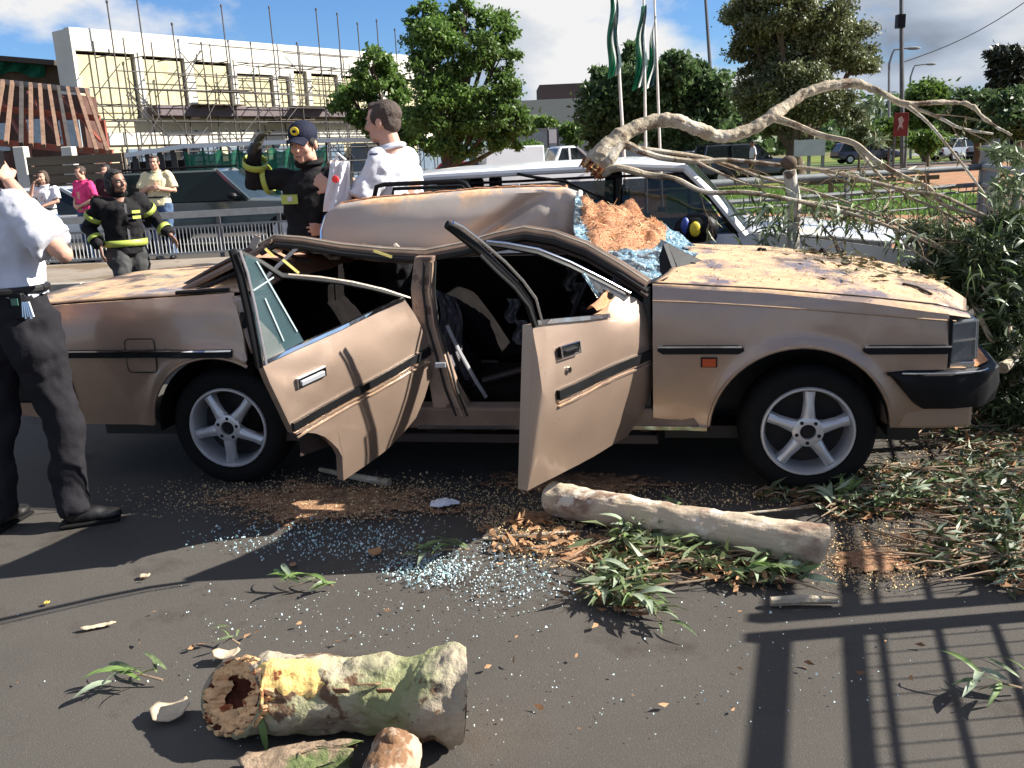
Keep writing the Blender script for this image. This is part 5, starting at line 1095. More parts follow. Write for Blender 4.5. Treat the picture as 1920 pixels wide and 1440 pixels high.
    for s, q in (('R', 1), ('L', -1)):
        sh_, el, wr, hp_, kn, an = P['s'+s], P['e'+s], P['w'+s], P['h'+s], P['k'+s], P['a'+s]
        m_.tube([tc_.lerp(sh_, .3)+Z_*.03*k, sh_, sh_.lerp(el, .4), el, el.lerp(wr, .3), wr], [.055*k, .050*k*b, .045*k*b, .038*k, .040*k*b, .026*k], 12)
        m_.ell(el, .038*k, 10)
        m_.tube([hp_+Z_*.03*k, hp_.lerp(kn, .3), kn, kn.lerp(an, .35), an, an-Z_*.04*k], [.075*k, .066*k, .046*k, .046*k, .034*k, .034*k], 12)
        hand(m_, wr, s, 1.0)
    finish(m_.build('body', skin, t, smooth=True, fix=False), vox, 2)
    for s in (-1, 1):
        e_ = MB().ell(HP(s*.031, .0775, .002), (.0125*k, .010*k, .0075*k), 10, HM).build('eye', eyew, t, smooth=True)
        MB().ell(HP(s*.031, .0865, .002), (.0055*k, .003*k, .0055*k), 8, HM).build('iris', darkv, e_, smooth=True)
        MB().tube([HP(s*.014, .094, .019), HP(s*.032, .094, .025), HP(s*.050, .080, .019)], .0038*k, 6).build('eyebrow', hair or hairk, t)
    MB().tube([HP(-.020, .0895, -.068), HP(0, .0945, -.067), HP(.020, .0895, -.068)], .003*k, 6).build('mouth', mat('lip_line', (.16, .05, .045), .6), t)
    # hair
    hm_ = MB(); e = lambda x, y, z, a, bb, cc: hm_.ell(HP(x, y, z), (a*k, bb*k, cc*k), 16, HM)
    if longhair:
        e(0, -.03, .045, .090, .098, .088); e(-.078, -.03, -.03, .026, .06, .09); e(.078, -.03, -.03, .026, .06, .09); e(0, -.07, -.03, .075, .05, .10); e(0, .035, .095, .06, .04, .022)
    else:
        e(0, -.022, .042, .080, .095, .080); e(0, -.052, -.005, .070, .055, .068); e(0, .045, .085, .055, .035, .028)
        for s in (-1, 1): e(s*.066, .0, .02, .018, .05, .045)
    finish(hm_.build('hair', hair or hairk, t, smooth=True, fix=False), .008, 1, .018 if longhair else .009, tex_hair)
    if cap:
        cm = MB(); cm.ell(HP(0, -.012, .055), (.090*k, .106*k, .085*k), 20, HM)
        cm.obox(HP(0, -.01, -.06), hx_*.2*k, hf_*.2*k, hu_*.0001) if False else None
        co_ = finish(cm.build('cap', mat('navy_cap', (.014, .016, .032), .8, 0, .1, 9, .1), t, smooth=True, fix=False), .007, 1)
        MB().grid(lambda u, v: HP((u-.5)*.15*(1-.25*v), .075+.085*v*(1-((u-.5)*1.6)**2), .058-.03*v-.035*(abs(u-.5)*2)**2), 10, 6).build('cap_peak', mat('navy_cap', (0, 0, 0)), co_, smooth=True, solid=.004)
        MB().ell(HP(0, .090, .085), (.030*k, .008*k, .027*k), 16, HM).build('yellow_badge', mat('badge_yellow', (.75, .55, .03)), co_, smooth=True)
        MB().ell(HP(0, .097, .085), (.014*k, .004*k, .010*k), 12, HM).build('badge_emblem', mat('navy_cap', (0, 0, 0)), co_, smooth=True)
    # trousers
    if legs:
        tr = MB(); tr.ell(pc+Z_*.0*k, (.165*k*b, .125*k*b, .12*k), 16, Matrix((X_, Y_, Z_)).transposed())
        tr.ell(pc+Z_*.07*k, (.155*k*b, .115*k*b, .09*k), 16, Matrix((X_, Y_, Z_)).transposed())
        for s in ('R', 'L'):
            hp_, kn, an = P['h'+s], P['k'+s], P['a'+s]; bend = (kn-(hp_+an)/2)
            tr.tube([hp_+Z_*.0*k, hp_.lerp(kn, .35), hp_.lerp(kn, .8), kn, kn.lerp(an, .3)-bend*.1, kn.lerp(an, .7), an-Z_*.015*k, an-Z_*.04*k], [.105*k*b, .100*k*b, .080*k, .078*k, .078*k, .074*k, .074*k, .070*k], 16)
        finish(tr.build('trousers', legs, t, smooth=True, fix=False), .013, 3, fold*1.2, None, fold*.35)
        if not jacket: MB().tube([pc+Z_*.10*k+X_*math.cos(a_)*.158*k*b+Y_*math.sin(a_)*.118*k*b for a_ in [i*math.pi/12 for i in range(25)]], .017*k, 8, False).build('belt', blackl, t, smooth=True)
    # shoes
    for s in ('R', 'L'):
        an = P['a'+s]; fd_ = Dr(J['f'+s]); sx_ = fd_.cross(Z_); g_ = an-Z_*.09*k; so2 = MB(); SM = Matrix((sx_, fd_, Z_)).transposed()
        so2.ell(g_+fd_*.0*k+Z_*.05*k, (.042*k, .055*k, .05*k), 12, SM); so2.ell(g_+fd_*.06*k+Z_*.04*k, (.043*k, .09*k, .04*k), 12, SM); so2.ell(g_+fd_*.135*k+Z_*.03*k, (.047*k, .065*k, .028*k), 12, SM); so2.tube([an, an+Z_*.04*k], .05*k, 10)
        so_2 = finish(so2.build('shoe', shoes or blackl, t, smooth=True, fix=False), .009, 2)
        MB().obox(g_+fd_*.06*k+Z_*.008, sx_*.044*k, fd_*.125*k, Z_*.008).build('sole', rubber, so_2, bevel=.006)
    # shirt / jacket
    if topm:
        sm_ = MB(); TM = Matrix((X_, Y_, Z_)).transposed(); up_ = (P['nek']-pc).normalized()
        def ring(c0, a, bb): return [c0+X_*math.cos(q)*a*k*b+Y_*math.sin(q)*bb*k*b for q in [i*math.pi/10 for i in range(20)]]
        hz_ = W((0, 0, hem)).z; hb = Vector((pc.x, pc.y, hz_)); ex = .008 if jacket else 0
        sm_.loft([ring(hb, .165+ex, .125+ex), ring(pc+up_*.06*k, .165+ex, .122+ex), ring(pc.lerp(tc_, .55), .160+ex, .118+ex), ring(tc_, .178+ex, .125+ex), ring(tc_+up_*.08*k, .180+ex, .118+ex), ring((P['sR']+P['sL'])/2+Z_*.005*k, .155+ex, .085+ex*.5), ring(P['nek']+Z_*.0*k, .075, .070), ring(P['nek']+Z_*.03*k, .062, .060)])
        for s in ('R', 'L'):
            sh_, el, wr = P['s'+s], P['e'+s], P['w'+s]; wd_ = .066+ex*.6
            sm_.ell(sh_, wd_*k*b*1.0, 12)
            if sleeve == 'short': e2 = sh_.lerp(el, .82); sm_.tube([tc_.lerp(sh_, .6)+Z_*.04*k, sh_, sh_.lerp(el, .4), e2], [wd_*k, wd_*k*b, (wd_+.004)*k*b, (wd_+.010)*k*b], 14)
            else: sm_.tube([tc_.lerp(sh_, .6)+Z_*.04*k, sh_, sh_.lerp(el, .5), el, el.lerp(wr, .5), el.lerp(wr, .93)], [wd_*k, wd_*k*b, wd_*k*b, (wd_-.006)*k, (wd_-.012)*k, (wd_-.018)*k], 14); sm_.ell(el, (wd_-.004)*k, 10)
        finish(sm_.build('jacket' if jacket else 'shirt', topm, t, smooth=True, fix=False), .013, 3, fold, None, fold*.35)
        # collar
        cl_ = [P['nek']+Z_*(.032 if not jacket else .05)*k+X_*math.cos(q)*.068*k+Y_*math.sin(q)*.066*k+Z_*.012*math.sin(-q)*k for q in [i*math.pi/10 for i in range(21)]]
        MB().tube(cl_, (.014 if not jacket else .022)*k, 7, False, flat=1.5).build('collar', topm, t, smooth=True)
        if fire:
            def band(a_, b_, t0, t1, r_, nm='reflective_band'):
                p0, p1 = a_.lerp(b_, t0), a_.lerp(b_, t1); MB().tube([p0, p1], [r_*k, r_*k], 18, False).build(nm, hiviz, t, smooth=True, solid=.003)
            for s in ('R', 'L'):
                sh_, el, wr = P['s'+s], P['e'+s], P['w'+s]; band(sh_, el, .42, .60, .0865*b); band(el, wr, .48, .66, .075)
            def tb(z0, z1, frac, nm='reflective_band'):
                zc_ = P['pel'].lerp(P['che'], frac); MB().loft([[p for p in ring(zc_+Z_*z0, .190+ex*.4, .147)], [p for p in ring(zc_+Z_*z1, .194+ex*.4, .147)]], False).build(nm, hiviz, t, smooth=True, solid=.003)
            tb(-.03, .03, .1)
            if fire == 2:
                fr0 = tc_+Y_*.160*k*b; MB().prism([fr0+X_*.02*k+Z_*.045*k, fr0+X_*.07*k+Z_*.045*k, fr0+X_*.14*k+Z_*.045*k-Y_*.026, fr0+X_*.14*k-Z_*.012*k-Y_*.026, fr0+X_*.07*k-Z_*.012*k, fr0+X_*.02*k-Z_*.012*k], Y_*.004).build('chest_band', hiviz, t)
                MB().box(tuple(fr0+X_*.07*k+Z_*.02*k), (.03, .02, .03)).build('name_patch', shirtw, t)
            if fire == 1:
                for z_ in (.05, -.005):
                    fr0 = tc_+Y_*.154*k*b+Z_*z_*k; MB().prism([fr0-X_*.14*k-Y_*.025, fr0-X_*.05*k, fr0-X_*.05*k-Z_*.03*k, fr0-X_*.14*k-Y_*.025-Z_*.03*k], Y_*.005).build('chest_band', hiviz, t)
                MB().bar(tc_+Y_*.152*k+Z_*.12*k, pc+Y_*.150*k, .02, .008, up=Y_).build('zip_flap', mat('grey_zip', (.2, .2, .2), .4, .5), t)
    if glove:
        for s in glove:
            wr = P['w'+s]; hd_ = Dr(J['d'+s]); gm_ = MB(); hand(gm_, wr, s, 1.28); finish(gm_.build('glove', mat('dark_olive_glove', (.05, .045, .03), .8, 0, .3, 20, .2), t, smooth=True, fix=False), .006, 1); MB().tube([wr-hd_*.04, wr+hd_*.02], [.042*k, .038*k], 14).build('glove_cuff', blackl, t, smooth=True)
    return t, P, W, (X_, Y_, Z_)

def at(px, Y, z=0.0): return (ony(px, 300, Y).x, Y, z)
# left man on the phone, seen from behind
ft = onz(150, 972, 0.02); lc = (ft.x-.20, ft.y+.04, 0)
t1, P1, W1, A1 = person('man in white shirt and dark trousers at left holding a phone to his ear', lc, R(-12), 1.74, skin_l, hairk, topm=shirtw, legs=trouk, vox=.007, fold=.04, hem=1.03, build_=1.2,
    pose=dict(pel=(.02, 0, .96), che=(-.02, .05, 1.26), nek=(-.06, .07, 1.44), hd=(-.075, .10, 1.615), hf=(.15, 1, -.1), sR=(.13, .02, 1.385), eR=(.36, -.02, 1.20), wR=(.06, .10, 1.50), dR=(-.55, .15, .80), nR=(-.75, .3, -.3), cR=.35,
              sL=(-.24, .06, 1.38), eL=(-.34, .10, 1.12), wL=(-.20, .30, 1.02), hR=(.11, 0, .93), kR=(.17, .03, .50), aR=(.20, -.02, .09), fR=(.95, .55, 0), kL=(-.10, .0, .50), aL=(-.13, -.10, .09)))
hp1 = W1((.17, -.10, 1.0)); ph = thing('belt_phone_pouch', 'black phone and keys clipped on the belt of the white-shirted man at left', 'phone pouch', tuple(hp1))
MB().obox(hp1, A1[0]*.03, A1[1]*.014, Vector((0, 0, .055))).build('handset', plast, ph, bevel=.006)
MB().obox(hp1+Vector((0, 0, .02))-A1[1]*.016, A1[0]*.016, A1[1]*.003, Vector((0, 0, .014))).build('screen', mat('phone_screen', (.06, .16, .12), .2), ph)
for i in range(5): MB().tube([hp1+A1[0]*(.04+.007*i)-A1[1]*.02+Vector((0, 0, .02)), hp1+A1[0]*(.04+.012*i)-A1[1]*.03+Vector((0, 0, -.04-.008*(i % 2)))], .004, 5).build('key', chrome, ph)
mp1 = P1['wR']+Vector((-.035, .02, .075)); tag(MB().obox(mp1, Vector((.012, 0, 0)), Vector((0, .025, 0)), Vector((0, 0, .055))).build('mobile_phone', plast, bevel=.006), 'black mobile phone held to the ear of the left man', 'phone')
# walking firefighter
person('firefighter with chin-length black hair walking in black kit with lime bands', at(213, 8.6, 0.0), R(180+38), 1.57, skin_d, hairk, topm=firek, sleeve='long', legs=fireg, jacket=True, fire=1, longhair=True, hem=.86, fold=.05, vox=.009, build_=1.14,
       pose=dict(hf=(-.35, 1, .02), hu=(.12, 0, 1), hd=(.03, .10, 1.60), nek=(.02, .06, 1.43), che=(.01, .05, 1.26), sR=(.21, .04, 1.38), eR=(.31, -.10, 1.15), wR=(.27, .06, .96), sL=(-.17, .06, 1.41), eL=(-.33, -.02, 1.19), wL=(-.42, .18, 1.02), dL=(-.3, .5, -.8), kR=(.12, .16, .52), aR=(.12, .02, .10), kL=(-.12, -.02, .50), aL=(-.14, -.22, .12)))
# cap firefighter
lc3 = at(578, 5.95)
t3, P3, W3, A3 = person('firefighter in navy cap raising a gloved hand to his cap behind the wreck', lc3, R(180-12), 1.77, skin_l, hairk, topm=firek, sleeve='long', legs=fireg, jacket=True, fire=2, cap=True, hem=.86, fold=.035, vox=.008, build_=1.05, glove=('R',),
    pose=dict(hf=(.05, 1, -.16), hd=(0, .05, 1.62), sR=(.19, 0, 1.42), eR=(.37, .02, 1.40), wR=(.29, .12, 1.60), dR=(-.55, .1, .75), nR=(-.5, -.2, -.6), cR=.5, sL=(-.20, 0, 1.41), eL=(-.27, .02, 1.15), wL=(-.18, .24, 1.10), dL=(.2, 1, .1)))
# white shirt man
lc4 = at(742, 5.75)
t4, P4, W4, A4 = person('dark-haired man in white short-sleeved shirt facing left behind the peeled roof', lc4, R(76), 1.88, skin_l, hairb, topm=shirtw, legs=trouk, hem=1.0, fold=.05, vox=.008, build_=1.10,
    pose=dict(hf=(.08, 1, -.03), hd=(0, .06, 1.62), nek=(0, .02, 1.45), sR=(.20, .02, 1.41), eR=(.24, .16, 1.14), wR=(.16, .38, 1.31), dR=(-.2, .5, .7), cR=.6, sL=(-.20, .02, 1.41), eL=(-.27, .14, 1.16), wL=(-.16, .34, 1.26), dL=(.1, .7, .5), nL=(.8, .4, 0), cL=.6))
for s in ('R', 'L'): q = P4['s'+s].lerp(P4['e'+s], .12); MB().obox(q+Vector((0, 0, .068)), A4[0]*.05, A4[1]*.028, Vector((0, 0, .004))).build('epaulette', mat('navy_epaulette', (.03, .035, .07), .7), t4, bevel=.004)
bagc = ony(634, 345, 5.5); bg2_ = thing('plastic_bag', 'white plastic carrier bag with small red mark held between the two men', 'bag', tuple(bagc))
bt_ = [ony(x, y, 5.45) for x, y in ((628, 300), (650, 298))]
def bagf(u, v):
    P = ony(606+8*(1-v)*1.6+(660-606-14*(1-v)*1.3)*u, 302+v*95, 5.5+.06*math.sin(u*math.pi)*v*-1); return P+Vector((0, .02*math.sin(u*15+v*6), 0))
bagm = mat('white_plastic_bag', (.72, .72, .76), .4, 0, .05, 6, .2, 30, translucent=.2)
MB().grid(bagf, 16, 14).build('bag_front', bagm, bg2_, smooth=True); MB().grid(lambda u, v: bagf(u, v)+Vector((0, .10*math.sin(math.pi*u)*v+.01, 0)), 16, 14).build('bag_back', bagm, bg2_, smooth=True)
MB().tube([ony(627, 303, 5.48), ony(634, 288, 5.46), ony(648, 300, 5.48)], .008, 6).build('handle', bagm, bg2_)
MB().ell(ony(629, 336, 5.40), (.022, .006, .022), 12).build('red_mark', mat('bag_red', (.6, .03, .03), .5), bg2_)
# bystanders
person('man in pale yellow short-sleeved shirt and jeans with hands together', at(289, 16.4), R(184), 1.80, skin_l, hairb, topm=mat('pale_yellow_shirt', (.66, .58, .36), .85, 0, .06, 9, .1), legs=jeans, vox=.012, fold=.03, build_=1.15,
       pose=dict(eR=(.28, .02, 1.15), wR=(.06, .22, 1.22), dR=(-1, .1, .1), nR=(0, -1, 0), eL=(-.28, .02, 1.15), wL=(-.06, .22, 1.20), dL=(1, .1, .1), nL=(0, -1, 0)))
person('bystander in bright pink T-shirt standing at the railing on the left', at(148, 16.6), R(150), 1.68, skin_l, hairb, topm=mat('pink_tshirt', (.62, .05, .17), .85, 0, .08, 9, .1), legs=jeans, vox=.012, fold=.03, build_=1.1,
       pose=dict(eR=(.27, .0, 1.14), wR=(.08, .18, 1.02), dR=(-1, .2, 0), nR=(0, -1, 0), eL=(-.27, .0, 1.14), wL=(-.06, .18, 1.02), dL=(1, .2, 0), nL=(0, -1, 0)))
person('woman in white top holding a camera up to her face at far left', at(75, 16.2), R(175), 1.62, skin_l, hairb, topm=mat('white_top', (.66, .66, .70), .85, 0, .05, 9, .1), legs=jeans, vox=.012, fold=.03, longhair=True,
       pose=dict(eR=(.27, .12, 1.22), wR=(.09, .20, 1.52), dR=(-.6, 0, .5), eL=(-.24, .05, 1.18), wL=(-.02, .22, 1.10), dL=(1, .1, .1)))
person('dark-haired man half hidden between the pink shirt and the firefighter', at(196, 17.6), R(170), 1.70, skin_l, hairk, topm=mat('dark_maroon_shirt', (.06, .02, .025), .85), legs=trouk, vox=.014, fold=.02)
person('far person in white shirt walking by the parked cars under the trees', at(1411, 36), R(90), 1.70, skin_d, hairk, topm=shirtw, legs=trouk, vox=.02, fold=.0)
# ================= fallen branch and foliage =================
tex_bark = bpy.data.textures.new('bark_relief', 'CLOUDS'); tex_bark.noise_scale = .045; tex_bark.noise_depth = 3
tex_knot = bpy.data.textures.new('bark_knots', 'VORONOI'); tex_knot.noise_scale = .10
def rough_bark(o, st, sub=2, kn=0.0):
    md = o.modifiers.new('sub', 'SUBSURF'); md.levels = sub; md.render_levels = sub; md.subdivision_type = 'SIMPLE'
    md = o.modifiers.new('relief', 'DISPLACE'); md.texture = tex_bark; md.strength = st; md.mid_level = .5
    if kn: md = o.modifiers.new('knots', 'DISPLACE'); md.texture = tex_knot; md.strength = -kn; md.mid_level = .3
    return o
def spline(pts, k=5):
    o = []; n = len(pts)
    for i in range(n-1):
        p0, p1, p2, p3 = pts[max(0, i-1)], pts[i], pts[i+1], pts[min(n-1, i+2)]
        for j in range(k):
            t = j/k; o.append(tuple(.5*(2*b+(c_-a)*t+(2*a-5*b+4*c_-d)*t*t+(-a+3*b-3*c_+d)*t**3) for a, b, c_, d in zip(p0, p1, p2, p3)))
    o.append(tuple(pts[-1])); return o
def limb(pts, parent, name='limb', mt=None, k=5, n=10, wob=.22):
    """pts: (px,py,depthY,radius px)"""
    s = spline(pts, k); P = [ony(a, b, y) for a, b, y, r in s]; rad = [max(.0025, r*y/FPX*(1+wob*noise.noise(Vector((i*.45, len(pts), 0))))) for i, (a, b, y, r) in enumerate(s)]
    return MB().tube(P, rad, n).build(name, mt or barkg, parent, smooth=True), P
BR = thing('fallen_branch', 'long pale gum branch lying over the estate car with its broken end at left', 'branch', tuple(ony(1130, 300, 6.1)))
main, PM = limb([(1112, 318, 6.05, 24), (1128, 296, 6.05, 25), (1150, 268, 6.1, 18), (1185, 243, 6.15, 14), (1225, 227, 6.2, 13), (1265, 226, 6.2, 13), (1310, 243, 6.25, 12), (1350, 256, 6.3, 12), (1400, 246, 6.35, 12), (1450, 216, 6.4, 12), (1490, 187, 6.5, 10), (1530, 166, 6.55, 9), (1600, 157, 6.6, 9), (1650, 172, 6.6, 6), (1695, 195, 6.6, 6), (1750, 192, 6.6, 5), (1815, 196, 6.6, 4.5), (1850, 226, 6.5, 3.5), (1897, 254, 6.4, 2.5)], BR, 'main_limb', n=14)
rough_bark(bpy.data.objects['main_limb'], .022, 2, .010)
subs = [[(1140, 300, 6.0, 12), (1168, 272, 6.05, 9), (1200, 283, 6.05, 7), (1245, 296, 6.1, 6), (1310, 303, 6.1, 5), (1370, 300, 6.1, 4), (1480, 312, 6.0, 4), (1560, 322, 5.9, 4), (1620, 337, 5.8, 4), (1700, 357, 5.7, 3.5), (1765, 367, 5.6, 3.5), (1830, 397, 5.5, 3), (1900, 425, 5.4, 2)],
        [(1455, 222, 6.4, 8), (1490, 234, 6.35, 6), (1540, 254, 6.3, 5.5), (1600, 268, 6.2, 5), (1640, 300, 6.1, 5), (1690, 330, 6.0, 5), (1740, 352, 5.9, 4.5), (1775, 387, 5.8, 4), (1860, 412, 5.6, 3), (1915, 450, 5.5, 2)],
        [(1130, 325, 6.0, 9), (1160, 315, 5.95, 7), (1215, 328, 5.95, 6), (1265, 335, 5.9, 5), (1322, 360, 5.85, 4.5), (1400, 361, 5.8, 4.5), (1480, 374, 5.75, 4), (1560, 392, 5.7, 3.5), (1640, 415, 5.6, 3), (1720, 447, 5.5, 3), (1800, 478, 5.4, 2)],
        [(1190, 278, 6.05, 5), (1250, 285, 6.1, 4), (1330, 298, 6.15, 3.5), (1420, 330, 6.1, 3), (1500, 352, 6.0, 2.5), (1590, 380, 5.9, 2), (1680, 420, 5.8, 2)],
        [(1600, 268, 6.2, 4), (1650, 330, 6.1, 3.5), (1700, 366, 6.0, 3), (1770, 398, 5.9, 3), (1840, 440, 5.8, 2)],
        [(1698, 196, 6.6, 4), (1742, 232, 6.5, 3), (1790, 290, 6.4, 2.5), (1815, 322, 6.3, 2.5), (1852, 372, 6.2, 2)],
        [(1698, 196, 6.6, 4), (1760, 220, 6.6, 3), (1800, 240, 6.5, 2.5), (1862, 251, 6.5, 2)],
        [(1480, 374, 5.75, 3), (1560, 385, 5.8, 2.5), (1630, 402, 5.8, 2.5), (1700, 430, 5.6, 2.5), (1790, 480, 5.3, 2), (1860, 560, 5.0, 2)],
        [(1300, 300, 6.1, 3), (1340, 320, 6.05, 2.5), (1400, 345, 6.0, 2), (1470, 352, 6.0, 2)], [(1520, 398, 5.8, 2), (1555, 440, 5.8, 2), (1590, 490, 5.7, 1.5)], [(1640, 415, 5.7, 2), (1665, 380, 5.8, 1.5), (1670, 350, 5.9, 1)]]
SUBP = [limb(s_, BR, 'side_branch', n=8)[1] for s_ in subs]
# broken end: ragged splinters and dark heart
be = ony(1112, 318, 6.03); ba = (PM[0]-PM[6]).normalized(); bx_ = ba.orthogonal().normalized(); by_ = ba.cross(bx_)
rotw = mat('rotten_heartwood', (.30, .10, .04), .9, 0, .5, 18, .6, 60, spots=(.60, .38, .16), spot_scale=22, spot_thr=.52, spots2=(.05, .02, .015), spot2_scale=15, spot2_thr=.56)
mb = MB()
for i in range(46):
    a_ = random.uniform(0, 6.28); r_ = random.uniform(.02, .088); b_ = be+(bx_*math.cos(a_)+by_*math.sin(a_))*r_-ba*.03; L_ = random.uniform(.02, .085)
    mb.tube([b_, b_+ba*L_*.6+bx_*random.uniform(-.01, .01), b_+ba*L_], [.014, .010, .002], 5)
mb.build('splintered_end', rotw, BR, smooth=False)
mb = MB().grid(lambda u, v: be+ba*(.004+.02*noise.noise(Vector((u*9, v*9, 0))))+(bx_*math.cos(u*6.283)+by_*math.sin(u*6.283))*.09*v, 24, 6); mb.build('heartwood', rotw, BR)
LFP, LFD = [], []
def twiggy(P, n, Ls, r0, leaves):
    for _ in range(n):
        i = random.randint(2, len(P)-2); d = (P[i+1]-P[i-1]).normalized(); q = P[i]; L_ = random.uniform(*Ls); o_ = Vector((random.gauss(0, .5), random.gauss(0, .5), random.gauss(-.1, .45))); d1 = (d*.9+o_).normalized()
        pts = [q]; 
        for j in range(5): d1 = (d1+Vector((random.gauss(0, .16), random.gauss(0, .16), random.gauss(-.06, .14)))).normalized(); pts.append(pts[-1]+d1*L_/5)
        MB().tube(pts, [r0, r0*.85, r0*.7, r0*.55, r0*.4, r0*.2], 5).build('twig', mat('brown_twig', (.22, .15, .10), .85, 0, .3, 12, .2), BR, smooth=True)
        sub = MB()
        for j in (2, 3, 4):
            d2 = (d1+Vector((random.gauss(0, .7), random.gauss(0, .7), random.gauss(-.2, .5)))).normalized(); e_ = pts[j]+d2*L_*.35; sub.tube([pts[j], pts[j].lerp(e_, .5)+Vector((0, 0, .01)), e_], [r0*.4, r0*.3, r0*.15], 4)
            for _k in range(leaves):
                LFP.append(tuple(pts[j].lerp(e_, random.random()))); LFD.append((d2.x+random.gauss(0, .5), d2.y+random.gauss(0, .5), d2.z-.5+random.gauss(0, .5)))
        sub.build('twig', mat('brown_twig', (0, 0, 0)), BR)
for i, Q in enumerate(SUBP): twiggy(Q[len(Q)//3:] if i in (0, 1, 2) else Q[2:], (9, 6, 10, 9, 5, 3, 3, 9, 3, 4, 4)[i], (.18, .5), .0045, 3)
_d = unit(np.array(LFD)); _n = len(_d); _l = RNG.uniform(.05, .12, _n)
np_mesh('twig_leaves', leaf_quads(np.array(LFP), _d, _l, _l*.17, .25), 4, mat('dry_green_leaf', (.13, .13, .055), .55, 0, .5, 12, 0, translucent=.2), BR, 'stuff')
SS = thing('sapling_stump', 'thin pale snapped sapling trunk standing between the two cars', 'tree stump', tuple(onz(1487, 760, 0) if False else Vector((ony(1487, 300, 5.95).x, 5.95, 0))))
x_ = ony(1487, 470, 5.95); MB().tube([(x_.x+.01, 5.95, 0), (x_.x, 5.95, .4), ony(1487, 440, 5.95), ony(1490, 380, 5.95), ony(1480, 320, 5.95)], [.05, .045, .04, .042, .04], 12).build('trunk', mat('white_flaky_bark', (.50, .46, .40), .8, 0, .3, 8, .4, 40, spots=(.12, .09, .07), spot_scale=12, spot_thr=.57), SS, smooth=True)
MB().ell(ony(1479, 305, 5.95), (.055, .05, .045), 12).build('knot_top', barkd, SS, smooth=True)
# foliage : narrow gum leaves
def gum(name, blobs, n, parent=None, ncl=26, spread=.24, L=(.07, .15), kind='stuff', label=None, cat=None, m_=None, droop=-.6, wd=.17):
    bl = [(ony(px, py, Y), (rx*Y/FPX, dr, ry*Y/FPX)) for px, py, Y, rx, ry, dr in blobs]
    pts = clumpy(n, bl, ncl, spread, .5); pts = pts[pts[:, 2] > .02]; k = len(pts)
    d = unit(RNG.normal(size=(k, 3))+np.array([0, 0, droop])); ln = RNG.uniform(L[0], L[1], k)
    return np_mesh(name, leaf_quads(pts, d, ln, ln*wd, .25), 4, m_ or lf_g, parent, kind, label, cat)
gum('foliage', [(1440, 400, 5.9, 34, 22, .2), (1500, 395, 6.0, 40, 24, .25), (1450, 430, 5.9, 26, 28, .2), (1560, 400, 6.0, 45, 18, .3), (1620, 405, 5.9, 50, 18, .3)], 520, BR, 14, .2, L=(.05, .11))
lf_h = leafmat('shaded_gum_leaf', (.05, .075, .025), .2, .6, 7)  # darker gum leaf: shade inside the foliage mass put into its colour
gum('foliage', [(1740, 425, 5.8, 45, 22, .3), (1760, 440, 5.7, 50, 26, .3), (1885, 285, 5.9, 36, 18, .2), (1900, 350, 5.7, 30, 36, .2), (1650, 262, 6.5, 20, 8, .1), (1640, 195, 6.6, 14, 16, .1)], 2000, BR, 20, .2, L=(.05, .10))
gum('foliage', [(1810, 470, 5.4, 70, 36, .3), (1790, 520, 5.4, 70, 40, .4), (1870, 500, 5.2, 60, 60, .3), (1895, 620, 4.9, 45, 70, .3), (1890, 430, 5.4, 40, 36, .3), (1905, 700, 4.7, 45, 60, .3), (1870, 590, 5.1, 30, 50, .3), (1905, 780, 4.5, 50, 40, .3)], 17000, BR, 30, .15, m_=lf_h, L=(.05, .10))
for q in ([(1760, 440, 5.6, 3), (1800, 520, 5.3, 4), (1860, 640, 4.9, 6), (1900, 720, 4.6, 7)], [(1700, 440, 5.8, 2), (1790, 480, 5.4, 3), (1900, 530, 5.0, 4)], [(1840, 420, 5.5, 3), (1880, 560, 5.0, 4), (1910, 700, 4.6, 5)], [(1660, 400, 5.7, 2), (1700, 460, 5.5, 2), (1760, 500, 5.3, 2)], [(1880, 690, 4.5, 12), (1905, 670, 4.6, 10), (1925, 640, 4.7, 9)]): limb(q, BR, 'side_branch', n=7)
# pickable leaves in front: one mesh per shape shared by all
def leaf_mesh(name, L, W, curl, m_, bend=0.0):
    me = bpy.data.meshes.new(name); vs, fs = [], []
    for i in range(7):
        t = i/6; wv = W*math.sin(math.pi*min(1, t*.93+.05))**.8*(1-.35*t); z = curl*math.sin(math.pi*t); x = bend*t*t
        vs += [(x-wv/2, t*L, z+.12*wv), (x, t*L, z-.06*wv), (x+wv/2, t*L, z+.12*wv)]
    for i in range(6):
        a = i*3; fs += [(a, a+1, a+4, a+3), (a+1, a+2, a+5, a+4)]
    me.from_pydata(vs, [], fs); me.materials.append(m_); me.polygons.foreach_set('use_smooth', [True]*len(me.polygons)); return me
LEAF = [leaf_mesh('leaf', 1, .16, .10, lf_g, .15), leaf_mesh('leaf', 1, .20, .14, lf_g, -.12), leaf_mesh('leaf', 1, .14, .05, lf_h, .2), leaf_mesh('leaf', 1, .24, .16, leafmat('silvery_leaf_underside', (.24, .29, .20), .2), .1), leaf_mesh('leaf', 1, .18, .12, leafmat('bright_leaf', (.16, .25, .07), .25), -.2)]
def put_leaf(parent, pos, dr, size, roll=None, me=None):
    o = bpy.data.objects.new('leaf', me or random.choice(LEAF)); COL.objects.link(o); y = Vector(dr).normalized(); z = Vector((random.gauss(0, .5), random.gauss(0, .5), 1)) if roll is None else roll
    x = y.cross(z).normalized(); z = x.cross(y); M_4 = Matrix((x*size, y*size, z*size)).transposed().to_4x4(); M_4.translation = Vector(pos)-org(parent); o.parent = parent; o.matrix_local = M_4; return o
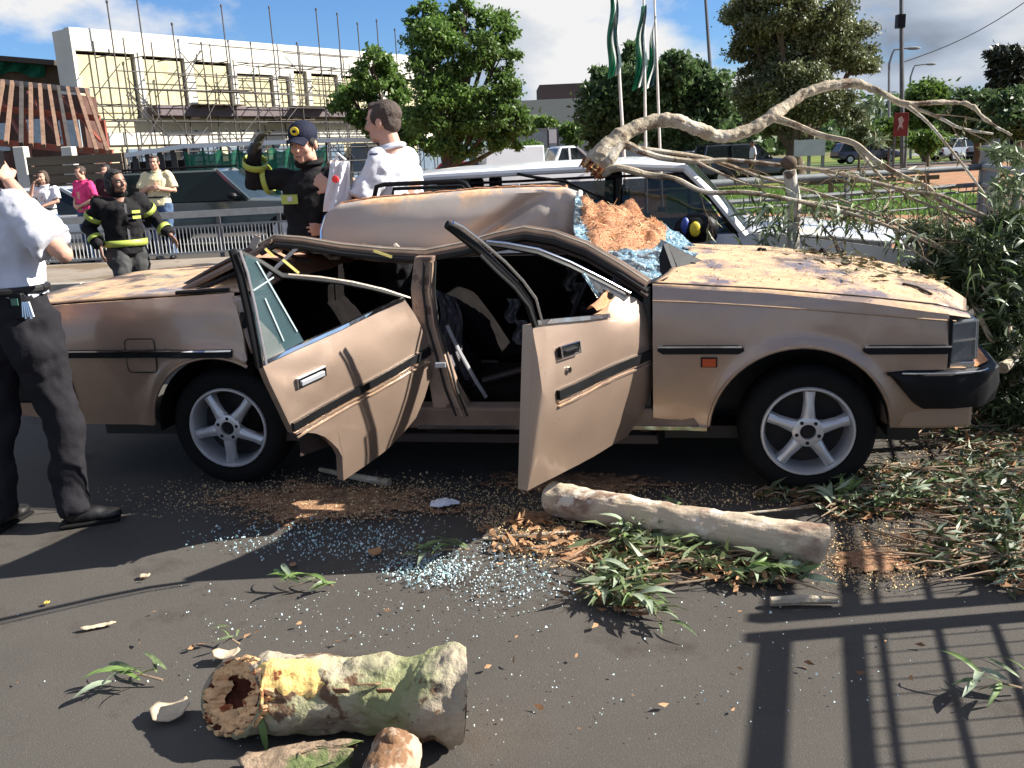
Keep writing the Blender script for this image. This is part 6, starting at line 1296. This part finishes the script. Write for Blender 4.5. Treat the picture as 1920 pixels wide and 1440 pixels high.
for i in range(230):
    px, py, Y = random.choice([(random.gauss(1450, 34), random.gauss(400, 22), 5.7), (random.gauss(1570, 60), random.gauss(410, 18), 5.6), (random.gauss(1760, 70), random.gauss(465, 30), 5.3), (random.gauss(1870, 35), random.gauss(570, 70), 4.75), (random.gauss(1880, 30), random.gauss(420, 50), 5.2)])
    put_leaf(BR, ony(px, py, Y+random.uniform(-.1, .15)), (random.gauss(0, .7), random.gauss(0, .4), random.gauss(-.7, .5)), random.uniform(.07, .13))

# ================= logs =================
TV = Vector((0, -.8, .6))
def log(name, label, pts, mt_, nz=.05, n=28, cat='log', sh0=0.0, sh1=0.0):
    """pts: list of (Vector, radius); lumpy closed log with separate cut faces"""
    t = thing(name, label, cat, tuple(pts[0][0])); s = spline([(p.x, p.y, p.z, r) for p, r in pts], 6); P = [Vector(a[:3]) for a in s]; rad = [a[3] for a in s]
    mb = MB(); K = len(P); ref = None; rings = []
    for i, p in enumerate(P):
        d = (P[min(i+1, K-1)]-P[max(i-1, 0)]).normalized(); ref = Vector((0, 0, 1)) if ref is None else ref; ref = (ref-d*ref.dot(d)).normalized(); b_ = d.cross(ref)
        rings.append([p+(ref*math.cos(a)+b_*math.sin(a))*rad[i]*(1+nz*noise.noise(Vector((math.cos(a)*1.3, math.sin(a)*1.3, i*.22)))+nz*.3*noise.noise(Vector((math.cos(a)*4, math.sin(a)*4, i*.6)))) for a in [2*math.pi*j/n for j in range(n)]])
    ax_ = (P[-1]-P[0]).normalized()
    for i in range(K):
        w0_, w1_ = max(0, 1-i/7)*sh0, max(0, 1-(K-1-i)/7)*sh1
        for q in rings[i]: q += ax_*((q-P[i]).dot(TV)*(w0_+w1_))
    for r_ in rings:
        for q in r_: q.z = max(q.z, .003)
    mb.loft(rings, False); rough_bark(mb.build('bark', mt_, t, smooth=True, angle=60), .016, 2, .006); return t, rings, P
endw = mat('cut_wood_face', (.55, .33, .14), .85, 0, .2, 20, .3, 60, spots=(.35, .15, .06), spot_scale=9, spot_thr=.55)
def cap_ring(t, ring_, c_, m_, name='cut_face', inset=.0):
    mb = MB(); mb.v += [Vector(c_)]+[Vector(p) for p in ring_]; n = len(ring_); mb.f += [(0, 1+i, 1+(i+1) % n) for i in range(n)]; return mb.build(name, m_, t)
A0, A1_, = onz(1040, 935, .078), onz(1533, 1027, .085)
bark1 = mat('grey_brown_log_bark', (.46, .38, .28), .75, 0, .18, 6, .4, 30, spots=(.20, .12, .09), spot_scale=4, spot_thr=.54, spot_soft=.12, spots2=(.58, .52, .44), spot2_scale=6, spot2_thr=.56, stretch=(.6, 1, 1))
lg, rg, P_ = log('cut_log', 'long straight pale log lying on the tarmac in front of the front door', [(A0, .076), (A0.lerp(A1_, .3)+Vector((0, 0, -.004)), .073), (A0.lerp(A1_, .6)+Vector((0, 0, -.002)), .075), (A1_, .086)], bark1, .06, sh1=.75, sh0=-.3)
cap_ring(lg, rg[-1], P_[-1]+(P_[-1]-P_[0]).normalized()*.004, endw); cap_ring(lg, rg[0], P_[0], endw)
S0, S1, S2, S3 = onz(432, 1305, .10), onz(600, 1300, .10), onz(730, 1305, .10), onz(868, 1303, .125)
bark2 = mat('mottled_green_gum_bark', (.40, .34, .25), .75, 0, .25, 6, .7, 34, spots=(.27, .28, .14), spot_scale=3.0, spot_thr=.50, spot_soft=.14, spots2=(.15, .09, .055), spot2_scale=8.5, spot2_thr=.555)
st_, rg, P_ = log('broken_log', 'thick mottled gum log with a rotten splintered hollow end in the foreground', [(S0, .098), (S0.lerp(S1, .4), .105), (S1, .104), (S1.lerp(S2, .6), .094), (S2.lerp(S3, .3), .104), (S2.lerp(S3, .7), .124), (S3, .118)], bark2, .20, 36, sh0=1.25, sh1=.45)
dS = (S3-S0).normalized(); cap_ring(st_, rg[-1], P_[-1]+dS*.01, endw)
# flaking bark plates on the top
for (u0, px, py, w_) in ((0, 690, 1288, .03), (0, 722, 1300, .02), (0, 640, 1300, .018), (0, 800, 1260, .016)):
    P = onz(px, py, .19); mb = MB().grid(lambda u, v: P+Vector(((u-.5)*w_*2, (v-.5)*w_*1.6, .008-.03*(v-.5)*1+.006*noise.noise(Vector((u*6, v*6, px))))), 6, 6); mb.build('bark_flake', mat('brown_bark_flake', (.26, .15, .09), .85, 0, .3, 20, .3), st_, smooth=True, solid=.004)
# splintered hollow
mb = MB()
ax2 = Vector((-dS.y, dS.x, 0)); zz2 = Vector((0, 0, 1))
for i in range(260):
    a_ = random.uniform(0, 6.283); r_ = random.uniform(.064+.022*math.sin(a_*1.5+1)*math.cos(a_*2), .096); b_ = P_[0]+(ax2*math.cos(a_)+zz2*math.sin(a_))*r_+dS*.01; L_ = random.uniform(.002, .018)
    mb.tube([b_+dS*.02, b_-dS*L_*.5+Vector((random.uniform(-.006, .006),)*3), b_-dS*L_], [random.uniform(.006, .013), .008, .004], 5)
for q in mb.v: q += dS*((q-P_[0]).dot(TV)*1.25)
mb.build('splinters', mat('orange_splinter_wood', (.74, .44, .22), .9, 0, .3, 30, .4, spots=(.30, .08, .03), spot_scale=20, spot_thr=.58), st_)
mb = MB().grid(lambda u, v: P_[0]+dS*(.10*(1-v)**.7)+(ax2*math.cos(u*6.283)+zz2*math.sin(u*6.283))*(.01+.085*v)*(1+.08*noise.noise(Vector((u*20, v*5, 2)))), 32, 8)
for q in mb.v: q += dS*((q-P_[0]).dot(TV)*1.25)
mb.build('rotten_hollow', mat('rotten_red_hollow', (.10, .028, .015), .95, 0, .5, 25, .6, 60), st_, smooth=True)
# exposed torn pale wood on the upper near side behind the broken end
surf = lambda t_, a_, o_: (lambda k, f: rg[k][int(a_) % 36].lerp(rg[min(k+1, len(rg)-1)][int(a_) % 36], f))(int(t_), t_-int(t_))
def torn(u, v):
    t_ = .2+15.5*u; k = int(t_); a_ = 35+9.5*v*(1-.25*u); j = int(a_) % 36; fa = a_-int(a_)
    P = rg[k][j].lerp(rg[k][(j+1) % 36], fa).lerp(rg[k+1][j].lerp(rg[k+1][(j+1) % 36], fa), t_-k); cen = P_[k].lerp(P_[k+1], t_-k); e_ = max(0, min(1, min(u*6, (1-u)*5, v*5, (1-v)*5)))
    return P+(P-cen).normalized()*(-.003+.009*e_+.006*noise.noise(P*40)*e_)
MB().grid(torn, 40, 24).build('torn_pale_wood', mat('torn_yellow_wood', (.80, .56, .20), .85, 0, .2, 14, .5, 60, spots=(.16, .04, .02), spot_scale=11, spot_thr=.56, spots2=(.62, .30, .12), spot2_scale=14, spot2_thr=.57), st_, smooth=True)
# branch stub toward the viewer
b0 = onz(742, 1412, .08); b1 = onz(705, 1540, .06)
stub = MB().tube([b0.lerp(b1, -.1), b0.lerp(b1, .35), b1, b0.lerp(b1, 1.6)], [.062, .068, .060, .058], 20); rough_bark(stub.build('branch_stub', mat('flaky_cream_bark', (.38, .28, .20), .8, 0, .3, 9, .6, 40, spots=(.20, .11, .06), spot_scale=12, spot_thr=.50), st_, smooth=True), .018, 3, .006)
MB().ell(b0.lerp(b1, .05)+Vector((.0, -.01, .055)), (.022, .022, .02), 12).build('knot', mat('flaky_cream_bark', (0, 0, 0)), st_, smooth=True)
bk = thing('bark_slab', 'curled grey-brown bark slab in front of the broken log at the bottom edge', 'bark', tuple(onz(560, 1425, 0)))
q0 = onz(455, 1475, .02); q1 = onz(665, 1440, .02)
MB().grid(lambda u, v: q0.lerp(q1, u)+Vector((.05*noise.noise(Vector((v*9, 1, u*3))), (-.07+.16*v)*(.55+.45*math.sin(math.pi*min(1, u+.15))+.25*noise.noise(Vector((u*6, 4, 0)))), .02+.05*math.sin(math.pi*v)+.016*noise.noise(Vector((u*9, v*6, 0))))), 24, 10).build('bark_sheet', mat('curled_bark', (.26, .19, .13), .85, 0, .35, 12, .6, 50, spots=(.12, .15, .06), spot_scale=5, spot_thr=.55), bk, smooth=True, solid=.008)

lf1 = thing('single_leaf', 'single long pale green leaf leaning against the front of the broken log', 'leaf', tuple(onz(500, 1400, .01)))
put_leaf(lf1, onz(500, 1408, .01), (.0, .35, .9), .13, Vector((0, -1, .2)), LEAF[4])
# ================= ground litter =================
def region(n, blobs):
    """points on the ground in pixel-space ellipses turned into world points"""
    o = []; tot = sum(b[2]*b[3]*b[4] for b in blobs)
    for (px, py, rx, ry, wgt) in blobs:
        for _ in range(int(n*rx*ry*wgt/tot)):
            a_ = random.uniform(0, 6.283); r_ = math.sqrt(random.random())*random.uniform(.6, 1.15); o.append(onz(px+rx*r_*math.cos(a_), py+ry*r_*math.sin(a_), .004))
    return np.array([tuple(p) for p in o])
def litter(name, pts, L, wd, m_, label, cat, lift=.02, up=.35, curl=.25):
    k = len(pts); d = RNG.normal(size=(k, 3)); d[:, 2] *= up; d = unit(d); pts = pts+np.stack([np.zeros(k), np.zeros(k), np.abs(RNG.normal(0, lift, k))+.004], 1)
    d[:, 2] = np.where(pts[:, 2]+d[:, 2]*L[1] < .006, np.abs(d[:, 2])*.2, d[:, 2]); ln = RNG.uniform(L[0], L[1], k); return np_mesh(name, leaf_quads(pts, d, ln, ln*wd, curl), 4, m_, None, 'stuff', label, cat)
R1 = [(1740, 800, 80, 50, .25), (1850, 830, 80, 70, .8), (1720, 920, 150, 42, 1.1), (1870, 960, 80, 90, 1.3), (1620, 950, 90, 30, .9), (1800, 1040, 110, 35, .6), (1890, 1060, 40, 50, 1.4), (1500, 935, 90, 14, .6)]
R2 = [(1190, 1060, 90, 50, 1.0), (1250, 1010, 110, 40, .7), (1170, 1120, 60, 35, 1.0), (1400, 1080, 90, 25, .8), (1330, 1050, 60, 30, .8)]
litter('leaf_litter', region(1700, R1), (.04, .11), .18, lf_h, 'dense scatter of dark gum leaves on the ground right of the front wheel', 'leaves', .03)
litter('leaf_litter', region(800, R1), (.04, .11), .17, LEAF[3].materials[0], 'pale turned-up gum leaves among the dark litter at right', 'leaves', .03)
litter('leaf_litter', region(620, R2), (.05, .13), .18, lf_g, 'loose green gum leaves around the straight log', 'leaves', .03)
brl = mat('dead_brown_leaf', (.30, .17, .09), .8, 0, .35, 12, .2)
litter('dead_leaves', region(3000, R1+R2+[(1000, 1010, 100, 40, .5)]), (.03, .08), .3, brl, 'dead brown leaves and bark crumbs mixed in the litter', 'leaves', .012)
litter('dead_leaves', region(55, [(960, 1150, 950, 280, 1)]), (.012, .04), .45, brl, 'few small brown leaf bits spread over the open tarmac', 'leaves', .004, .1)
def twigs(pts, name, label):
    mb = MB()
    for p in pts:
        a_ = random.uniform(-.9, .9)+(math.pi if random.random() < .5 else 0); L_ = random.uniform(.06, .32); p = Vector(p); z = random.uniform(.006, .05)
        mb.tube([p+Vector((0, 0, z)), p+Vector((L_*.5*math.cos(a_), L_*.5*math.sin(a_), z+random.uniform(-.004, .02))), p+Vector((L_*math.cos(a_), L_*math.sin(a_), z+.004))], [.005, .004, .002], 5)
    return tag(mb.build(name, mat('grey_twig', (.26, .19, .13), .85, 0, .3, 12, .2), None, smooth=True), label, 'twigs', None, 'stuff')
twigs(region(330, R1), 'twig_litter', 'thin dry twigs tangled in the leaf litter at right'); twigs(region(60, R2), 'twig_litter', 'thin twigs under the straight log')
# named sticks
def stick(label, pts, r_): tag(MB().tube([onz(x, y, z) for x, y, z in pts], r_, 8).build('stick', barkg, None, smooth=True), label, 'stick')
stick('pale bent stick lying left of the straight log', [(905, 1010, .012), (940, 1006, .014), (985, 1004, .013), (1040, 1000, .014), (1090, 996, .012)], [.006, .007, .009, .008, .005])
stick('long pale stick at the right edge of the leaf litter', [(1760, 953, .03), (1830, 950, .035), (1920, 952, .03), (1990, 955, .03)], [.006, .010, .010, .01])
stick('thin stick lying under the front of the car', [(1690, 690, .25), (1850, 690, .22), (1925, 695, .2)], [.012, .016, .02])
stick('grey stick lying under the rear door', [(600, 880, .02), (660, 893, .02), (730, 905, .02)], [.012, .016, .02])
stick('crooked stick behind the straight log', [(1290, 975, .02), (1400, 962, .03), (1530, 950, .03)], [.004, .006, .004])
stick('short dark stick near the end of the straight log', [(1445, 1128, .015), (1500, 1124, .02), (1570, 1126, .015)], [.016, .018, .012])
# leafy twigs as things with separate leaves
def leafy(label, px, py, n, spreadpx, ang, L=(.08, .13), up=.25):
    b_ = onz(px, py, .015); t = thing('leafy_twig', label, 'twig', tuple(b_)); d = Vector((math.cos(R(ang)), math.sin(R(ang)), 0)); tip = b_+d*spreadpx
    MB().tube([b_, b_.lerp(tip, .5)+Vector((0, 0, .02)), tip], [.004, .003, .0015], 6).build('stem', mat('grey_twig', (0, 0, 0)), t, smooth=True)
    for i in range(n):
        f = i/n*.95+.05; a_ = ang+random.uniform(-75, 75)*(1-.2*f); p = b_.lerp(tip, f)+Vector((random.gauss(0, .015), random.gauss(0, .015), .02*math.sin(math.pi*f)+random.uniform(0, .03)))
        put_leaf(t, p, (math.cos(R(a_)), math.sin(R(a_)), random.uniform(-.08, up)), random.uniform(*L))
leafy('green leafy twig on the bare tarmac left of the broken log', 305, 1275, 12, .14, 175)
leafy('small leafy twig lying in the middle of the tarmac above the broken log', 625, 1098, 13, .16, 178)
leafy('shaded leafy twig on the tarmac below the open doors', 880, 1030, 14, .2, 200)
leafy('tiny green twig just above the broken log', 450, 1208, 5, .06, 170, (.05, .07))
leafy('drooping leafy twig resting against the left part of the straight log', 1190, 990, 40, .22, 250, up=.6)
leafy('bunch of broad green leaves under the middle of the straight log', 1220, 1075, 44, .24, 215, up=.3)
leafy('leafy twig ending in dark green leaves nearest the viewer below the log', 1170, 1120, 30, .20, 300, up=.2)
leafy('leafy twig in the shadow under the right part of the straight log', 1370, 1075, 30, .25, 340, up=.2)
leafy('leafy twig hanging over the top of the straight log', 1290, 960, 14, .2, 190, up=.3)
leafy('large leafy spray right of the front wheel', 1640, 960, 26, .3, 30, up=.5)
leafy('leafy spray at the right edge beside the pale stick', 1850, 1010, 26, .3, 20, up=.5)
leafy('leafy spray behind the right end of the straight log', 1560, 960, 34, .26, 60, up=.5)
leafy('lone upright leaf cluster at the lower right edge', 1915, 1290, 12, .12, 180, up=.4)
# single bits
def bit(label, name, px, py, w_, h_, m_, cat, z=.006, rot=0, curl=.02):
    P = onz(px, py, z); tag(MB().grid(lambda u, v: P+Vector(((u-.5)*w_*(1-.6*abs(v-.5))*math.cos(rot)-(v-.5)*h_*math.sin(rot), (u-.5)*w_*math.sin(rot)+(v-.5)*h_*math.cos(rot), curl*min(.5, w_*4)*(4*(u-.5)**2+math.sin(v*3)*.5)+.004*noise.noise(Vector((u*5, v*5, px))))), 8, 6).build(name, m_, None, smooth=True, solid=.003), label, cat)
barkb = mat('pale_bark_piece', (.50, .40, .28), .85, 0, .25, 14, .3)
bit('curled pale bark piece lying left of the broken log', 'bark_piece', 320, 1335, .11, .09, barkb, 'bark', .01, .2, .03)
bit('thin brown bark strip on the left tarmac', 'bark_piece', 183, 1174, .12, .022, barkb, 'bark', .005, .25, .006)
bit('small tan wood chip in the sunny wedge at left', 'wood_chip', 272, 1080, .04, .03, barkb, 'wood chip', .005)
bit('round dry leaf standing in the door shadow', 'dry_leaf', 703, 1035, .055, .06, brl, 'leaf', .012, .3, .02)
bit('small dry leaf left of the round one in the shadow', 'dry_leaf', 549, 1058, .025, .03, brl, 'leaf', .008, .3, .01)
bit('brown bark chip resting behind the broken log', 'bark_piece', 425, 1228, .09, .05, barkb, 'bark', .02, .0, .03)
bit('yellow-brown leaf fragment at the far left tarmac', 'dry_leaf', 88, 1130, .02, .02, mat('yellow_leaf', (.5, .35, .06), .7), 'leaf', .006)
P = onz(835, 948, .01); tag(MB().grid(lambda u, v: P+Vector(((u-.5)*.13, (v-.5)*.06*(1+.4*math.sin(u*5)), .012+.018*math.sin(u*3.1)*math.sin(v*3.1)+.008*noise.noise(Vector((u*9, v*9, 5))))), 14, 10).build('white_cloth', mat('white_rag', (.72, .72, .76), .8), None, smooth=True, solid=.003), 'small white crumpled cloth on the tarmac under the doors', 'cloth')
# broken windscreen crumbs
def crumbs(pts, s, name, m_, label):
    k = len(pts); sz = RNG.uniform(s[0], s[1], k)*np.where(RNG.random(k) < .06, 1.8, 1.0); vs = []
    T0 = np.array([[1, 1, 1], [1, -1, -1], [-1, 1, -1], [-1, -1, 1]])*.6; F_ = [(0, 1, 2), (0, 3, 1), (0, 2, 3), (1, 3, 2)]
    q = RNG.normal(size=(k, 3, 3)); q, _ = np.linalg.qr(q); V_ = np.einsum('kij,vj->kvi', q, T0)*sz[:, None, None]+pts[:, None, :]+np.array([0, 0, 1])*sz[:, None, None]*.6
    tri = np.concatenate([V_[:, f, :] for f in F_], 1).reshape(-1, 3); return np_mesh(name, tri, 3, m_, None, 'stuff', label, 'glass')
gcm = mat('glass_crumb', (.58, .70, .72), .12, 0, .25, 30, 0, spec=.8); gcb = mat('blue_glass_crumb', (.30, .46, .48), .12, 0, .3, 30, 0, spec=.8)
crumbs(region(1500, [(800, 1070, 90, 35, 2.2), (900, 1060, 110, 50, 1.2), (640, 1010, 240, 45, .9), (960, 1100, 120, 50, .7)]), (.002, .0052), 'glass_crumbs', gcm, 'dense spill of clear safety-glass crumbs below the doors')
crumbs(region(600, [(800, 1070, 80, 35, 2.5), (560, 1010, 240, 35, .7), (1000, 1080, 60, 40, .8), (760, 1040, 120, 40, 1.)]), (.0025, .006), 'glass_crumbs', gcb, 'blue-green tinted safety-glass crumbs below the doors')
crumbs(region(520, [(960, 1220, 900, 200, 1.), (700, 1150, 350, 70, 3.)]), (.0014, .0036), 'glass_crumbs', gcm, 'thin scatter of glass crumbs across the open tarmac')
# sawdust on the ground
def dust_patch(label, px, py, rx, ry, h_=.006, jag=.35):
    cpt = onz(px, py, .003); a_ = onz(px+rx, py, .003)-cpt; b_ = onz(px, py+ry, .003)-onz(px, py-ry, .003); b_ *= .5
    def f(u, v):
        t_ = u*6.283; k = 1+jag*noise.noise(Vector((math.cos(t_)*2+px, math.sin(t_)*2, 0)))+jag*.5*noise.noise(Vector((math.cos(t_)*7+px, math.sin(t_)*7, 3)))
        return cpt+(a_*math.cos(t_)+b_*math.sin(t_))*v*k+Vector((0, 0, h_*(1-v**2)*(1+.6*noise.noise(Vector((u*9, v*9, px))))-.0045*v**6))
    o = MB().grid(f, 64, 14).build('sawdust_drift', dustg, None, smooth=True, fix=False); at_ = o.data.attributes.new('edge', 'FLOAT', 'POINT')
    at_.data.foreach_set('value', [(i % 15)/14 for i in range(65*15)]); return tag(o, label, 'sawdust', None, 'stuff')
dustg = mat('dirty_sawdust', (.34, .19, .11), .97, 0, .35, 6, .8, 70, spots=(.16, .10, .065), spot_scale=9, spot_thr=.50, spot_soft=.2, spots2=(.62, .42, .24), spot2_scale=24, spot2_thr=.58, edge=True)
dust_patch('sawdust drift on the ground at the left end of the straight log', 990, 975, 85, 26, .012)
dust_patch('sawdust strip along the litter below the log', 1120, 1035, 150, 34, .006, .6)
dust_patch('sawdust drift right of the straight log end', 1640, 1050, 130, 50, .010, .6)
dust_patch('sawdust drift under the bumper at the right', 1800, 900, 160, 70, .008, .5)
dust_patch('sawdust drift under the leaves at the right edge', 1860, 1020, 110, 50, .008, .5)
dust_patch('thin brown dirt film under the rear doors', 620, 940, 450, 62, .004, .5)
dust_patch('orange sawdust film under the middle of the car', 1080, 905, 330, 40, .004, .5)
crumbs(region(9000, [(990, 975, 110, 36, 2), (1120, 1035, 180, 45, 1), (1650, 1040, 170, 70, 1), (1780, 900, 190, 90, .8), (650, 935, 450, 50, .8), (1300, 930, 300, 25, .6)]), (.002, .005), 'sawdust_flakes', sawpale, 'coarse sawdust flakes scattered round the log and under the car')['category'] = 'sawdust'
# shavings and litter on the hood
hp_ = [hood(random.random()**.9*.96, .05+.9*random.random())+Vector((0, 0, .003)) for _ in range(1300)]
o = crumbs(np.array([tuple(p) for p in hp_]), (.0015, .004), 'hood_sawdust', sawpale, 'coarse sawdust flakes spread over the hood'); o['category'] = 'sawdust'
hl_ = [hood(min(.97, max(.3, random.gauss(.68, .13))), min(.95, max(.1, random.gauss(.55, .18))))+Vector((0, 0, .004)) for _ in range(230)]
litter('hood_leaves', np.array([tuple(p) for p in hl_]), (.03, .08), .2, mat('dry_olive_leaf', (.13, .12, .06), .7, 0, .4, 20, .1), 'dry leaves and bits lying on the front half of the hood', 'leaves', .008, .12)
for lb, u_, v_, s in (('small black clod on the far half of the hood', .56, .72, .035), ('dark bark crumb near the rear of the hood', .30, .60, .02), ('second dark clod in front of the black one on the hood', .60, .45, .02)):
    P = hood(u_, v_)+Vector((0, 0, .005)); mb = MB()
    for _ in range(4): mb.ell(P+Vector((random.uniform(-s, s), random.uniform(-s, s)*.6, random.uniform(0, s*.7))), (s*random.uniform(.5, .9), s*.5, s*random.uniform(.3, .7)), 8)
    tag(mb.build('bark_clod', mat('black_bark_clod', (.025, .02, .02), .9), None), lb, 'bark')
P0, P1_ = hood(.78, .22)+Vector((0, 0, .008)), hood(.88, .12)+Vector((0, 0, .008)); tag(MB().tube([P0, P0.lerp(P1_, .5)+Vector((0, 0, .008)), P1_], .006, 6).build('hood_twig', barkd), 'dark twig lying along the near front edge of the hood', 'twig')

hq = [heap(random.random(), random.random())+Vector((0, 0, .002)) for _ in range(6500)]
o = crumbs(np.array([tuple(p) for p in hq]), (.001, .0036), 'heap_sawdust', mat('orange_sawdust_flake', (.52, .30, .18), .95, 0, .4, 40, .1), 'coarse orange sawdust flakes on the crushed windscreen'); o['category'] = 'sawdust'
hq = [ws(random.random(), random.random())+Vector((0, 0, .004)) for _ in range(2600)]
crumbs(np.array([tuple(p) for p in hq]), (.001, .003), 'windscreen_crumbs', gcm, 'loose blue glass crumbs on the crushed windscreen')
